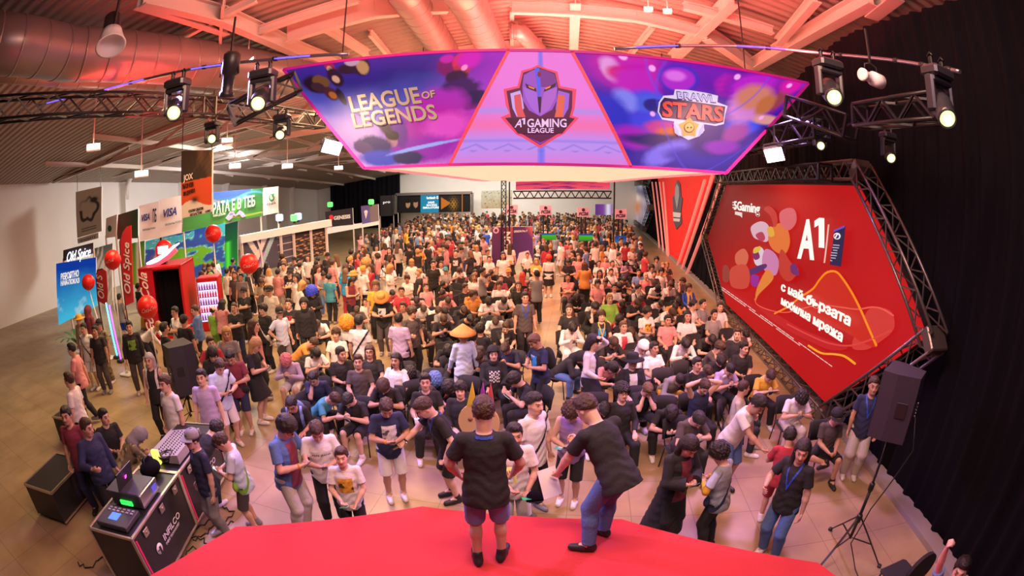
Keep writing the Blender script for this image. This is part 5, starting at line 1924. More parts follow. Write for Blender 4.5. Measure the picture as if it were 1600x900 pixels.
b = board('far_banner', Plane((2, 50), (14, 50)), ((930, 336), (957, 336), (957, 319), (930, 319)), 'far violet lit booth screen near the right end of the back wall', 'screen', lambda u, v: mixc_arr(mixc(S('7a4a9a'), S('b06ac0'), u), S('f8f0ff'), np.exp(-((u - .75) / .15) ** 2)), m=PAINTL, nu=20, nv=10)
# football game stations: sign on a pole above a screen
for k, (x, y, sx, sy, ln) in enumerate(((800, 327, 0, 0, 'first from the left'), (853, 328, 857, 369, 'second from the left'), (912, 331, 914, 370, 'third from the left'), (970, 334, 970, 373, 'last, nearest the wall screen'))):
    Y = 26 + k * .4
    pl = Plane((-4, Y), (14, Y))
    q = [pl.px(*p) for p in ((x - 10, y + 8), (x + 9, y + 8), (x + 9, y - 7), (x - 10, y - 7))]
    o = empty('game_station', Vector(((q[0].x + q[1].x) / 2, Y, 0)), 0, 'football game station, pale pink sign on black pole, ' + ln, 'game station', 'football game stations')
    inv = Matrix.Translation(-o.location)
    t = MB(); t.slab([inv @ p for p in q], (0, .06, 0)); t.build('sign_board', mat('pale pink sign', lin('f0b0bc'), .5, emit=.2), o)
    letter_px(o, pl, 'FC26', (x - 8, y + 5.5), (x + 7, y + 5), (x - 8, y + 1), mat('dark red print', lin('5a1830'), .5), off=.04, bold=.05, shear=.2)
    art(o, pl, circle_px(x - .5, y - 3, 2.6), mat('dark red print', lin('5a1830'), .5), .04, .02, 'mark')
    t = MB(); t.bar((-.12, .05, 0), (-.12, .05, (inv @ q[0]).z), .09); t.bar((.12, .05, 0), (.12, .05, (inv @ q[0]).z), .09)
    for j in range(3):
        t.box((-.3, -.02, 1.0 + j * .5), (.3, .06, 1.06 + j * .5))
    t.build('pole', M_black, o)
    if sx:
        q = [pl.px(*p, .4) for p in ((sx - 11, sy + 5), (sx + 11, sy + 5), (sx + 11, sy - 5.5), (sx - 11, sy - 5.5))]
        canvas('screen', bilerp(*[inv @ p for p in q]), 20, 8, lambda u, v: mixc_arr(mixc(S('48b030') if k < 3 else S('4a90c8'), S('70d84a') if k < 3 else S('203a80'), v), S('2a58c0'), (v > .75).astype(float)), PAINTL, o)
        t = MB(); t.slab([inv @ p + Vector((0, .02, 0)) for p in q], (0, .08, 0)); t.bar((inv @ q[0] + inv @ q[1]) / 2 + Vector((0, .08, 0)), Vector((0, .05, 1.1)), .08); t.build('screen_case', M_black, o)
# purple laptop stand
lp = Plane((-2, 24), (8, 24))
for k, (quad, lab) in enumerate(((((768, 412), (800, 418), (801, 354), (769, 355)), 'purple stand panel with a big vertical white word'), (((801, 416), (833, 404), (832, 354), (801, 354)), 'purple and orange stand panel with a white laptop picture'))):
    b = board('stand_panel', lp, quad, lab, 'display', (lambda u, v: mixc_arr(mixc(S('4a2260'), S('5c2a6a'), v), S('d06a5a'), np.clip((u - .6) + (v - .75), 0, 1))) if k == 0 else (lambda u, v: mixc_arr(mixc_arr(mixc(S('3c2468'), S('58308a'), u), S('e07858'), np.clip(u + v - 1.55, 0, 1) * 2), S('e8e0f0'), ((v < .3) & (np.abs(u - .55) < .4 * (1 - v * 1.5))).astype(float))), nu=40, nv=40, post=False)
    if k == 0:
        letter_px(b, lp, 'LEGION', (797, 412), (797, 362), (788, 412), M_twhite, off=.05, bold=.04)
        art(b, lp, circle_px(775, 360, 4.6), printm('pale pink', 'f0c8d8'), .05, .02)
        art(b, lp, circle_px(775, 360, 2.6), printm('purple', '5c2a6a'), .08, .02)
    else:
        letter_px(b, lp, 'LEGION Pro 7', (803, 363), (824, 362), (803, 360), M_twhite, off=.05, bold=.03)
# slim truss towers and white column near the middle back
for x, yb, yt, lab in ((787, 345, 284, 'thin lattice tower left of the far pink banner'), ):
    p = Plane((-4, 24), (8, 24)).px(x, 300)
    truss('support_tower', (p.x, p.y, 0), (p.x, p.y, 4.7), .22, M_blackm, lab, 'truss', None, .3, up=(0, 1, 0), r=.03)
# tables in the gaming zone
M_table = mat('pale pink table top', (.62, .42, .36), .5)
for x, y, w, lab in ((885, 398, 3.4, 'long pale table with players behind the seated crowd'), (755, 388, 2.6, 'pale card table in the standing crowd left of the purple stand'), (700, 385, 1.6, 'small pale table with players leaning over it')):
    p = at_z(x, y, .75)
    o = empty('table', (p.x, p.y, 0), R(3), lab, 'table')
    t = MB(); t.box((-w / 2, -.4, .71), (w / 2, .4, .75), .01); t.build('table_top', M_table, o)
    for sx in (-w / 2 + .08, w / 2 - .08):
        for sy in (-.33, .33):
            t = MB(); t.tube([(sx, sy, 0), (sx, sy, .71)], .02, 8); t.build('leg', M_black, o)
# ------------------------------------------------------------------ people: smooth figures grown from joint positions
class Field:
    """Distance field on a grid; shapes blend where they meet; mesh() draws the skin round it."""
    def __init__(s, lo, hi, h):
        s.lo = np.array(lo, np.float32)
        s.h = h
        n = np.ceil((np.array(hi) - s.lo) / h).astype(int) + 1
        s.ax = [(s.lo[i] + h * np.arange(n[i])).astype(np.float32) for i in range(3)]
        s.d = np.full(tuple(n), 9.0, np.float32)

    def sl(s, lo, hi):
        r = []
        for i in range(3):
            a = int(max(0, math.floor((lo[i] - s.lo[i]) / s.h)))
            b = int(min(len(s.ax[i]), math.ceil((hi[i] - s.lo[i]) / s.h) + 1))
            r.append(slice(a, max(a, b)))
        return tuple(r)

    def pts(s, q):
        return np.meshgrid(s.ax[0][q[0]], s.ax[1][q[1]], s.ax[2][q[2]], indexing='ij', sparse=True)

    def put(s, q, f, k, mode='u'):
        o = s.d[q]
        if o.size == 0:
            return
        if mode == 'sub':
            f = -f
            hh = np.clip(.5 - .5 * (o - f) / k, 0, 1)
            s.d[q] = o * (1 - hh) + f * hh + k * hh * (1 - hh)
            return
        hh = np.clip(.5 + .5 * (o - f) / k, 0, 1)
        s.d[q] = o * (1 - hh) + f * hh - k * hh * (1 - hh)

    def cone(s, a, b, ra, rb, k=.02, cut=False, mode='u'):
        a, b = np.array(a, np.float32), np.array(b, np.float32)
        m = max(ra, rb) + k + 2.5 * s.h
        q = s.sl(np.minimum(a, b) - m, np.maximum(a, b) + m)
        x, y, z = s.pts(q)
        ab = b - a
        L2 = float(ab @ ab) + 1e-9
        t = ((x - a[0]) * ab[0] + (y - a[1]) * ab[1] + (z - a[2]) * ab[2]) / L2
        tc = np.clip(t, 0, 1)
        d = np.sqrt((x - a[0] - tc * ab[0]) ** 2 + (y - a[1] - tc * ab[1]) ** 2 + (z - a[2] - tc * ab[2]) ** 2) - (ra + tc * (rb - ra))
        if cut:
            d = np.maximum(d, (t - 1) * math.sqrt(L2))
        s.put(q, d, k, mode)

    def ell(s, c, r, k=.02, M=None, mode='u', noise=None):
        """ellipsoid; M rows: the ellipsoid's own axes"""
        c = np.array(c, np.float32)
        m = max(r) + k + 2.5 * s.h + (.03 if noise else 0)
        q = s.sl(c - m, c + m)
        x, y, z = s.pts(q)
        x, y, z = x - c[0], y - c[1], z - c[2]
        if M is not None:
            x, y, z = [M[i][0] * x + M[i][1] * y + M[i][2] * z for i in range(3)]
        kk = np.sqrt((x / r[0]) ** 2 + (y / r[1]) ** 2 + (z / r[2]) ** 2)
        d = (kk - 1) * min(r)
        if noise:
            d = d + noise(x, y, z)
        s.put(q, d, k, mode)

    def loft(s, o, M, prof, k=.03, grow=0.0, cap=(True, True), fold=0.0):
        """elliptical tube along axis M[2] from o: prof rows (w, rx, ry, shift forward)"""
        P = np.array(prof, np.float32)
        o = np.array(o, np.float32)
        M = np.array(M, np.float32)
        c = o + M[2] * P[:, 0].mean()
        m = max(P[:, 1].max(), P[:, 2].max(), (P[-1, 0] - P[0, 0]) / 2) * 1.25 + grow + k + 3 * s.h
        q = s.sl(c - m, c + m)
        x, y, z = s.pts(q)
        x, y, z = x - o[0], y - o[1], z - o[2]
        u, v, w = [M[i][0] * x + M[i][1] * y + M[i][2] * z for i in range(3)]
        rx, ry, sh = [np.interp(w, P[:, 0], P[:, i]).astype(np.float32) for i in (1, 2, 3)]
        rx, ry = rx + grow, ry + grow
        d = (np.sqrt((u / rx) ** 2 + ((v - sh) / ry) ** 2) - 1) * np.minimum(rx, ry)
        if fold:
            d = d + fold * np.sin(w * 55 + u * 17 + np.sin(u * 23) * 2) * np.clip((P[-1, 0] - w) / .35, 0, 1)
        d = np.maximum(d, np.maximum(P[0, 0] - w, w - P[-1, 0]))
        s.put(q, d, k)

    def mesh(s):
        d, h = s.d, s.h
        g = d < 0
        c = np.zeros(tuple(n - 1 for n in d.shape), np.int8)
        for i in (0, 1):
            for j in (0, 1):
                for k in (0, 1):
                    c += g[i:d.shape[0] - 1 + i, j:d.shape[1] - 1 + j, k:d.shape[2] - 1 + k]
        I = np.argwhere((c > 0) & (c < 8))
        vid = np.full(c.shape, -1, np.int32)
        vid[I[:, 0], I[:, 1], I[:, 2]] = np.arange(len(I))
        acc = np.zeros((len(I), 3), np.float32)
        cnt = np.zeros(len(I), np.float32)
        for ax in range(3):
            o1, o2 = [i for i in range(3) if i != ax]
            for a in (0, 1):
                for b in (0, 1):
                    p = I.copy()
                    p[:, o1] += a
                    p[:, o2] += b
                    q = p.copy()
                    q[:, ax] += 1
                    va, vb = d[p[:, 0], p[:, 1], p[:, 2]], d[q[:, 0], q[:, 1], q[:, 2]]
                    m = (va < 0) != (vb < 0)
                    t = np.where(m, va / np.where(m, va - vb, 1), 0)
                    pos = p.astype(np.float32)
                    pos[:, ax] += t
                    acc += pos * m[:, None]
                    cnt += m
        V = acc / np.maximum(cnt, 1)[:, None] * h + s.lo
        F = []
        for ax in range(3):
            o1, o2 = (ax + 1) % 3, (ax + 2) % 3
            A = np.moveaxis(g, (ax, o1, o2), (0, 1, 2))
            W = np.moveaxis(vid, (ax, o1, o2), (0, 1, 2))
            e = A[:-1, 1:-1, 1:-1] != A[1:, 1:-1, 1:-1]
            J = np.argwhere(e)
            if len(J) == 0:
                continue
            i, j, k = J[:, 0], J[:, 1], J[:, 2]
            quad = np.stack([W[i, j, k], W[i, j + 1, k], W[i, j + 1, k + 1], W[i, j, k + 1]], 1)
            inside = A[i, j + 1, k + 1]
            quad[~inside] = quad[~inside][:, ::-1]
            F.append(quad)
        return V, (np.concatenate(F) if F else np.zeros((0, 4), int))


def mesh_from(name, V, F, m, col=None, smooth=True):
    me = bpy.data.meshes.new(name)
    me.vertices.add(len(V))
    me.vertices.foreach_set('co', np.ascontiguousarray(V, np.float32).ravel())
    n = len(F)
    me.loops.add(n * 4)
    me.loops.foreach_set('vertex_index', np.ascontiguousarray(F, np.int32).ravel())
    me.polygons.add(n)
    me.polygons.foreach_set('loop_start', np.arange(n, dtype=np.int32) * 4)
    me.polygons.foreach_set('loop_total', np.full(n, 4, np.int32))
    me.polygons.foreach_set('use_smooth', np.full(n, smooth))
    if col is not None:
        a = me.color_attributes.new('Col', 'FLOAT_COLOR', 'POINT')
        b = np.ones((len(V), 4), np.float32)
        b[:, :3] = col
        a.data.foreach_set('color', b.ravel())
    me.update(calc_edges=True)
    me.materials.append(m)
    return me


def rot(rx=0, ry=0, rz=0):
    return np.array((Matrix.Rotation(R(rz), 3, 'Z') @ Matrix.Rotation(R(ry), 3, 'Y') @ Matrix.Rotation(R(rx), 3, 'X')))


def ik(a, b, l1, l2, hint):
    a, b, hint = np.array(a, float), np.array(b, float), np.array(hint, float)
    d = b - a
    L = np.linalg.norm(d)
    if L > (l1 + l2) * .995:
        d = d / L * (l1 + l2) * .995
        b = a + d
        L = np.linalg.norm(d)
    n = d / L
    x = (l1 * l1 - l2 * l2 + L * L) / (2 * L)
    hgt = math.sqrt(max(l1 * l1 - x * x, 0))
    hv = hint - n * (hint @ n)
    hv /= np.linalg.norm(hv) + 1e-9
    return a + n * x + hv * hgt, b


class Pose:
    """Joint positions in metres for a 1.75 m figure looking along +y, right hand at +x."""
    def __init__(s, pelvis=(0, 0, .94), lean=0, side=0, twist=0, nod=0, turn=0, rh=(.26, .06, .84), lh=(-.26, .06, .84),
                 rf=(.11, .0, .085), lf=(-.11, .0, .085), re=(.5, -.6, -.4), le=(-.5, -.6, -.4), rk=(.1, 1, 0), lk=(-.1, 1, 0), rt=0, lt=0,
                 grip='relax', rgrip=None, lgrip=None, hd=None, slim=1.0):
        s.slim = slim
        s.pel = np.array(pelvis, float)
        s.T = rot(-lean, side, 0) @ rot(0, 0, twist)         # torso axes as columns
        up, rt_, fw = s.T[:, 2], s.T[:, 0], s.T[:, 1]
        s.up, s.right, s.fwd = up, rt_, fw
        s.neck = s.pel + up * .53
        s.sh = {1: s.pel + up * .462 + rt_ * .172 * slim - fw * .01, -1: s.pel + up * .462 - rt_ * .172 * slim - fw * .01}
        s.Hd = s.T @ rot(-nod, 0, 0) if turn == 0 else s.T @ rot(0, 0, turn) @ rot(-nod, 0, 0)
        s.head = s.neck + up * .05 + s.Hd[:, 2] * .105 + s.Hd[:, 1] * .02
        s.el, s.wr = {}, {}
        for k, hint in ((1, re), (-1, le)):
            h = rh if k == 1 else lh
            if isinstance(h[0], str):                         # ('face', dx, dy, dz): relative to the head's own axes
                h = s.head + s.Hd @ np.array(h[1:])
            s.el[k], s.wr[k] = ik(s.sh[k], h, .285, .25, hint)
        s.hip = {1: s.pel + rot(0, 0, 0) @ np.array([.095, 0, -.03]), -1: s.pel + np.array([-.095, 0, -.03])}
        s.kn, s.an = {}, {}
        for k, f, hint in ((1, rf, rk), (-1, lf, lk)):
            s.kn[k], s.an[k] = ik(s.hip[k], f, .43, .42, hint)
        s.toe = {1: rt, -1: lt}
        s.grip = {1: rgrip or grip, -1: lgrip or grip}
        s.hd = hd or {}

    def bounds(s, m=.2):
        P = np.array([s.pel, s.head, *s.el.values(), *s.wr.values(), *s.kn.values(), *s.an.values()])
        lo, hi = P.min(0) - m, P.max(0) + m
        lo[2] = min(lo[2], s.an[1][2] - .1)
        return lo, hi


TORSO = [(-.12, .13, .105, 0), (-.04, .165, .125, -.005), (.04, .16, .12, 0), (.14, .142, .105, .012), (.24, .15, .112, .012), (.34, .168, .118, .008), (.42, .165, .11, .0), (.475, .13, .085, -.012), (.52, .07, .062, -.012)]
SHIRT = [(-.15, .200, .160, 0), (-.05, .198, .158, 0), (.06, .184, .145, .004), (.16, .170, .130, .01), (.26, .176, .134, .01), (.36, .180, .134, .006), (.42, .170, .122, 0), (.475, .130, .094, -.012), (.525, .08, .076, -.012)]


def hand(f, P, k, fine):
    """palm, five fingers and thumb at wrist k"""
    w, e = P.wr[k], P.el[k]
    d = (w - e) / (np.linalg.norm(w - e) + 1e-9)
    g = P.grip[k]
    if k in P.hd:
        d2 = np.array(P.hd[k], float)
        d = d2 / np.linalg.norm(d2)
    # palm normal: towards the body's middle, or towards the head when raised
    tgt = (P.pel + P.up * .3 + P.fwd * .12) if g != 'face' else P.head
    n = tgt - w
    if g in ('phone', 'hold'):
        n = P.head - w
    if g == 'thigh':
        n = np.array([0, 0, -1.0])
    n = n - d * (n @ d)
    n /= np.linalg.norm(n) + 1e-9
    s = np.cross(d, n)                                         # across the palm
    tipside = 1.0 if (s @ np.array([0, 1, .3])) > 0 else -1.0  # the thumb points forward or up
    if g in ('phone', 'hold'):
        tipside = 1.0 if (s @ (P.right * k)) < 0 or True and (s @ np.array([0, 0, 1])) > 0 else -1.0
    s = s * tipside
    r = .0095 if fine else .012
    for i in range(4):
        off = (i - 1.5) * .021
        base = w + d * .035 + s * off * .6
        kn = w + d * .088 + s * off
        f.cone(base, kn, .0145, .0115, .012)
        L = (.036, .043, .040, .031)[3 - i] * 1.05
        curl = {'relax': (25, 35), 'phone': (55, 70), 'hold': (65, 80), 'fist': (80, 95), 'flat': (5, 8), 'face': (8, 18), 'thigh': (12, 20)}[g]
        a1, a2 = R(curl[0] + 4 * i), R(curl[0] + curl[1] + 4 * i)
        m = kn + (d * math.cos(a1) + n * math.sin(a1)) * L
        t = m + (d * math.cos(a2) + n * math.sin(a2)) * L * .85
        f.cone(kn, m, r, r * .93, .004)
        f.cone(m, t, r * .93, r * .75, .004)
    t0 = w + d * .03 + s * .026
    t1 = w + d * .062 + s * .05 + n * .018
    t2 = t1 + d * .03 + n * (.022 if g in ('phone', 'hold', 'fist') else .006) - s * (.012 if g in ('phone', 'hold', 'fist') else -.004)
    f.cone(t0, t1, .0135, .0115, .012)
    f.cone(t1, t2, r * 1.1, r * .8, .004)


HS = 1.10


class Scaled:
    """the same field with every radius scaled, for heads"""
    def __init__(s, f, k):
        s.f, s.k = f, k

    def cone(s, a, b, ra, rb, k=.02, **q):
        s.f.cone(a, b, ra * s.k, rb * s.k, k, **q)

    def ell(s, c, r, k=.02, M=None, mode='u', noise=None):
        s.f.ell(c, [v * s.k for v in r], k, M, mode, noise)


def skin_mesh(P, h, beard=None, female=False, glasses=False):
    lo, hi = P.bounds()
    f = Field(lo, hi, h)
    fine = h < .009
    sl = P.slim
    M = P.T.T
    f.loft(P.pel, M, [(w, rx * sl, ry * sl, sh) for w, rx, ry, sh in TORSO], .03)
    for k in (1, -1):
        f.cone(P.pel + P.up * .44 + P.right * k * .08, P.sh[k], .056, .05, .03)
        f.cone(P.sh[k], P.el[k], .052 * sl, .041 * sl, .03)
        f.cone(P.el[k], P.el[k] + (P.wr[k] - P.el[k]) * .35, .041 * sl, .043 * sl, .012)
        f.cone(P.el[k] + (P.wr[k] - P.el[k]) * .3, P.wr[k], .042 * sl, .027 * sl, .012)
        hand(f, P, k, fine)
        f.cone(P.hip[k], P.kn[k], .085 * sl, .056 * sl, .04)
        f.cone(P.kn[k], P.kn[k] + (P.an[k] - P.kn[k]) * .35 + np.array([0, -.015, 0]), .054 * sl, .056 * sl, .02)
        f.cone(P.kn[k] + (P.an[k] - P.kn[k]) * .3 + np.array([0, -.015, 0]), P.an[k], .056 * sl, .037 * sl, .02)
        f.cone(P.an[k], P.an[k] + rot(0, 0, P.toe[k]) @ np.array([0, .12, -.045]), .04, .03, .03)
    # head
    H = P.Hd
    g0 = f
    f = Scaled(g0, HS)
    X = lambda x, y, z: P.head + H @ (np.array([x, y, z]) * HS)
    MT = H.T
    f.cone(P.neck - P.up * .03, X(0, -.025, -.05), .056 * sl, .054, .03)
    f.ell(X(0, -.012, .035), (.077, .097, .092), .02, MT)
    f.ell(X(0, .022, -.03), (.064, .072, .086), .03, MT)
    f.ell(X(0, .05, -.082), (.036 if female else .042, .036, .028), .03, MT)
    f.cone(X(-.03, .083, .034), X(.03, .083, .034), .013, .013, .015)
    for sx in (-1, 1):
        f.ell(X(sx * .032, .104, .012), (.015, .011, .009), .010, MT, 'sub')
        f.ell(X(sx * .077, -.008, -.005), (.010, .021, .031), .006, MT)
        f.cone(X(sx * .035, .066, -.03), X(sx * .045, .05, -.01), .02, .02, .02)
    f.cone(X(0, .088, .015), X(0, .113, -.022), .009, .0125, .010)
    f.cone(X(-.012, .098, -.026), X(.012, .098, -.026), .009, .009, .008)
    f.cone(X(-.017, .09, -.055), X(.017, .09, -.055), .0085, .0085, .006)
    f.ell(X(0, .098, -.0555), (.02, .006, .0022), .003, MT, 'sub')
    f = g0
    V, F = f.mesh()
    L = (V - P.head) @ H / HS
    c = np.ones((len(V), 3), np.float32)
    near = np.linalg.norm(L, axis=1) < .17
    nz = .5 + .5 * np.sin(L[:, 0] * 190) * np.sin(L[:, 2] * 170)
    front = near & (L[:, 1] > .055)
    e = np.minimum(np.hypot(L[:, 0] - .032, L[:, 2] - .010), np.hypot(L[:, 0] + .032, L[:, 2] - .010))
    rs = 1.0 if fine else 1.25
    c[front & (e < .0155 * rs)] = (.80, .68, .62)
    c[front & (e < .0115 * rs)] = (.95, .95, .95) if fine else (.72, .60, .54)
    c[front & (e < .0072 * rs)] = (.06, .04, .03) if fine else (.14, .10, .08)
    ax = np.abs(L[:, 0])
    brow = front & (ax > .012) & (ax < .05) & (np.abs(L[:, 2] - (.034 + .006 * np.sin((ax - .012) / .038 * 3.1))) < .0058 * rs)
    c[brow] = (.16, .10, .08)
    lip = front & (ax < .024) & (np.abs(L[:, 2] + .056) < .0095)
    c[lip] = (.78, .45, .42) if not female else (.75, .30, .32)
    chk = near & (L[:, 1] > .04) & (np.hypot(ax - .045, L[:, 2] + .03) < .022)
    c[chk] *= (1.0, .90, .88)
    if beard:
        b = near & (L[:, 1] > .0) & (L[:, 2] < -.035 + .5 * np.clip(.05 - L[:, 1], 0, .05)) & (L[:, 2] > -.14) & ~lip
        b |= front & (ax < .032) & (np.abs(L[:, 2] + .042) < .006)
        c[b] = c[b] * .4 + np.array(beard) * .6
    if glasses:
        rr = np.minimum(np.hypot((L[:, 0] - .033) * .85, L[:, 2] - .006), np.hypot((L[:, 0] + .033) * .85, L[:, 2] - .006))
        c[front & (np.abs(rr - .021) < .0035 * rs)] = (.03, .03, .03)
        c[front & (ax < .014) & (np.abs(L[:, 2] - .012) < .004)] = (.03, .03, .03)
        c[near & (ax > .05) & (L[:, 1] > 0) & (L[:, 1] <= .08) & (np.abs(L[:, 2] - .012) < .005)] = (.03, .03, .03)
    return V, F, c


def top_mesh(P, h, kind):
    lo, hi = P.bounds(.26)
    f = Field(lo, hi, h)
    sl = P.slim
    M = P.T.T
    prof = [(w, rx * sl, ry * sl, sh) for w, rx, ry, sh in SHIRT]
    g = 0.0
    if kind in ('hoodie', 'jacket'):
        g = .014
    if kind == 'robe':
        prof = [(-.75, .30, .26, .0)] + prof
        if P.pel[2] < .8:
            prof = prof[1:]
        g = .012
    if kind == 'crop':
        prof = [p for p in prof if p[0] > .1]
    if kind == 'dress' and P.pel[2] > .8:
        prof = [(-.52, .30, .27, .0), (-.3, .24, .21, 0)] + prof
    f.loft(P.pel, M, prof, .02, g, fold=.003)
    for k in (1, -1):
        if kind == 'tank':
            f.cone(P.pel + P.up * .44 + P.right * k * .08, P.sh[k] - P.right * k * .03, .07, .06, .03)
            continue
        f.cone(P.pel + P.up * .455 + P.right * k * .06, P.sh[k], .064 * sl + g, .058 * sl + g, .022)
        up = P.el[k] - P.sh[k]
        if kind in ('tee', 'crop', 'dress'):
            f.cone(P.sh[k], P.sh[k] + up * .70, .058 * sl, .069 * sl, .016, cut=True)
        else:
            w = .25 if kind != 'robe' else .24
            f.cone(P.sh[k], P.el[k], .058 * sl + g, .052 * sl + g, .016)
            e = P.wr[k] - P.el[k]
            f.cone(P.el[k], P.el[k] + e * .93, .054 * sl + g, (.04 if kind != 'robe' else .085) * sl + g * .5, .02, cut=True)
    if kind == 'hoodie':
        f.cone(P.neck + P.up * -.01 - P.fwd * .05 - P.right * .05, P.neck - P.up * .01 - P.fwd * .05 + P.right * .05, .055, .055, .03)
    # neck opening
    f.cone(P.neck - P.up * .005 + P.fwd * .015, P.neck + P.up * .12 + P.fwd * .0, .06, .075, .012, mode='sub')
    return f.mesh()


def bottom_mesh(P, h, kind):
    lo, hi = P.bounds(.26)
    f = Field(lo, hi, h)
    sl = P.slim
    M = P.T.T
    f.ell(P.pel + np.array([0, -.005, -.03]), (.172 * sl, .130 * sl, .12), .03)
    f.loft(P.pel, M, [(-.08, .168 * sl, .130 * sl, 0), (.04, .158 * sl, .120 * sl, 0)], .02)
    if kind == 'skirt':
        a = (P.kn[1] + P.kn[-1]) / 2
        d = a - P.pel
        f.cone(P.pel + d * .15, P.pel + d * .85, .16, .23, .05, cut=True)
        for k in (1, -1):
            f.cone(P.hip[k], P.hip[k] + (P.kn[k] - P.hip[k]) * .85, .11, .13, .06, cut=True)
        return f.mesh()
    for k in (1, -1):
        t = P.kn[k] - P.hip[k]
        if kind == 'shorts':
            f.cone(P.hip[k], P.kn[k] - t * .02, .098 * sl, .092 * sl, .03, cut=True)
        else:
            wide = 1.25 if kind == 'wide' else 1.0
            f.cone(P.hip[k], P.kn[k], .101 * sl, .084 * sl * wide, .03)
            s_ = P.an[k] - P.kn[k]
            f.cone(P.kn[k], P.kn[k] + s_ * .35 + np.array([0, -.012, 0]), .082 * sl * wide, .080 * sl * wide, .02)
            f.cone(P.kn[k] + s_ * .3 + np.array([0, -.012, 0]), P.kn[k] + s_ * .97, .080 * sl * wide, .067 * sl * wide, .02, cut=True)
    return f.mesh()


def shoe_mesh(P, h, k):
    a = P.an[k]
    D = rot(0, 0, P.toe[k])
    q = lambda x, y, z: a + D @ np.array([x, y, z])
    f = Field(a - .22, a + np.array([.22, .26, .2]), h)
    f.cone(q(0, -.045, -.042), q(0, .05, -.042), .046, .047, .02)
    f.cone(q(0, .05, -.045), q(0, .165, -.052), .049, .040, .02)
    f.cone(q(0, -.02, -.02), q(0, 0, .035), .050, .05, .02)
    s = f.sl(a - .3, a + .3)
    x, y, z = f.pts(s)
    f.d[s] = np.maximum(f.d[s], (a[2] - .083) - z + 0 * x + 0 * y)
    return f.mesh()


def wavy(amp, fr):
    return lambda x, y, z: amp * np.sin(x * fr + 1.3 * np.sin(z * fr * .7)) * np.sin(y * fr * .9 + .7) * np.sin(z * fr * .8 + x * fr * .3)


def hair_mesh(P, h, style):
    H = P.Hd
    MT = H.T
    X = lambda x, y, z: P.head + H @ (np.array([x, y, z]) * HS)
    ext = .5 if style in ('long', 'robehood') else .3
    lo, hi = P.head - np.array([.3, .3, ext + .1]), P.head + .32
    g0 = Field(lo, hi, h)
    f = Scaled(g0, HS)
    grow = {'short': .010, 'buzz': .0065, 'mop': .027, 'curly': .042, 'long': .017, 'bob': .024, 'puff': .10, 'fade': .016, 'hood': .04, 'cap': .013, 'hat': .012, 'cone': .012, 'bun': .012}[style]
    nz = {'short': wavy(.0065, 95), 'mop': wavy(.008, 60), 'curly': wavy(.014, 95), 'puff': wavy(.02, 90), 'long': wavy(.003, 70), 'fade': wavy(.007, 85), 'bob': wavy(.004, 60)}.get(style)
    f.ell(X(0, -.014, .038), (.078 + grow, .098 + grow, .094 + grow), .01, MT, noise=nz)
    if style in ('short', 'fade', 'mop'):
        f.ell(X(0, .025, .105), (.06, .07, .03 + grow * .6), .02, MT, noise=nz)
    # take the face away below the hairline
    yy = [-.16, -.09, -.02, .025, .055, .10]
    zz = {'short': [-.075, -.07, -.03, .0, .062, .078], 'buzz': [-.07, -.06, -.02, .0, .06, .078], 'fade': [-.045, -.03, .01, .04, .07, .085], 'mop': [-.09, -.085, -.05, -.015, .030, .046],
          'curly': [-.10, -.09, -.06, -.02, .040, .058], 'long': [-.14, -.14, -.12, .02, .062, .078], 'bob': [-.13, -.13, -.11, .01, .042, .05], 'puff': [-.12, -.12, -.10, -.06, .05, .06],
          'hood': [-.2, -.2, -.2, -.13, .06, .08], 'cap': [-.07, -.065, -.02, .0, .06, .075], 'hat': [-.09, -.08, -.03, .0, .06, .075], 'cone': [-.09, -.08, -.03, .0, .06, .075], 'bun': [-.07, -.06, -.02, .01, .062, .08]}[style]
    s = g0.sl(lo, hi)
    x, y, z = g0.pts(s)
    x, y, z = x - P.head[0], y - P.head[1], z - P.head[2]
    u, v, w = [MT[i][0] * x + MT[i][1] * y + MT[i][2] * z for i in range(3)]
    line = np.interp(v / HS, yy, zz)
    g0.d[s] = np.maximum(g0.d[s], line * HS - w)
    if style in ('long', 'bob'):
        L = .34 if style == 'long' else .13
        for sx in (-1, 1):
            f.cone(X(sx * .074, -.04, .02), X(sx * .080, -.025, -.10), .026, .028, .02)
            if style == 'long':
                f.cone(X(sx * .080, -.025, -.10), P.head + H @ np.array([sx * .085, -.02, -.14]) - P.up * .15 + P.fwd * .05, .028, .024, .02)
        b0 = X(0, -.075, 0)
        for sx in (-.05, 0, .05):
            f.cone(b0 + H[:, 0] * sx, b0 + H[:, 0] * sx * 1.3 - P.up * L - P.fwd * .055, .05, .042, .03)
    if style == 'hood':
        f.cone(X(0, -.06, -.02), P.neck - P.fwd * .06, .09, .085, .04)
        f.cone(X(0, .0, -.13), X(0, -.02, -.16), .09, .1, .03)
    if style == 'bun':
        f.ell(X(0, -.12, .06), (.045, .045, .045), .01, MT)
    return g0.mesh()


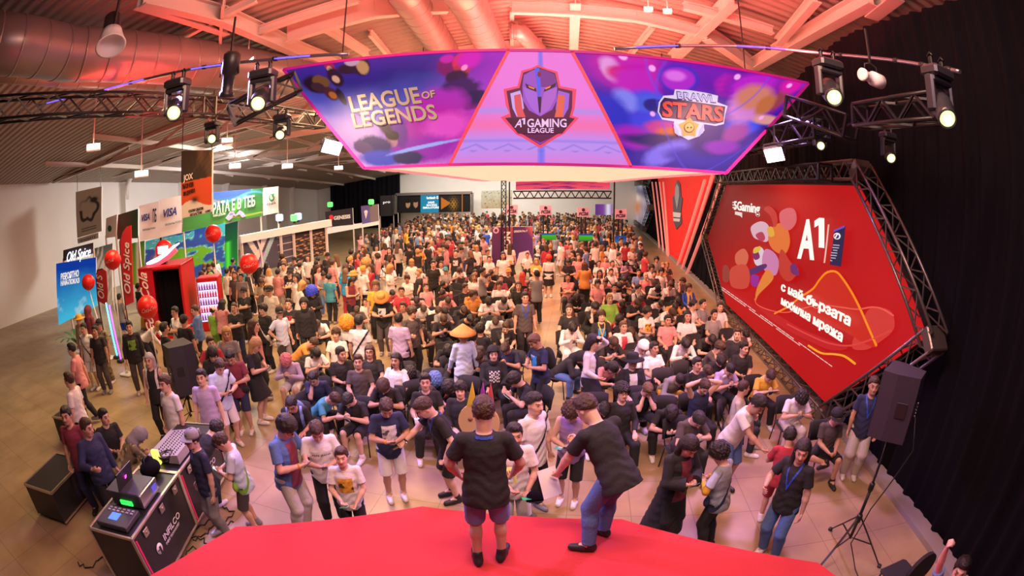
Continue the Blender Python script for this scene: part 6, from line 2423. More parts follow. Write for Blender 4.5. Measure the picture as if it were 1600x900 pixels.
def hat_mesh(P, style):
    H = P.Hd
    X = lambda x, y, z: Vector(P.head + H @ (np.array([x, y, z]) * HS))
    up, fw = Vector(H[:, 2]), Vector(H[:, 1])
    t = MB()
    lat = lambda pr, o, ax, n: t.lathe([(r * HS, z * HS) for r, z in pr], o, ax, n)
    if style == 'cap':
        lat([(.103, .035), (.102, .06), (.094, .095), (.07, .125), (.035, .141), (.0, .145)], X(0, -.012, 0), up, 20)
        vs, fs = [], []
        for i in range(9):
            a = R(-62 + 124 * i / 8)
            for r, zo in ((.095, .045), (.178 - .03 * abs(math.sin(a)), .034)):
                vs.append(X(r * math.sin(a), -.012 + r * math.cos(a), zo))
        for i in range(8):
            fs.append((2 * i, 2 * i + 1, 2 * i + 3, 2 * i + 2))
        t.add(vs, fs, True)
        t.add([v - up * .006 for v in vs], [tuple(reversed(q)) for q in fs], True)
        lat([(.009, 0), (.006, .008)], X(0, -.012, .145), up, 8)
    elif style == 'hat':
        lat([(.20, .028), (.205, .034), (.11, .048), (.106, .06), (.104, .12), (.09, .145), (.05, .152), (0, .146)], X(0, -.01, 0), up, 26)
        lat([(.2, .026), (.1, .04)], X(0, -.01, 0), up, 26)
    elif style == 'cone':
        lat([(.235, .015), (.24, .022), (.16, .085), (.08, .145), (.004, .2)], X(0, -.01, 0), up, 28)
        lat([(.235, .012), (.1, .06), (.01, .1)], X(0, -.01, 0), up, 28)
    return t


POSES = {
    'stand': dict(),
    'stand2': dict(rf=(.13, .05, .085), lf=(-.10, -.04, .085), rh=(.30, .02, .86), lh=(-.24, .16, .88), turn=20, lean=-2),
    'hip': dict(rh=(.20, .05, 1.0), re=(1, -.5, 0), lh=(-.28, .05, .84), turn=-15),
    'phone': dict(lean=6, nod=32, rh=(.055, .28, 1.14), lh=(-.075, .27, 1.13), re=(.8, -.2, -.8), le=(-.8, -.2, -.8), grip='phone'),
    'holdup': dict(lean=2, nod=-6, rh=(.08, .27, 1.04), lh=(-.12, .26, 1.0), re=(.8, -.3, -.8), le=(-.8, -.3, -.8), grip='hold'),
    'crossed': dict(rh=(-.13, .17, 1.17), lh=(.15, .20, 1.14), re=(.9, .3, -.6), le=(-.9, .3, -.6), grip='flat', hd={1: (-1, .05, .15), -1: (1, -.1, .05)}),
    'talk': dict(rh=(.22, .30, 1.16), re=(.7, -.3, -.8), lh=(-.28, .05, .84), turn=25, nod=8),
    'walk': dict(rf=(.10, .22, .10), lf=(-.1, -.24, .13), rh=(.27, -.1, .86), lh=(-.27, .18, .90), lean=4),
    'bend': dict(lean=58, nod=-10, pelvis=(0, -.12, .90), rh=(.14, .62, .72), lh=(-.14, .60, .72), re=(.6, 0, -.3), le=(-.6, 0, -.3)),
    'reach': dict(lean=24, nod=16, rh=(.12, .62, 1.02), lh=(-.27, .18, .90), re=(.6, -.2, -.6), grip='hold'),
    'armup': dict(rh=(.30, .20, 1.92), re=(1, .2, 0), lh=(-.05, .25, 1.1), le=(-.8, -.2, -.8), grip='phone'),
    'hairtouch': dict(lh=('face', -.06, .12, .10), le=(-.9, .5, -.3), rh=(.2, .22, 1.02), nod=12),
    'sit': dict(pelvis=(0, 0, .52), lean=-4, rf=(.17, .42, .085), lf=(-.17, .42, .085), rh=(.15, .30, .66), lh=(-.15, .30, .66), grip='thigh', hd={1: (-.2, 1, -.25), -1: (.2, 1, -.25)}),
    'sitturn': dict(pelvis=(0, 0, .52), lean=4, turn=28, rf=(.20, .40, .085), lf=(-.15, .46, .085), rh=(.06, .32, .70), lh=(-.10, .32, .66), grip='relax'),
    'sitphone': dict(pelvis=(0, 0, .52), lean=22, nod=36, rf=(.16, .40, .085), lf=(-.16, .42, .085), rh=(.06, .42, .82), lh=(-.07, .41, .81), re=(.9, -.1, -.7), le=(-.9, -.1, -.7), grip='phone'),
    'sitlean': dict(pelvis=(0, 0, .52), lean=46, nod=22, rf=(.20, .38, .085), lf=(-.20, .38, .085), rh=(.05, .56, .62), lh=(-.06, .56, .60), re=(.9, .0, -.4), le=(-.9, .0, -.4), rk=(.35, 1, 0), lk=(-.35, 1, 0), grip='phone'),
    'sithand': dict(pelvis=(0, 0, .52), lean=28, nod=6, turn=-14, rf=(.18, .38, .085), lf=(-.18, .42, .085), rh=('face', .05, .055, -.15), re=(.5, .2, -1), lh=(-.13, .40, .64), grip='thigh', rgrip='face', hd={1: (-.3, .2, 1)}),
    'sitcross': dict(pelvis=(0, 0, .52), lean=-6, rf=(.15, .46, .085), lf=(-.15, .44, .085), rh=(-.13, .19, .74), lh=(.15, .22, .71), re=(.9, .3, -.6), le=(-.9, .3, -.6), grip='flat', hd={1: (-1, .05, .1), -1: (1, -.1, .05)}),
    'sitface': dict(pelvis=(0, 0, .52), lean=26, nod=18, rf=(.20, .38, .085), lf=(-.20, .38, .085), rh=('face', .045, .075, -.11), lh=('face', -.045, .075, -.11), re=(.6, .3, -1), le=(-.6, .3, -1), grip='face', hd={1: (-.1, -.1, 1), -1: (.1, -.1, 1)}, rk=(.3, 1, 0), lk=(-.3, 1, 0)),
    'sitbehind': dict(pelvis=(0, 0, .52), lean=8, nod=30, rf=(.18, .40, .085), lf=(-.18, .42, .085), rh=('face', .07, -.10, .03), lh=('face', -.07, -.10, .03), re=(1, .3, .1), le=(-1, .3, .1), grip='face'),
    'sitfold': dict(pelvis=(0, 0, .52), lean=10, nod=10, rf=(.05, .34, .42), lf=(-.16, .40, .085), rk=(1, .6, .1), rh=(.06, .34, .62), lh=(-.07, .33, .62), grip='fist', rt=-70),
}
_geo = {}
M_skin = mat_object_colour('skin', .5, .12, 60, attr=True)
M_cloth = mat_object_colour('cloth', .85, .55, 14)
M_denim = mat_object_colour('denim', .9, .5, 30)
M_hair = mat_object_colour('hair', .45, .7, 70)
M_shoe = mat_object_colour('shoe', .5, .1, 40)
M_print = mat_object_colour('chest print', .7, 0, pattern='print')
M_camo = mat_object_colour('camouflage cloth', .9, .3, 20, pattern='camo')
M_check = mat_object_colour('check cloth', .8, 0, pattern='check')
M_strap = mat_object_colour('strap', .6, .2, 80)


def geo(key, build, m, name, h):
    if key not in _geo:
        r = build()
        _geo[key] = mesh_from(name, r[0], r[1], m, r[2] if len(r) > 2 else None)
    return _geo[key]


def surface_patch(V, F, pick, off, thick=False):
    """the faces of a garment that pick(x, y, z, n) chooses, lifted off the cloth"""
    C = V[F].mean(1)
    n = np.cross(V[F[:, 2]] - V[F[:, 0]], V[F[:, 3]] - V[F[:, 1]])
    n /= np.linalg.norm(n, axis=1)[:, None] + 1e-9
    m = pick(C, n)
    G = F[m]
    if len(G) == 0:
        return None
    vn = np.zeros_like(V)
    for i in range(4):
        np.add.at(vn, F[:, i], n)
    vn /= np.linalg.norm(vn, axis=1)[:, None] + 1e-9
    u, inv = np.unique(G, return_inverse=True)
    return V[u] + vn[u] * off, inv.reshape(-1, 4)


def patch_pick(P, what):
    def f(C, n):
        L = (C - P.pel) @ P.T
        N = n @ P.T
        x, y, z = L[:, 0], L[:, 1], L[:, 2]
        tor = (np.abs(x) < .22) & (z > -.14) & (z < .56)
        if what == 'print':
            return (np.abs(x) < .10) & (z > .17) & (z < .40) & (y > .06) & (N[:, 1] > .35)
        if what == 'panel':
            return (np.abs(x) < .07 + .12 * np.clip(.25 - z, 0, .3)) & (z > -.12) & (z < .47) & (y > .03) & (N[:, 1] > .25)
        if what == 'lanyard':
            return tor & (((y > 0) & (np.abs(np.abs(x) - np.clip((z - .22) * .30, 0, .075)) < .012) & (z > .2) & (N[:, 1] > -.2)) | ((y <= .0) & (np.abs(z - .505) < .011) & (np.abs(x) < .07)))
        if what == 'straps':
            return tor & (np.abs(np.abs(x) - .115) < .022) & (z > .16) & (np.abs(x) < .2)
        if what == 'cross':
            return tor & (np.abs(x * .80 - (z - .2) * .55) < .017)
        if what == 'cross2':
            return tor & (np.abs(x * .80 + (z - .2) * .55) < .017)
        if what == 'stripe':
            return tor & (z > .08) & (z < .18)
        if what == 'scarf':
            return tor & (((np.abs(x) < .095) & (z > .44)) | ((y > 0) & (np.abs(np.abs(x) - .06) < .03) & (z > .15) & (z < .47)))
        return tor & False
    return f


SKIN = [(.62, .36, .26), (.55, .31, .22), (.68, .42, .31), (.50, .27, .18), (.60, .37, .28)]
TOPC = dict(k=(.016, .016, .019), w=(.70, .68, .68), g=(.24, .23, .24), n=(.02, .025, .07), b=(.16, .26, .52), t=(.05, .26, .36), c=(.03, .30, .62), r=(.40, .03, .05), p=(.62, .26, .27), y=(.72, .42, .05),
            o=(.62, .27, .06), u=(.33, .22, .42), v=(.20, .42, .05), l=(.52, .62, .80), d=(.075, .06, .06), m=(.20, .03, .05), s=(.35, .29, .21), B=(.02, .07, .42), h=(.45, .36, .58), j=(.09, .17, .40), e=(.55, .50, .44))
TOPN = dict(k='black', w='white', g='grey', n='navy', b='blue', t='teal', c='cyan', r='red', p='pink', y='yellow', o='orange', u='purple', v='lime green', l='pale blue', d='charcoal', m='burgundy', s='khaki', B='bright blue', h='lilac', j='denim blue', e='cream')
HAIRC = dict(dk=(.012, .009, .008), br=(.05, .024, .013), lb=(.14, .075, .035), bl=(.42, .24, .08), rd=(.55, .05, .03), pk=(.62, .20, .24), bu=(.10, .20, .45), gy=(.42, .40, .48), og=(.75, .30, .03), te=(.02, .35, .38), vb=(.02, .05, .62), wh=(.6, .55, .55))
HAIRN = dict(dk='dark', br='brown', lb='light brown', bl='blond', rd='red', pk='pink', bu='blue grey', gy='silver', og='orange', te='teal', vb='bright blue', wh='white')
STYLEN = dict(short='short', buzz='buzzed', fade='faded', mop='mop', curly='curly', long='long', bob='bobbed', puff='puffed', hood='', cap='', hat='', cone='', bun='tied')
PHRASE = dict(stand='standing', stand2='standing', hip='standing with a hand on the hip', phone='standing over a phone', holdup='standing, looking up', crossed='standing with crossed arms', talk='gesturing', walk='walking', bend='bending over', reach='reaching', armup='raising an arm',
              hairtouch='standing touching the hair', sit='seated', sitturn='seated, head turned', sitphone='seated over a phone', sitlean='seated leaning forward', sithand='seated with hand on chin', sitcross='seated with crossed arms', sitface='seated hiding the face', sitbehind='seated with hands behind head', sitfold='seated with crossed legs')


def person(px, py, pose='stand', face=0, hair='short.dk', top='k', tk='tee', bot='k', bk='pants', h=.0125, scale=None, label='', group=None, extra='', skin=None, z0=0.0, at=None,
           beard=None, female=False, glasses=False, slim=1.0, over=None, shoes=None, hatc=None):
    """One figure whose head shows at pixel (px, py); feet (or the chair under it) on height z0."""
    spec = dict(POSES[pose]) if isinstance(pose, str) else dict(pose)
    if over:
        spec.update(over)
    P = Pose(slim=slim, **spec)
    pk_ = (pose if isinstance(pose, str) and not over else label or repr(spec), slim, h)
    sc = scale or rng.uniform(.96, 1.03)
    hs, hc = hair.split('.')
    sk = skin or rng.choice(SKIN)
    rz = R(face + 180)
    Mz = Matrix.Rotation(rz, 4, 'Z')
    hp = Mz @ (Vector(P.head) * sc)
    if at is not None:
        base = Vector(at)
    else:
        w = at_z(px, py, z0 + hp.z)
        base = Vector((w.x - hp.x, w.y - hp.y, z0))
    o = empty('person', base, rz, label, 'person', group)
    o.scale = (sc, sc, sc)
    fem = female or hs in ('long', 'bob')

    def part(name, me, col):
        c = link(name, me, o)
        c.color = (*col, 1)
        return c
    part('body', geo(('skin', pk_, bool(beard), fem, glasses), lambda: skin_mesh(P, h, beard and HAIRC['dk'], fem, glasses), M_skin, 'body', h), sk)
    key = ('top', pk_, tk)
    if key + ('raw',) not in _geo:
        _geo[key + ('raw',)] = top_mesh(P, h, tk)
    tm = M_camo if 'camo' in extra else M_denim if top == 'j' else M_cloth
    raw = _geo[key + ('raw',)]
    tcol = (1, 1, 1) if 'camo' in extra else TOPC[top]
    part({'tee': 't_shirt', 'tank': 'vest_top', 'hoodie': 'hoodie', 'jacket': 'jacket', 'robe': 'robe', 'long': 'sweater', 'crop': 'crop_top', 'dress': 'dress'}[tk],
         geo(key + (tm.name,), lambda: raw, tm, 'garment', h), tcol)
    if 'under' in extra:
        part('undersleeves', geo(('top', pk_, 'long', 'under'), lambda: top_mesh(P, h, 'long'), M_cloth, 'garment', h), TOPC[extra.split('under:')[1][0]])
    if True:
        bm = M_camo if 'camo' in extra else M_denim if bot == 'j' else M_cloth
        part('shorts' if bk == 'shorts' else 'skirt' if bk == 'skirt' else 'trousers', geo(('bot', pk_, bk, bm.name), lambda: bottom_mesh(P, h, bk), bm, 'garment', h), (1, 1, 1) if 'camo' in extra else TOPC[bot])
    shc = TOPC[shoes] if shoes else rng.choice([TOPC['k'], TOPC['w'], TOPC['w'], TOPC['g']])
    for k in (1, -1):
        part('shoe', geo(('shoe', pk_, k), lambda: shoe_mesh(P, max(h, .010), k), M_shoe, 'shoe', h), shc)
    if hs != 'bald':
        part('hood' if hs == 'hood' else 'hair', geo(('hair', pk_, hs), lambda: hair_mesh(P, max(.0085, h * .8), hs), M_hair if hs != 'hood' else M_cloth, 'hair', h), HAIRC[hc] if hs not in ('hood',) else TOPC[top])
    if hs in ('cap', 'hat', 'cone'):
        kk = ('hat', pk_, hs)
        if kk not in _geo:
            t = hat_mesh(P, hs).build('hat', M_cloth, o)
            _geo[kk] = t.data
            t.color = (*TOPC[hatc or 'k'], 1)
            t.name = 'cap' if hs == 'cap' else 'hat'
        else:
            part('cap' if hs == 'cap' else 'hat', _geo[kk], TOPC[hatc or 'k'])
    for ex in extra.split():
        nm, _, cc = ex.partition(':')
        if nm in ('print', 'panel', 'lanyard', 'straps', 'cross', 'cross2', 'stripe', 'scarf', 'check'):
            sel = 'print' if nm == 'check' else nm
            kk = ('patch', pk_, tk, sel, nm == 'check')
            if kk not in _geo:
                r = surface_patch(raw[0], raw[1], patch_pick(P, sel), .004 if nm in ('print', 'panel', 'check', 'stripe') else .007 if nm != 'scarf' else .02)
                _geo[kk] = mesh_from('patch', r[0], r[1], M_print if nm == 'print' else M_check if nm == 'check' else M_strap) if r else None
            if _geo[kk]:
                part({'print': 'chest_print', 'check': 'checked_panel', 'panel': 'inner_shirt', 'lanyard': 'lanyard', 'straps': 'backpack_straps', 'cross': 'bag_strap', 'cross2': 'bag_strap', 'stripe': 'stripe', 'scarf': 'scarf'}[nm], _geo[kk], TOPC[cc or 'w'])
            if nm == 'straps':
                kb = ('pack', pk_)
                if kb not in _geo:
                    f = Field(P.pel - .5, P.pel + .75, .02)
                    f.ell(P.pel + P.up * .25 - P.fwd * .2, (.155, .10, .22), .02, P.T.T)
                    f.ell(P.pel + P.up * .17 - P.fwd * .27, (.11, .06, .11), .03, P.T.T)
                    r = f.mesh()
                    _geo[kb] = mesh_from('pack', r[0], r[1], M_cloth)
                part('backpack', _geo[kb], TOPC[cc or 'k'])
            if nm in ('cross', 'cross2'):
                kb = ('pouch', pk_, nm)
                if kb not in _geo:
                    t = MB()
                    c = P.pel + P.up * .0 + P.right * (-.16 if nm == 'cross' else .16) + P.fwd * .09
                    f = Field(c - .2, c + .2, .012)
                    f.ell(c, (.10, .05, .075), .01, P.T.T)
                    r = f.mesh()
                    _geo[kb] = mesh_from('pouch', r[0], r[1], M_cloth)
                part('pouch', _geo[kb], TOPC[cc or 'k'])
        elif nm == 'phones':
            t = MB()
            c = Vector(P.neck)
            rt_, fw, up = Vector(P.right), Vector(P.fwd), Vector(P.up)
            t.tube([c + rt_ * .09 * math.cos(a) - fw * .09 * math.sin(a) * (1 if math.sin(a) > 0 else 0) + fw * .06 + up * .01 for a in np.linspace(0, math.pi, 9)], .012, 6)
            for sx in (-1, 1):
                t.lathe([(.045, -.015), (.045, .015), (.03, .02)], c + rt_ * sx * .07 + fw * .10 - up * .03, fw, 14)
            t.build('headphones', M_strap, o).color = (.75, .75, .78, 1)
        elif nm == 'watch':
            t = MB()
            w, e = Vector(P.wr[1]), Vector(P.el[1])
            d = (w - e).normalized()
            t.lathe([(.034, -.012), (.036, 0), (.034, .012)], w - d * .02, d, 14)
            t.build('wristband', M_strap, o).color = (*TOPC[cc or 'k'], 1)
    return o, P, sc


def held(o, P, sc, name, label, cat, build, k=None, off=(0, 0, 0), tilt=40, group=None, yaw=0):
    """a thing held in hand k (or between both hands), placed in world space"""
    p = Vector((P.wr[1] + P.wr[-1]) / 2) if k is None else Vector(P.wr[k])
    d = Vector(P.fwd) * .07 if k is None else Vector(P.wr[k] - P.el[k]).normalized() * .085
    M = Matrix.Translation(o.location) @ Matrix.Rotation(o.rotation_euler.z, 4, 'Z')
    q = M @ ((p + d + Vector(off)) * sc)
    e = bpy.data.objects.new(name, None)
    COL.objects.link(e)
    e.matrix_world = Matrix.Translation(q) @ Matrix.Rotation(o.rotation_euler.z + R(yaw), 4, 'Z') @ Matrix.Rotation(R(tilt), 4, 'X')
    setp(e, label, cat, group)
    build(e)
    return e


_ph = {}


def phone_parts(e, screen='9ab8ff', case=(.02, .02, .025)):
    """smartphone lying in local xy, screen up"""
    key = (screen, case)
    if key not in _ph:
        t = MB(); t.box((-.037, -.076, -.005), (.037, .076, .004), .004)
        a = t.build('case', mat('phone case %s' % (case,), case, .35), e)
        t = MB(); t.box((-.033, -.071, .004), (.033, .071, .0052))
        b = t.build('screen', mat('phone screen ' + screen, (.02, .02, .02), .2, emit=.9, ecol=lin(screen)), e)
        _ph[key] = (a.data, b.data)
    else:
        link('case', _ph[key][0], e)
        link('screen', _ph[key][1], e)
# ------------------------------------------------------------------ everyone in the hall
REG = dict(A=(107, 400, 4), B=(400, 420, 4.444), C=(720, 420, 3.914), D=(1000, 380, 3), F=(430, 560, 2.6475), G=(760, 560, 2.6475), K=(1093, 560, 2.6475),
           L=(107, 600, 3), M=(300, 330, 6), N=(540, 330, 6), O=(780, 330, 5), P=(107, 380, 6))
TK = dict(t='tee', L='long', H='hoodie', J='jacket', K='tank', R='robe', C='crop', D='dress')
BK = dict(p='pants', s='shorts', k='skirt', w='wide')
TKN = dict(tee='t-shirt', long='long sleeved top', hoodie='hoodie', jacket='jacket', tank='vest top', robe='robe', crop='crop top', dress='dress')


def rpx(r, x, y):
    a = REG[r]
    return a[0] + x / a[2], a[1] + y / a[2]


_used = []
CHAIRS = []
M_chair = mat('black chair fabric', (.018, .017, .02), .8, bump=.2, bscale=150)
M_chairf = mat('black chair frame', (.02, .02, .02), .4, .3)
_chair = {}


def chair(o, P, sc, label, detailed):
    loc = Matrix.Translation(o.location) @ Matrix.Rotation(o.rotation_euler.z, 4, 'Z') @ (Vector((P.pel[0], P.pel[1], 0)) * sc)
    c = empty('chair', (loc.x, loc.y, o.location.z), o.rotation_euler.z, label, 'chair', 'black chairs of the audience') if detailed or not _chair else None
    if not _chair:
        t = MB(); t.box((-.235, -.20, .40), (.235, .26, .445), .02); _chair['seat'] = t
        t = MB()
        vs = []
        for i in range(7):
            a = -.23 + .46 * i / 6
            bow = -.035 * (1 - (a / .23) ** 2)
            for y, z in ((-.235, .52), (-.27, .72), (-.30, .86)):
                rr = .03 if z > .8 and abs(a) > .2 else 0
                vs += [(a, y + bow, z - rr), (a, y + bow - .03, z - rr)]
        fs = []
        for i in range(6):
            for j in range(2):
                p = i * 6 + j * 2
                q = p + 6
                fs += [(p, p + 2, q + 2, q), (p + 1, q + 1, q + 3, p + 3)]
            fs += [(i * 6, i * 6 + 6, i * 6 + 7, i * 6 + 1), (i * 6 + 4, i * 6 + 5, i * 6 + 11, i * 6 + 10)]
        fs += [(0, 1, 3, 2), (2, 3, 5, 4), (36, 38, 39, 37), (38, 40, 41, 39)]
        t.add(vs, fs, True); _chair['backrest'] = t
        t = MB()
        for sx in (-.2, .2):
            t.tube([(sx, -.19, .42), (sx, -.25, .56), (sx, -.29, .70)], .012, 6)
        t.bar((-.2, -.19, .40), (.2, -.19, .40), .02); t.bar((-.2, .2, .40), (.2, .2, .40), .02)
        _chair['frame'] = t
        for k, (sx, sy) in enumerate(((-1, 1), (1, 1), (-1, -1), (1, -1))):
            t = MB(); t.tube([(sx * .2, sy * .19 + .01, .41), (sx * .225, sy * .25 + .01, .0)], .0125, 6)
            _chair['leg%d' % k] = t
        allp = MB()
        for k, t in list(_chair.items()):
            allp.add(t.v, t.f, False)
        _chair['all'] = allp
        for k, t in list(_chair.items()):
            ob = t.build(k, M_chair if k in ('seat', 'backrest', 'all') else M_chairf)
            _chair[k] = ob.data
            bpy.data.objects.remove(ob)
    if detailed:
        for k in _chair:
            if k != 'all':
                link('leg' if k.startswith('leg') else k, _chair[k], c)
    else:
        c = link('chair', _chair['all'])
        c.matrix_world = Matrix.Translation((loc.x, loc.y, o.location.z)) @ Matrix.Rotation(o.rotation_euler.z, 4, 'Z')
        setp(c, label, 'chair', 'black chairs of the audience')
    return c


LAND = [('tall red flag', 200, 430), ('drink booth', 275, 470), ('drink machine', 330, 470), ('sneaker booth', 440, 410), ('black shop sign', 530, 350), ('purple stand', 790, 400), ('far banner wall', 680, 325),
        ('pink game signs', 880, 335), ('red wall panel', 1060, 400), ('far hexagonal screen', 1000, 360), ('advert frame', 1150, 470), ('aisle', 850, 540), ('left loudspeaker', 283, 580),
        ('stage edge', 700, 740), ('straw hat', 595, 465), ('masked cosplayer', 768, 560), ('blue lanyard', 818, 470), ('conical hat', 722, 510), ('orange puff hair', 541, 505), ('wide black hat', 985, 565),
        ('martial arts suit', 893, 510), ('hidden face', 1015, 620), ('yellow tablet shirt', 1203, 590), ('red haired cosplayer', 857, 402), ('teal back', 515, 440), ('blue wig', 487, 456)]
_rank = {}


def ordinal(n):
    return '%d%s' % (n, 'th' if 10 < n % 100 < 14 else {1: 'st', 2: 'nd', 3: 'rd'}.get(n % 10, 'th'))


ENTRIES = []


def parse(line):
    lab = None
    if '|' in line:
        line, lab = [s.strip() for s in line.split('|')]
    w = line.split()
    r, x, y, pose, face, hair, top, bot = w[:8]
    x, y = rpx(r, float(x), float(y)) if r != '@' else (float(x), float(y))
    tp, _, tk = top.partition('.')
    bt, _, bk = bot.partition('.')
    e = dict(px=x, py=y, pose=pose, face=float(face), hair=hair, top=tp, tk=TK[tk or 't'], bot=bt, bk=BK[bk or 'p'], extra=' '.join(q for q in w[8:] if '=' not in q), label=lab)
    for q in w[8:]:
        if '=' in q:
            a, b = q.split('=')
            e[a] = float(b) if b.replace('.', '').replace('-', '').isdigit() else (True if b == 'y' and a != 'hatc' else b)
    ENTRIES.append(e)


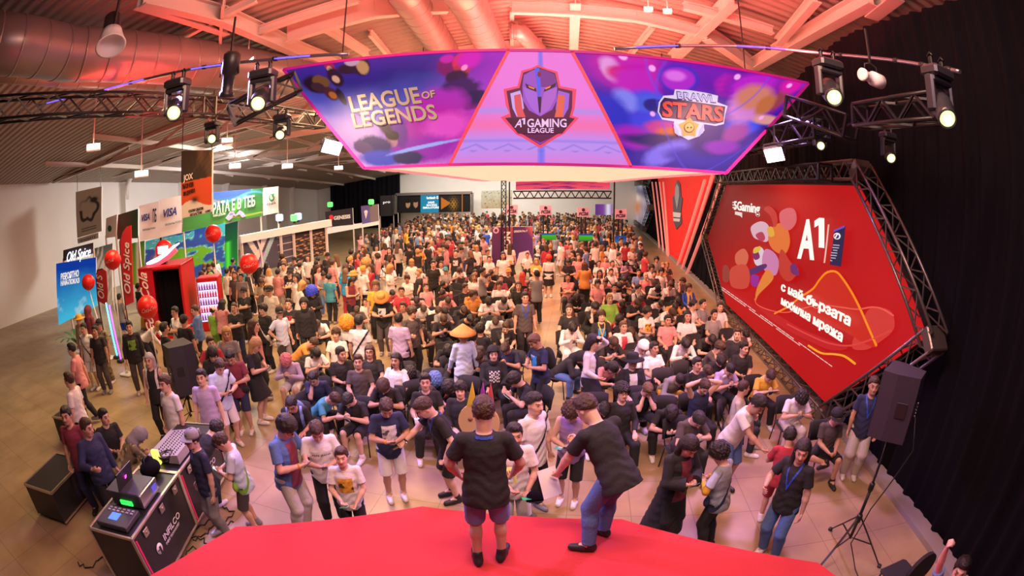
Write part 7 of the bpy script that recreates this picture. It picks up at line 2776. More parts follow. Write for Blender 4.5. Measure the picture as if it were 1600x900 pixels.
CROWD = '''
A 95 455 stand 20 short.dk w w.s cross:k | person in white t-shirt and white shorts with a black cross-body pouch at far left
A 190 428 stand 10 cap.dk k.t k camo | person in brown camouflage shirt and trousers standing near the flag base
A 245 395 stand2 60 short.dk k k.s
A 380 445 stand 40 short.dk k.J d print:v | person in black jacket over a printed tee walking by the balloon pole
A 125 345 stand 180 hood.dk m.H k
A 65 398 stand 10 hat.br s.J k hatc=y | person with a yellow bucket hat and khaki jacket by the blue booth
A 20 585 walk -60 short.dk p k
A 10 800 stand -70 short.br w k
A 318 262 stand 180 short.dk g B.s
A 165 470 stand 30 short.dk k d
A 560 440 bend 100 short.bl w.L k
A 722 405 stand 180 cap.dk k k | person in black tee and black cap seen from behind above the left loudspeaker
A 665 352 crossed -10 short.dk w k cross:k
A 600 455 stand 150 short.dk k k
A 790 340 talk -60 short.br j.J k
A 730 265 talk -40 long.dk g k
A 1035 325 crossed 20 buzz.br k n | person in tight black t-shirt with arms crossed and navy trousers
A 1095 225 crossed 5 cap.dk k k lanyard:d
A 960 300 phone 185 long.dk p k
A 905 345 stand 180 cap.dk v v.s scale=.82 hatc=e | person in lime green t-shirt and pale cap seen from behind near the drink machine
A 1215 335 stand -20 mop.dk k.J k cross:w
A 1310 105 stand 175 short.dk p e.s
A 1380 112 crossed 5 cap.dk k k print:w
A 1445 62 stand 170 short.dk w k straps:k
A 1548 50 stand 190 short.dk k k straps:k
A 1490 178 phone 60 buzz.br k k
A 1522 230 phone 5 puff.vb k.L k | person with a bright blue bubble wig and black outfit looking down
A 1320 355 hip 60 cap.dk l g | person in pale blue t-shirt and dark cap with hands on hips in the left crowd
A 1378 302 crossed 8 short.br k k.w print:r | person in black tee with red print, arms crossed and wide black trousers
A 1470 300 stand 20 hood.dk k.J k
A 1165 565 phone 95 long.bl k k.k female=y | person with long blond hair in black top and skirt typing on a phone, side view
A 1160 440 stand 120 long.br p k
A 892 540 talk 30 short.br r k straps:k | person in bright red t-shirt with black rucksack straps behind the left loudspeaker
A 905 615 phone 40 bob.dk k k
A 1015 622 phone 20 short.dk m n.s cross:k | person in dark red tee and navy shorts looking at the hands, cross-body strap
A 945 690 phone 60 short.br l w.s cross2:k | person in pale blue tie-dye tee and white shorts typing on a phone near the loudspeaker
A 830 760 stand 20 short.dk h s.s
A 505 655 stand 20 long.gy k.K k female=y straps:w | person with long silver lilac hair and strappy black and white outfit
A 605 800 stand -10 short.br w e
A 1370 650 sitphone 10 curly.pk h.L w.s | cosplayer with pink curly hair and pale lilac costume seated over a phone
A 985 490 talk 10 long.bl g k
A 850 95 stand 170 short.dk k k
A 890 130 stand 180 hood.dk v.H v | person in full lime green hooded suit behind the balloon pole
A 985 120 stand 170 short.br g g
A 1130 100 stand 160 short.dk d k
A 1205 165 phone 40 long.br s k
A 1255 215 stand 0 cap.dk e k
A 435 195 stand 160 short.dk k y
A 490 110 stand 10 short.dk w k
A 1240 60 stand 170 long.dk l j
A 1075 90 stand 30 short.dk t k
A 1190 30 talk -30 mop.dk d k
A 1345 40 stand 10 bob.bl e k
A 1420 140 stand -20 long.dk w k
A 225 330 phone 40 short.dk e k
A 460 260 walk -40 short.br o e
A 900 30 stand 175 mop.dk b k
B 510 62 stand 172 short.dk t k | person in teal t-shirt and black trousers seen from behind, left of the seated block
B 622 25 stand 178 long.lb c r
B 668 88 phone 62 long.dk m.K k female=y | person with long black hair in a dark red dress top holding things, side view
B 745 8 stand 150 short.og w k lanyard:k | person with orange blond hair and big white shirt standing behind the chairs
B 675 48 stand 10 hat.br e k hatc=o
B 920 -10 phone -12 short.br l e.s cross:k | person in pale blue shirt with a diagonal bag strap behind the chairs
B 455 60 stand 175 bob.lb o k
B 1050 70 sitturn -20 mop.br w s
B 1175 100 sitlean 10 mop.pk w w
B 1300 108 sitlean -25 short.dk k k
B 1308 12 sit 5 cap.te g k hatc=t | seated person with a teal beanie and grey top at the back rows
B 1400 35 sit 10 long.lb w k
B 1455 135 sitturn 40 short.br k k
B 1500 78 sitlean 30 mop.dk k k
B 1522 190 sitturn 40 mop.br o k
B 1575 255 sitlean 10 cap.dk k k
B 1300 168 sitlean -30 short.dk m.L k | seated person leaning forward in a dark red sweater left of the aisle
B 870 205 phone 5 hat.br k d print:w hatc=o | person with an orange straw fedora and black tee with big white print
B 945 172 sitphone 30 short.dk r k
B 575 255 stand 20 short.dk k k.s
B 632 382 sit 180 puff.og w k | person whose fuzzy orange puffball hair faces away, left seated block
B 425 388 sitlean 15 short.br w k
B 556 455 sit 5 mop.br w k
B 392 515 sitlean 100 short.br o k
B 412 600 sitphone 40 long.dk w k female=y
B 592 592 sitturn 30 short.dk k k | seated person in plain black t-shirt glancing sideways, front left rows
B 715 368 stand 180 short.dk w n cross:k | person in white t-shirt with a black diagonal strap seen from behind
B 992 352 stand 172 short.dk h k | person in pale lilac tee seen from behind in the left seated block
B 785 580 sit 8 long.br k k glasses=y | seated person with long brown hair, glasses and black t-shirt in the front left rows
B 980 648 sit -12 long.dk w k female=y | person with very long dark hair in white tee holding a blue poster
B 912 790 sitphone 0 mop.br k k print:y | person with brown bowl haircut looking down in a black tee, front left row
B 1085 305 talk 40 mop.br d k
B 1020 268 sit 0 short.br s k
B 1165 282 sitlean 25 short.br w w
B 1262 290 sitlean 20 short.br w k
B 1310 300 sitphone 40 short.dk g k
B 1302 355 sitphone 20 buzz.br k k print:u | seated person with buzzed hair and purple print black tee by the conical hat
B 1435 452 stand2 -150 cone.dk l.L w hatc=o | person wearing a large orange conical straw hat and pale blouse
B 760 232 sit 0 short.dk w w scale=.8
B 700 290 sitphone 20 short.br d k
B 1118 222 sitlean 10 short.dk p w
B 1255 775 sitlean 10 curly.bu k k | person bowing a curly blue grey head of hair in the left front rows
B 1402 835 sit 0 mop.dk k.J w | person with dark fringe in a black jacket over white, near the stage person
B 1430 690 sitlean 20 curly.dk k.H k
B 395 795 sithand 15 short.dk n k | seated person in navy tee resting chin on one hand, front left row
B 1185 862 sitlean 30 mop.dk k k
B 1510 480 sit 170 short.dk d k
B 1180 130 sit 30 short.br p k
B 1130 150 sithand -10 short.dk g k
B 1010 160 sit 10 short.dk r k
B 830 118 stand 20 mop.lb y k
B 1480 350 sitlean 40 short.dk k k
B 1560 420 sit 160 mop.dk k k
C 385 172 stand 8 short.dk d k lanyard:B | person in dark grey tee with a blue lanyard standing in the aisle
C 265 195 sitlean 10 short.dk w k
C 318 138 sitlean -10 short.dk w k
C 355 105 sit 0 long.br k k
C 425 100 sitturn -20 long.dk m.J k
C 378 42 sit 175 long.rd p k | seated person with long bright pink red hair seen from behind near the aisle
C 212 322 sitlean 5 short.br w w stripe:k | person with a dark headband and white shirt bowing left of the aisle
C 275 358 sithand 15 short.br k k print:g | seated person covering one eye with a hand, black printed tee
C 348 300 sitphone 20 mop.br d k
C 447 458 phone -60 short.lb n k print:c straps:k | person in navy tee with rucksack standing in the aisle over a phone
C 190 520 sit 10 hood.dk k.R k check:w | masked cosplayer in black hooded cape with a checkered white chest
C 340 665 sitphone -70 mop.dk k k | person with wavy dark hair bowing in profile beside the aisle
C 235 100 sit 10 mop.br w k
C 170 60 sitturn 20 short.dk k k
C 95 165 sitphone 30 mop.br o k
C 40 240 sitlean 20 short.br k k
C 140 225 sitlean 0 cap.dk d k
C 30 120 sitturn 30 short.br m k
C 90 50 sit 10 long.lb w k
C 290 20 sit -10 cap.dk k k hatc=o
C 655 55 sitcross 0 short.dk p k | seated person in pale pink shirt with folded arms at the back right of the aisle
C 710 178 sitlean -10 mop.dk k k
C 838 92 sit 0 mop.dk p k
C 885 82 sithand -10 short.br p k
C 968 108 sitphone 20 mop.dk k k
C 1085 120 sitturn 30 short.dk w k straps:k
C 1000 68 sitphone 0 short.dk d k
C 1130 45 sit 0 bald.dk p k
C 1195 112 sitlean 0 cap.dk w k hatc=k
C 1285 102 sithand 10 mop.br w k
C 1345 72 sitlean 20 short.br g k
C 1395 118 sit 5 mop.br B.L k scarf:y | person in bright blue top with yellow scarf by the advert frame
C 664 252 sit -12 long.br k k female=y
C 820 238 sithand 15 mop.dk k k
C 860 290 sit 5 mop.br k k print:c lanyard:y | person with a yellow medal ribbon on a printed black tee right of the aisle
C 910 185 sit 10 short.bl v.J r
C 985 218 sitlean 10 short.dk r.J k
C 828 172 sitlean -10 curly.br p k
C 1010 380 sit 8 short.lb w.J k panel:r
C 978 310 sitlean -60 mop.dk k k
C 1140 262 sitturn 20 mop.dk w k print:y | seated person in white tee with a yellow heart print in the right block
C 1222 215 sitlean 15 short.dk w k
C 1290 268 sitlean 25 mop.br w k
C 1385 300 sit -8 long.dk w k female=y
C 1080 205 sitphone 10 short.br k k
C 1310 232 sitlean 0 short.dk o k
C 682 362 sitphone 10 mop.dk w.L w.w | person in a wide white martial arts suit looking down beside the aisle
C 810 450 hairtouch 65 bob.dk w.L k.k female=y panel:k | person in black pinafore with white sleeves raising a hand to the hair
C 935 452 sitphone 10 long.br k k print:w
C 1052 572 sit 5 hat.dk k.J k panel:w | person under a wide brimmed black hat in black coat, right block
C 1152 495 sithand 15 hood.dk w.H w | person in white hooded top resting chin on hand, right block
C 1378 460 sitphone -5 mop.dk w.L k panel:e
C 1330 655 sitlean 5 buzz.dk g.L y | person in grey sweatshirt bowing low over the lap, right block
C 985 755 sit 5 curly.dk k.L k glasses=y female=y | person with curly dark hair and glasses in black, right front rows
C 735 545 sitlean 60 hood.dk k.H j
C 640 790 stand 170 curly.dk p k
C 690 845 phone -10 curly.br w k
C 580 90 sitphone 0 short.dk k k
C 760 20 sit 10 short.lb b k
C 1230 20 sit 0 curly.dk w k
C 920 20 sit 0 short.dk w k cross:k
C 850 30 sit 0 long.dk w k
D 40 692 sitface 5 short.lb k k.s | seated person in black hiding the face behind both hands
D 290 680 sitbehind 5 short.br n.K k | person in sleeveless dark top with both hands behind the head
D 312 605 sitlean 20 short.br w k
D 410 588 sitphone 10 buzz.dk h k phones | person in mauve tee with white headphones round the neck
D 455 428 sit -25 short.br k.J k | person in open black jacket seated against the advert frame
D 475 500 sitturn -15 short.dk k k | person in black tee turning aside in the last seat by the frame
D 372 492 sithand 40 mop.br d k
D 330 448 sitlean 10 short.dk k k
D 265 475 sitphone 30 short.dk d k
D 358 342 sit 5 short.dk g k
D 250 290 sitturn 40 short.dk w k
D 195 178 sithand 10 short.br g k
D 295 285 sit 30 short.dk g k
D 485 680 sitturn 60 buzz.br e k watch:y | person in grey beige tee with a yellow wristband in profile, front right row
D 608 622 sitphone 0 short.br y k | person in mustard yellow tee holding a tablet at the end of the right rows
D 15 480 sitphone 10 short.dk k k
D 60 120 sit 5 curly.dk w k
D 110 105 sit -5 short.bl o k
D 130 140 sithand 5 short.br p k
'''
CROWD += '''
@ 640 585 sitlean 20 curly.dk k k
@ 702 604 sitlean -20 mop.dk k k
@ 668 600 sit 10 short.dk k k
@ 560 565 sit 15 short.br d k
@ 545 625 sitphone -10 short.dk k k.s
@ 700 548 sitlean 10 mop.dk k k
@ 742 560 sitphone -10 short.br d k
@ 660 520 sitlean 20 mop.br d k
@ 575 530 sit 0 short.dk k k
@ 945 640 sitlean 0 short.dk d k
@ 958 575 sitlean 15 long.dk p k
@ 1000 590 sit 5 short.br k k
@ 1050 640 sitlean -10 mop.dk k k
@ 1090 655 sitphone 10 short.dk d k
@ 945 605 sitlean 20 short.br n k
@ 1085 560 sit 10 short.dk k k
@ 1130 565 sitphone -10 mop.dk k k
@ 985 520 sitlean 0 mop.br d k
@ 1020 545 sit 20 short.dk w k
@ 930 480 sitlean 5 mop.br w k
@ 1045 500 sit 0 short.dk p k
@ 1090 520 sitlean 10 short.br p k
@ 780 500 sitlean 10 short.dk w k
@ 760 470 sitphone 10 mop.dk w k
@ 700 470 sitlean 20 short.br p k
@ 640 480 sitlean -10 short.dk k k
@ 790 545 sitphone -20 short.br n k
@ 745 520 sitlean 20 mop.dk k k
@ 610 500 sitphone 10 mop.br p k
@ 480 540 sit 20 short.dk k k
@ 515 575 sitphone 0 mop.br k k
@ 1160 520 sitlean 10 short.dk w k
@ 1125 480 sit 0 short.br w k
@ 1060 470 sitlean 0 mop.dk k k
@ 1000 470 sitphone 10 short.br r k
@ 960 450 sit 0 short.dk w k
'''
FRONT = '''
L 130 148 sitturn 60 short.dk k k z0=0 | crew person in black t-shirt seated behind the mixing desk, topmost of the group
L 112 220 sitphone 70 buzz.rd k.J k | crew person with short reddish hair and black jacket behind the denim jacket
L 122 312 talk 75 short.br n.J k lowz=-.35 | person in dark denim jacket with raised hands behind the flight case
L 325 235 sitlean 150 hood.dk g.H k camo lowz=0 | person in grey camouflage hoodie bent over the mixing desk
L 585 262 stand -28 cap.dk n g scale=.95 hatc=g | person in grey cap and navy t-shirt standing at the flight case
L 715 270 phone -65 short.br l d.s cross:v scale=.9 | person in pale blue tee with a green shoulder strap, beside the grey cap
L 692 212 bend 160 mop.dk k k scale=.9
L 15 60 stand 20 short.br w k
L -10 150 stand 30 short.dk m n
F 45 285 phone 78 mop.dk j.t e panel:m watch:o glasses=y scale=1.06 | person in open denim shirt over burgundy holding a phone at the front left
F 172 300 phone 25 short.br w k | person in white tee with dark chest lettering and black trousers, looking down
F 275 408 holdup 12 short.br w k.s scale=.86 print:y | person in white tee with a bright motif pressed against the stage edge
F 460 205 phone 22 short.br n w.s print:w watch:y scale=.98 | person in navy tee with white graphic, lilac shorts, looking at a phone
F 618 205 reach -62 fade.br k k.s lanyard:B watch:k scale=1.02 | person in black holding out a microphone beside the stage edge
F 990 318 holdup 8 short.dk w w.s beard=y scale=1.0 | person in white tee with a dark cap under one arm, looking up
F 235 172 sitlean 70 short.br t k | person in teal tee leaning forward in profile in the front left seats
F 82 165 sithand 20 short.dk k k straps:b glasses=y | seated person in glasses with blue rucksack straps pointing a finger up
F 590 140 sitlean 10 mop.dk k k
F 880 80 sitlean 30 mop.dk k k
G 200 190 stand 42 fade.dk w k cross2:k scale=1.04 | person in white tee in profile beside the person holding a dark cap
G 352 225 phone -20 curly.br u.K k.s | person in dark violet vest with curly hair bowed, front of the aisle
G 838 365 phone 22 long.dk k.R k female=y panel:m scale=.98 | person with long black hair in a black school robe with red trim
G 965 395 phone -140 curly.dk l k cross:n under:y scale=.9 | person with curly dark hair in pale blue tee with yellow sleeves seen from behind
G 540 265 sitlean -10 curly.br k k
G 300 180 stand 165 curly.dk m k
K 240 190 reach 28 short.dk w j.s scale=1.04 | person in white polo shirt and denim shorts leaning over with one arm out
K 372 325 phone 150 mop.dk r r.s scale=.84 | person in red football jersey facing away, beside the blue lanyard wearer
K 425 385 talk -62 long.dk k j female=y lanyard:B shoes=w scale=1.0 | person with long dark hair, black tee and jeans with blue lanyard at right
K 566 240 sitfold -12 cap.dk d k.s | person in black cap and charcoal tee seated with a leg crossed by the wall
K 420 165 sitphone -12 curly.dk w e | person with big curly dark hair and white tee over a phone by the plinth
K 720 115 stand -32 fade.br n e.w lanyard:B shoes=w | person in wide cream trousers standing behind the right loudspeaker
'''
for ln in [q for q in (CROWD + FRONT).splitlines() if q.strip()]:
    parse(ln)
# more of the standing crowd and back rows, read off the photograph at coarser detail
for ln in '''
M 812 580 stand 160 buzz.br p s
M 1330 90 stand 170 short.dk k k
M 660 640 talk 40 long.br o k
M 700 745 phone 60 short.br d e
M 770 760 talk -30 bob.bl e k
M 1080 690 phone 15 short.dk k k
M 860 385 stand 20 puff.og e k
M 955 460 stand -10 cap.dk d k
M 1000 480 stand 60 short.dk w w cross:k
M 905 465 stand 10 short.br s k
M 690 380 stand 160 short.dk g e.s
M 765 385 stand -20 short.dk o k
M 860 520 stand 0 short.br e k
M 920 560 talk 30 cap.dk k k print:w
M 1085 440 stand 10 long.br w k
M 1180 460 stand 180 short.dk k k straps:d
M 1240 380 stand 170 short.dk l k
M 1270 420 stand 20 cap.dk k k
M 1360 370 stand 175 short.br e k straps:s
M 1490 390 stand 180 mop.dk k k
M 1440 530 stand 178 long.br c k
M 1320 490 stand 150 short.br p k
M 1400 490 stand 30 short.dk g k
M 1230 600 stand 170 short.og o k
M 330 570 stand 170 short.dk w k
M 270 690 stand 180 buzz.br k k straps:d
M 460 620 stand 10 short.dk g k
M 400 600 stand 20 long.br d k
M 130 540 stand 175 short.dk k k
M 240 470 stand 10 long.br o k
M 270 440 stand 20 short.dk r k
M 385 470 stand 160 short.dk B k
M 310 405 stand -20 short.br w k
M 200 430 talk 10 short.dk p k
M 440 400 stand 0 short.lb v k
M 1020 345 stand 170 short.dk g k
M 970 290 stand 10 short.dk d k
M 1135 360 stand 160 short.dk k k straps:d
M 840 300 stand 10 long.dk w k
M 1170 300 stand 30 short.br e k
N 195 490 stand 160 puff.bl w k
N 385 505 phone 10 short.br l e cross:k
N 410 370 stand 0 long.dk k k
N 210 415 stand -10 long.dk k k
N 290 345 stand 30 short.dk w k
N 375 215 stand 10 mop.br w w
N 185 160 stand 5 long.br y y
N 45 400 stand 175 short.dk k k
N 160 360 stand 20 short.br d k
N 490 320 stand 160 long.lb e k
N 555 290 stand 175 mop.br v.J k
N 645 275 stand 60 short.br n g
N 660 175 stand 170 short.dk k k
N 580 190 stand 10 short.bl y k
N 770 310 stand 20 long.dk w k
N 790 240 talk -30 short.dk p k
N 950 240 reach -60 short.dk k k
N 1130 205 reach -80 short.br k k
N 1030 395 stand 5 short.br k k print:w
N 1320 195 stand 178 short.dk B e
N 1255 120 stand 170 short.dk w k
N 1420 260 stand 10 short.dk k k
N 1330 385 sitturn 20 short.br e k
N 1345 450 sit 5 short.dk w k
N 1200 470 stand 0 short.dk k k
N 1470 420 stand 10 long.dk w k
N 1500 520 sitphone 10 long.br w k
N 1380 570 sitphone -20 short.br k k
N 1210 580 sit 10 long.dk w k
N 1070 560 sitphone 0 long.br w k
N 930 565 sit 0 cap.te l k hatc=t
N 840 540 sit 10 short.br k k
N 705 565 sitlean 170 short.dk w k
N 575 625 sitturn 20 mop.br w s
N 895 500 sit 0 short.br w k
N 700 460 stand 10 bob.br p k
N 820 500 stand 20 short.dk k k
N 320 500 stand 0 bob.br o k
N 505 235 stand 30 short.dk k k
N 470 190 stand 0 bob.bl e k
N 865 260 stand 0 short.dk m k
N 1040 130 stand 10 short.dk d k
N 1440 630 sit 0 short.br m k
N 1180 620 sitlean 20 short.br m k
O 388 370 stand 170 curly.rd w.L k.k stripe:k | cosplayer with curly red hair, white top, black skirt and black stockings by the aisle
O 540 400 phone -20 short.dk k k | person in black tee bowing over a phone at the head of the aisle
O 482 250 stand -60 short.dk w w.s
O 290 395 sit 10 long.bl y k
O 220 345 sit 0 short.br w k
O 120 215 armup 10 long.br o e
O 85 275 stand 170 long.br w k
O 310 245 sit 40 short.br w k
O 390 265 sit 10 cap.dk d k
O 740 190 stand 178 short.lb e B.s
O 650 215 stand 180 short.dk w k
O 820 205 stand 170 short.dk n k
O 550 165 stand 20 short.dk w k
O 540 240 stand -20 short.dk r k
O 850 290 sit 20 short.dk w k
O 915 270 sit -10 short.bl s k
O 990 260 stand 175 cap.dk r k
O 1030 215 stand -70 short.dk k k
O 935 350 sitturn 30 short.dk w k cross:k
O 780 410 sit 0 short.br w k
O 885 410 sit 5 short.br w k cross:k
O 1000 420 sitphone 0 short.dk u k
O 1130 385 sit 0 long.br w k
O 1230 380 sit -10 curly.dk g k
O 1310 425 sit 5 short.bl d k
O 1180 410 sithand 0 short.br k k
O 1080 430 sitlean 0 short.dk k k
O 1150 450 sit 10 short.br r k
O 1100 490 sit -5 short.dk b k
O 1215 490 sit 0 short.dk d k
O 1360 490 sithand 5 curly.br p k
O 1420 545 sitlean -10 short.br g k
O 830 375 sit 0 short.br p k
O 710 355 sit 10 short.dk k k
O 620 360 stand 0 long.br p k
O 605 440 sit -10 long.dk k k
O 680 480 sitlean 0 cap.vb w k hatc=B
O 620 500 sitphone 20 short.dk w k
O 70 420 sit 0 hat.br k k hatc=o
O 65 480 sit 10 short.br k k
O 285 480 sit 0 cap.dk e w hatc=e
O 30 350 stand 10 long.dk p k
O 860 130 stand 0 short.br e k
O 460 90 stand 170 short.dk B k
O 300 170 stand 160 short.dk u k
O 1050 330 sit 0 short.dk d k
'''.strip().splitlines():
    parse(ln)

def blocked(x, y):
    """places taken by booths, tables and machines"""
    for cx, cy_, r in [(o.location.x, o.location.y, r) for n_, r in (('table', 1.2), ('game_station', .7), ('vending_machine', 1.2), ('photo_booth', 2.2), ('support_tower', .6), ('balloon_pole', .5)) for o in COL.objects if o.name.split('.')[0] == n_ and o.parent is None]:
        if math.hypot(x - cx, y - cy_) < r:
            return True
    if x < -9.5 and y > 17.1 + (x + 17.6) * .965 - 1.2:
        return True
    if x < -4 and y < 27.5 and y > 20.2 + (x + 10.2) * 1.125 - .9 and y > 19:
        return True
    q = math.degrees(math.atan2(x, y))
    if y < 22 and 3.2 < q < 5.6:
        return True
    return abs(y - 24) < .8 and (-.8 < x < 2.2 or 4.6 < x < 5.6)


# spread out people who would stand in the same spot, name them, build them
HEADZ = {}
for p_, s_ in POSES.items():
    HEADZ[p_] = Pose(**s_).head
SEATED = [p_ for p_ in POSES if p_.startswith('sit')]
placed = []
order = ENTRIES[:]
fronts = set(id(e) for e in ENTRIES if e['label'])
order.sort(key=lambda e: id(e) not in fronts)
keep = []
for e in order:
    seated = e['pose'] in SEATED
    sc = e.get('scale') or rng.uniform(.96, 1.03)
    e['scale'] = sc
    hd = HEADZ[e['pose']] * sc
    M = Matrix.Rotation(R(e['face'] + 180), 4, 'Z') @ Vector(hd)
    hz = hd[2]
    w = at_z(e['px'], e['py'], hz + e.get('lowz', 0))
    g = Vector((w.x - M.x, w.y - M.y, 0))
    ok = True
    need = .34 if seated else .36
    for q, s2 in placed:
        d = (Vector((q.x, q.y)) - Vector((g.x, g.y))).length
        if d < need:
            ok = False
    if (not ok or blocked(g.x, g.y)) and not e['label']:
        continue
    if g.x > WALL(g.y) - .75 and not e['label']:
        continue
    placed.append((g, seated))
    e['at'] = g
    keep.append(e)
NEED = 300


# a few more standing people between those, to make the crowd as dense as it looks
tries = 0
while len(keep) < NEED and tries < 6000:
    tries += 1
    px, py = rng.uniform(330, 1060), rng.uniform(352, 430)
    g = at_z(px, py, 1.62)
    if any((Vector((q.x, q.y)) - Vector((g.x, g.y))).length < .62 for q, s2 in placed) or g.x > WALL(g.y) - 1:
        continue
    if blocked(g.x, g.y):
        continue
    g.z = 0
    e = dict(px=px, py=py, pose=rng.choice(['stand', 'stand2', 'hip', 'phone', 'crossed', 'talk']), face=rng.uniform(-180, 180), hair=rng.choice(['short.dk', 'short.br', 'mop.br', 'long.dk', 'long.br', 'cap.dk', 'bob.bl']),
             top=rng.choice('kkkwwegdrbop'), tk='tee', bot=rng.choice('kkkjg'), bk='pants', extra='', label=None, scale=rng.uniform(.94, 1.02), at=g)
    placed.append((g, False))
    keep.append(e)
print('PEOPLE', len(keep), 'listed', len(ENTRIES))

# neighbours make room for each other, along their line of sight
for it in range(40):
    for i, a in enumerate(keep):
        for b in keep[i + 1:]:
            dx, dy = b['at'].x - a['at'].x, b['at'].y - a['at'].y
            if abs(dx) > .62 or abs(dy) > .62:
                continue
            need = .60 if a['pose'] in SEATED or b['pose'] in SEATED else .50
            d = math.hypot(dx, dy)
            if d < need:
                f, n = (b, a) if b['at'].length > a['at'].length else (a, b)
                u = f['at'].normalized()
                f['at'] = f['at'] + u * (need - d) * .22
                n['at'] = n['at'] - u * (need - d) * .18
                s_ = Vector((dx, dy, 0)) / (d + 1e-6) * (need - d) * .12
                b['at'] = b['at'] + s_
                a['at'] = a['at'] - s_
for e in keep:
    lim = WALL(e['at'].y) - .62
    if e['at'].x > lim:
        e['at'].x = lim

groups_ = {}
for e in keep:
    nm, lx, ly = min(LAND, key=lambda l: (l[1] - e['px']) ** 2 + 2 * (l[2] - e['py']) ** 2)
    groups_.setdefault(nm, []).append(((lx - e['px']) ** 2 + (ly - e['py']) ** 2, id(e), e))
for nm, lst in groups_.items():
    lst.sort()
    n = 0
    for _, _, e in lst:
        if e['label']:
            continue
        n += 1
        hs, hc = e['hair'].split('.')
        hw = {'cap': 'cap', 'hat': 'hat', 'hood': 'hood', 'cone': 'conical hat', 'bald': 'bald head'}.get(hs) or '%s %s hair' % (HAIRN[hc], STYLEN[hs])
        ph = PHRASE[e['pose']]
        tail = '%s from the %s' % (ordinal(n), nm)
        lab = 'person in %s %s, %s, %s, %s' % (TOPN[e['top']], TKN[e['tk']], hw, ph, tail)
        if len(lab.replace(',', '').split()) > 16:
            ph = ph.split()[0]
            lab = 'person in %s %s, %s, %s, %s' % (TOPN[e['top']], TKN[e['tk']], hw, ph, tail)
        if len(lab.replace(',', '').split()) > 16:
            lab = '%s person in %s %s, %s' % (ph.split()[0].rstrip(','), TOPN[e['top']], TKN[e['tk']], tail)
        e['label'] = lab
FIG = {}
keep.sort(key=lambda e: e['at'].length)
nph = 0
for i, e in enumerate(keep):
    d = (e['at'] - Vector((0, 0, EYE))).length
    h = .0085 if d < 7.6 else .0115 if d < 13 else .016 if d < 20 else .022
    kw = {k: e[k] for k in ('pose', 'face', 'hair', 'top', 'tk', 'bot', 'bk', 'extra', 'label', 'scale') if k in e}
    for k in ('beard', 'female', 'glasses', 'shoes', 'hatc'):
        if k in e:
            kw[k] = e[k]
    seated = e['pose'] in SEATED
    o, P, sc = person(e['px'], e['py'], at=e['at'], h=h, group='people in the hall', **kw)
    FIG[e['label']] = (o, P, sc)
    who = e['label'].replace(',', '').split()
    who = ' '.join(who[:11]) if e.get('label0') else ' '.join(who if len(who) <= 12 else who[:4] + who[-7:])
    if seated:
        chair(o, P, sc, 'black chair under the ' + who, d < 11)
    if e['pose'] in ('phone', 'sitphone', 'sitlean') and d < 17 and 'flight' not in e['label'] and 'mixing' not in e['label']:
        nph += 1
        held(o, P, sc, 'smartphone', 'phone of the ' + (who if len(who.split()) < 14 else ' '.join(who.split()[:12])), 'phone', lambda q: phone_parts(q, ('b8ccff', 'e8f0ff', '7fb0e8', 'c8b0ff')[nph % 4]), None, (0, 0, .015), 45, 'smartphones held in the audience')

# ------------------------------------------------------------------ the two hosts on the stage
def host(px, py, feet, pose, face, label, hair, bot, bk, **kw):
    f = at_z(*feet, STAGE)
    return person(px, py, pose, face, hair, 'k', 'tee', bot, bk, h=.0085, label=label, at=(f.x, f.y, STAGE), group='hosts on the stage', **kw)


H1 = host(743, 641, (763, 876), dict(pelvis=(0, 0, .94), lean=7, nod=14, rf=(.13, .03, .085), lf=(-.10, -.02, .085), rh=(.25, .20, .94), lh=(-.25, .20, .94), re=(.9, -.5, -.5), le=(-.9, -.5, -.5), grip='hold', rt=-18, lt=10), 183,
          'person in black tee and denim shorts, back turned, on the red stage', 'short.br', 'b', 'shorts', extra='lanyard:B', shoes='k', slim=1.06, scale=.99)
H2 = host(908, 650, (935, 848), dict(pelvis=(.04, -.10, .92), lean=36, side=-6, nod=12, turn=12, rf=(.12, .08, .085), lf=(-.16, -.03, .085), rh=(.06, .66, .92), lh=(-.30, .46, .66), re=(.8, -.2, -.5), le=(-.8, -.2, -.3), grip='hold', lt=50, rt=20), -150,
          'person in black tee and blue jeans bending forward at the stage edge', 'fade.br', 'j', 'pants', extra='watch:k', shoes='k', slim=1.06, scale=.99)
# ------------------------------------------------------------------ the rest of the crowd, too far and many to count
def far_figure(pose, seed):
    r = random.Random(seed)
    P = Pose(**POSES[pose])
    parts = []
    sk = np.array(r.choice(SKIN)) * .9
    tc = np.array(TOPC[r.choice('kkkkkkkkwwegdrnbop')])
    bc = np.array(TOPC[r.choice('kkkjdg')])
    hc = np.array(HAIRC[r.choice(['dk', 'dk', 'br', 'br', 'lb', 'bl', 'rd'])])
    for (V, F), c in ((skin_mesh(P, .042)[:2], sk), (top_mesh(P, .045, r.choice(['tee', 'tee', 'long'])), tc), (bottom_mesh(P, .05, 'pants'), bc), (hair_mesh(P, .03, r.choice(['short', 'mop', 'long', 'bob', 'curly'])), hc)):
        parts.append((V, F, np.tile(c, (len(V), 1))))
    b, Vs, Fs, Cs = 0, [], [], []
    for V, F, c in parts:
        Vs.append(V); Fs.append(F + b); Cs.append(c)
        b += len(V)
    return np.concatenate(Vs), np.concatenate(Fs), np.concatenate(Cs)


VAR = [far_figure(p, k) for k, p in enumerate(['stand', 'stand2', 'phone', 'crossed', 'talk', 'hip'] * 4)]


def inside(x, y, poly):
    c = False
    for (x0, y0), (x1, y1) in zip(poly, poly[1:] + poly[:1]):
        if (y0 > y) != (y1 > y) and x < (x1 - x0) * (y - y0) / (y1 - y0) + x0:
            c = not c
    return c


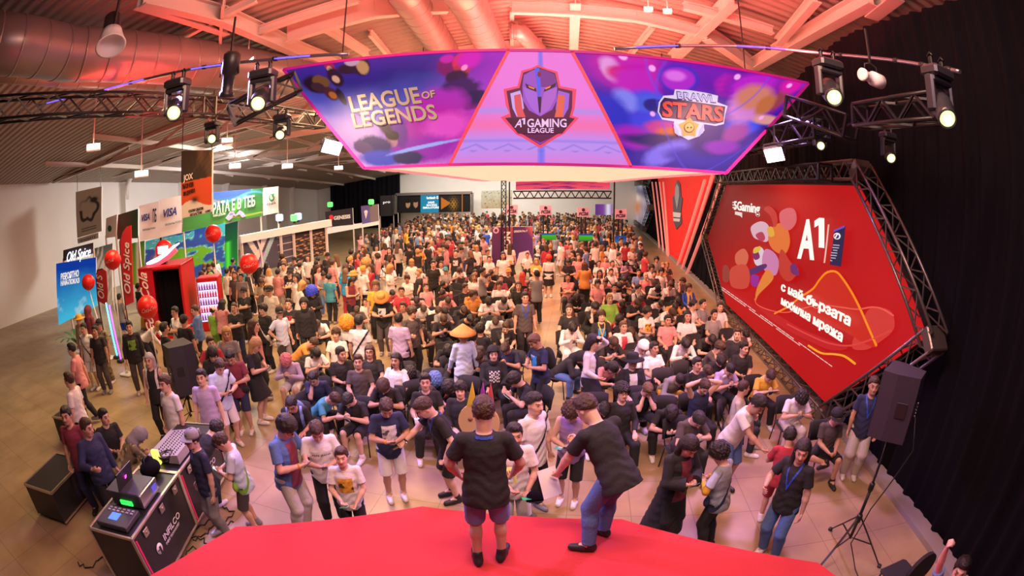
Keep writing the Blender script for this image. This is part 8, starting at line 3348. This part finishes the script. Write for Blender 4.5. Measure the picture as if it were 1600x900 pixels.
ZONE = [(322, 392), (372, 400), (440, 392), (520, 356), (600, 343), (620, 331), (745, 329), (960, 330), (985, 350), (1012, 385), (1045, 410), (1066, 440), (985, 436), (700, 432), (560, 470), (470, 470), (330, 470), (300, 420)]


def project(p):
    d = Vector(p) - EYEP
    c = d.y * math.cos(TILT) - d.z * math.sin(TILT)
    b = d.y * math.sin(TILT) + d.z * math.cos(TILT)
    th = math.acos(c / d.length)
    q = math.hypot(d.x, b) + 1e-9
    r = 2 * LENS_PX * math.sin(th / 2)
    return 800 + d.x / q * r, 450 - b / q * r


taken = [(q['at'].x, q['at'].y) for q in keep]
Vs, Fs, Cs, base, n = [], [], [], 0, 0
yy = 12.5
while yy < 54:
    st = .82 if yy < 35 else 1.0
    xx = -18.0
    while xx < 14:
        x, y = xx + rng.uniform(-.25, .25), yy + rng.uniform(-.25, .25)
        xx += st
        px, py = project((x, y, 1.62))
        if not inside(px, py, ZONE) or x > WALL(y) - .7:
            continue
        if any(abs(x - a) < .55 and abs(y - b) < .55 for a, b in taken):
            continue
        if blocked(x, y):
            continue
        if 762 < px < 838 and 345 < py < 408 and y < 24.2:
            continue
        if rng.random() < (.25 if y < 22 else .12):
            continue
        V, F, C = VAR[rng.randrange(len(VAR))]
        a, s = rng.uniform(0, 6.28), rng.uniform(.93, 1.03)
        ca, sa = math.cos(a), math.sin(a)
        W = np.stack([(V[:, 0] * ca - V[:, 1] * sa) * s + x, (V[:, 0] * sa + V[:, 1] * ca) * s + y, V[:, 2] * s], 1)
        Vs.append(W); Fs.append(F + base); Cs.append(C)
        base += len(V)
        n += 1
    yy += st
print('FAR', n, base)
o = link('crowd', mesh_from('crowd', np.concatenate(Vs), np.concatenate(Fs), mat_painted('far crowd', 0, .75), np.concatenate(Cs)))
setp(o, 'dense distant standing crowd filling the back of the hall under the screen ring', 'crowd', None, 'stuff')


# ------------------------------------------------------------------ lettering and things carried by people
def chest_text(fig, s, w, z, hgt, col, name='chest_lettering'):
    o, P, sc = fig
    me = [c for c in o.children if c.name.split('.')[0] in ('t_shirt', 'sweater', 'jacket')][0].data
    V = np.array([v.co[:] for v in me.vertices])
    L = (V - P.pel) @ P.T
    v, f = glyph_mesh(s, .02)
    x0, x1 = v[:, 0].min(), v[:, 0].max()
    out = []
    for a in v:
        gx = -((a[0] - x0) / (x1 - x0) - .5) * w
        gz = z + a[1] / .7 * hgt
        d = (L[:, 0] - gx) ** 2 + (L[:, 2] - gz) ** 2
        m = (d < .0007) & (L[:, 1] > 0)
        yv = L[m, 1].max() if m.any() else .13
        out.append(P.pel + P.T @ np.array([gx, yv + .008, gz]))
    me = bpy.data.meshes.new(name)
    me.from_pydata([tuple(p) for p in out], [], f)
    me.materials.append(mat(name + str(col), col, .6))
    link(name, me, o)


def fig(start):
    return FIG[[k for k in FIG if start in k][0]]


chest_text(fig('white tee with dark chest'), 'PEPE JEANS', .25, .31, .026, (.02, .02, .03))
chest_text(fig('navy tee with rucksack'), 'NSW', .12, .38, .03, (.8, .8, .8))


def item(fg, name, label, cat, fn, **k):
    return held(*fg, name, label, cat, fn, **k)


def mic(e):
    t = MB(); t.lathe([(.012, -.11), (.017, .05), (.019, .07)], n=12); t.build('handle', mat('bronze', (.5, .33, .16), .35, .5), e)
    t = MB(); t.ball((0, 0, .095), .028, 14, 10); t.build('grille', M_chrome, e)
item(fig('person in black holding out'), 'microphone', 'bronze coloured hand microphone held out beside the stage edge', 'microphone', mic, k=1, off=(0, 0, 0), tilt=70)


def cap_item(e):
    t = MB(); t.lathe([(.10, -.03), (.1, .0), (.09, .05), (.05, .09), (0, .1)], n=18); t.build('crown', M_drape, e)
    t = MB(); t.slab([(.09 * math.cos(a), .09 * math.sin(a) + (.07 if math.sin(a) > .3 else 0), -.03) for a in np.linspace(0, 2 * math.pi, 14)[:-1]], (0, 0, .006)); t.build('brim', M_black, e)
item(fig('with a dark cap under one arm'), 'cap', 'dark cap tucked under the arm of the person looking up', 'cap', cap_item, off=(-.16, .05, -.06), tilt=30)


def card(col):
    def f(e):
        t = MB(); t.box((-.05, -.11, -.002), (.05, .11, .002)); t.build('card', mat('card %s' % (col,), col, .5), e)
        t = MB(); t.box((-.04, -.09, .002), (.02, .0, .004)); t.build('picture', mat('card picture', (.75, .8, .7), .5), e)
    return f
item(fig('with a dark cap under one arm'), 'game_card', 'bright green card in the hand of the person looking up', 'card', card((.05, .55, .22)), k=-1, off=(0, .04, .02), tilt=20)
item(fig('pressed against the stage edge'), 'game_card', 'dark green card held in front of the bright motif at the stage edge', 'card', card((.08, .25, .12)), k=1, off=(0, .02, 0), tilt=30)
item(fig('person in dark violet vest'), 'game_card', 'turquoise card held by the person in the violet vest', 'card', card((.05, .5, .45)), k=1, off=(.1, .04, .02), tilt=20)


def paper(e):
    t = MB(); t.box((-.105, -.15, -.002), (.105, .15, .002)); t.box((-.10, -.145, -.006), (.10, .14, -.002)); t.build('sheet', mat('paper', (.8, .78, .76), .7), e)
item(H2, 'paper_sheets', 'white paper sheets in the hand of the bending host', 'paper', paper, k=-1, off=(-.03, .05, -.1), tilt=62)
item(H1, 'game_card', 'yellow green card passed by the host in denim shorts', 'card', card((.45, .5, .08)), k=1, off=(0, .03, 0), tilt=10)


def tablet(e):
    t = MB(); t.box((-.12, -.085, -.005), (.12, .085, .004), .005); t.build('case', M_dark, e)
    t = MB(); t.box((-.11, -.075, .004), (.11, .075, .0055)); t.build('screen', mat('tablet screen', (.02, .02, .02), .2, emit=.8, ecol=(.8, .7, .65)), e)
item(fig('person in mustard'), 'tablet', 'tablet computer in the hands of the mustard yellow tee wearer', 'tablet', tablet, off=(0, .04, .05), tilt=35)


def poster(e):
    canvas('sheet', bilerp((-.14, 0, -.2), (.14, 0, -.2), (.14, 0, .2), (-.14, 0, .2)), 12, 16, lambda u, v: mixc_arr(mixc(S('58a838'), S('3a78d8'), v * 2 - .3), S('d8c840'), np.exp(-((u - .3) / .2) ** 2 - ((v - .15) / .1) ** 2)), PAINT, e)
    t = MB(); t.box((-.142, -.008, -.202), (.142, -.002, .202)); t.build('backing', M_whiteplastic, e)
item(fig('person with very long dark hair in white'), 'poster_sheet', 'blue and green poster held by the long haired seated person', 'poster', poster, off=(0, .06, .16), tilt=-12, yaw=180)


def cup(e):
    t = MB(); t.lathe([(.032, -.08), (.045, .07), (.042, .07), (.03, -.07)], n=14); t.build('cup', mat('clear cup', (.7, .66, .66), .15), e)
    t = MB(); t.lathe([(.047, .07), (.047, .08), (.01, .09)], n=14); t.build('lid', M_whiteplastic, e)
    t = MB(); t.bar((0, 0, .05), (.02, 0, .2), .007); t.build('straw', M_black, e)
item(fig('masked cosplayer'), 'drink_cup', 'clear drink cup standing beside the masked cosplayer', 'cup', cup, k=1, off=(.04, .0, .05), tilt=0)


def puffhat(e):
    for k, c in enumerate(((.8, .5, .05), (.25, .05, .45), (.7, .1, .1))):
        t = MB()
        a = k * 2.1
        t.tube([(0, 0, 0), (.05 * math.cos(a), .05 * math.sin(a), .14), (.13 * math.cos(a), .13 * math.sin(a), .26), (.24 * math.cos(a), .24 * math.sin(a), .24)], [.09, .085, .055, .01], 12)
        t.build('cloth_horn', mat('jester %d' % k, c, .7), e)
b_ = fig('masked cosplayer')[0].location
for dx, dy, z, lab in ((.0, -.75, 1.02, 'purple and yellow jester hat in front of the masked cosplayer'), (-.45, -.45, .98, 'second jester hat, left of the masked cosplayer')):
    pass


def cardboard_mask(e):
    t = MB()
    t.slab([(.30 * math.cos(a), 0, .30 * math.sin(a)) for a in np.linspace(0, 2 * math.pi, 28)[:-1]], (0, .03, 0)); t.build('board', mat('cardboard', (.62, .42, .24), .8), e)
    for k, (x, z, r, c) in enumerate(((-.12, .05, .035, (.35, .15, .08)), (.14, .1, .05, (.05, .3, .6)), (.14, .1, .022, (.02, .02, .05)))):
        t = MB(); t.lathe([(r, 0), (r, .01 + .006 * k)], (x, -.002, z), (0, -1, 0), 16); t.build('painted_eye', mat('mask paint %d' % k, c, .6), e)
    for k, (x, c) in enumerate(((-.10, (.7, .5, .05)), (.05, (.28, .05, .42)), (.16, (.55, .08, .08)))):
        t = MB(); t.slab([(x - .07, 0, .24), (x + .07, 0, .24), (x + .02, 0, .62)], (0, .05, 0)); t.build('cloth_spike', mat('spike %d' % k, c, .7), e)
p = at_z(748, 660, 1.05)
e = empty('cardboard_mask', (p.x, p.y, 1.05), R(-6), 'big cardboard mask with blue eye and coloured cloth spikes behind the stage host', 'mask')
cardboard_mask(e)
t = MB(); t.bar((0, .06, -1.05), (0, .06, .1), .03); t.box((-.15, -.1, -1.05), (.15, .2, -1.02)); t.build('stick', M_black, e)

# black round seat at the bottom right corner and the person cut by the frame
p = at_z(1412, 893, .5)
e = empty('stool', (p.x, p.y, 0), 0, 'black round backed seat at the bottom right corner', 'chair')
t = MB(); t.box((-.24, -.22, .40), (.24, .24, .47), .03); t.build('seat', M_chair, e)
t = MB(); t.slab([(.25 * math.cos(a), -.25, .70 + .24 * math.sin(a)) for a in np.linspace(0, 2 * math.pi, 24)[:-1]], (0, .05, 0)); t.build('backrest', M_chair, e)
for sx in (-.2, .2):
    for sy in (-.2, .2):
        t = MB(); t.tube([(sx, sy, .42), (sx * 1.15, sy * 1.15, 0)], .013, 6); t.build('leg', M_chairf, e)
p = at_z(1500, 880, 1.5)
person(1500, 892, 'armup', -60, 'short.dk', 'b', 'tee', 'k', 'pants', h=.0115, label='person at the bottom right corner raising a bare arm, cut by the frame', group='people in the hall')

seen_ = {}
for o in COL.objects:
    if o.parent is None and o.get('label'):
        n_ = len(o['label'].replace(',', '').split())
        if n_ > 16 or n_ < 4:
            print('LABEL', n_, o.name, o['label'])
        if o['label'] in seen_:
            print('DUP', o['label'])
        seen_[o['label']] = 1
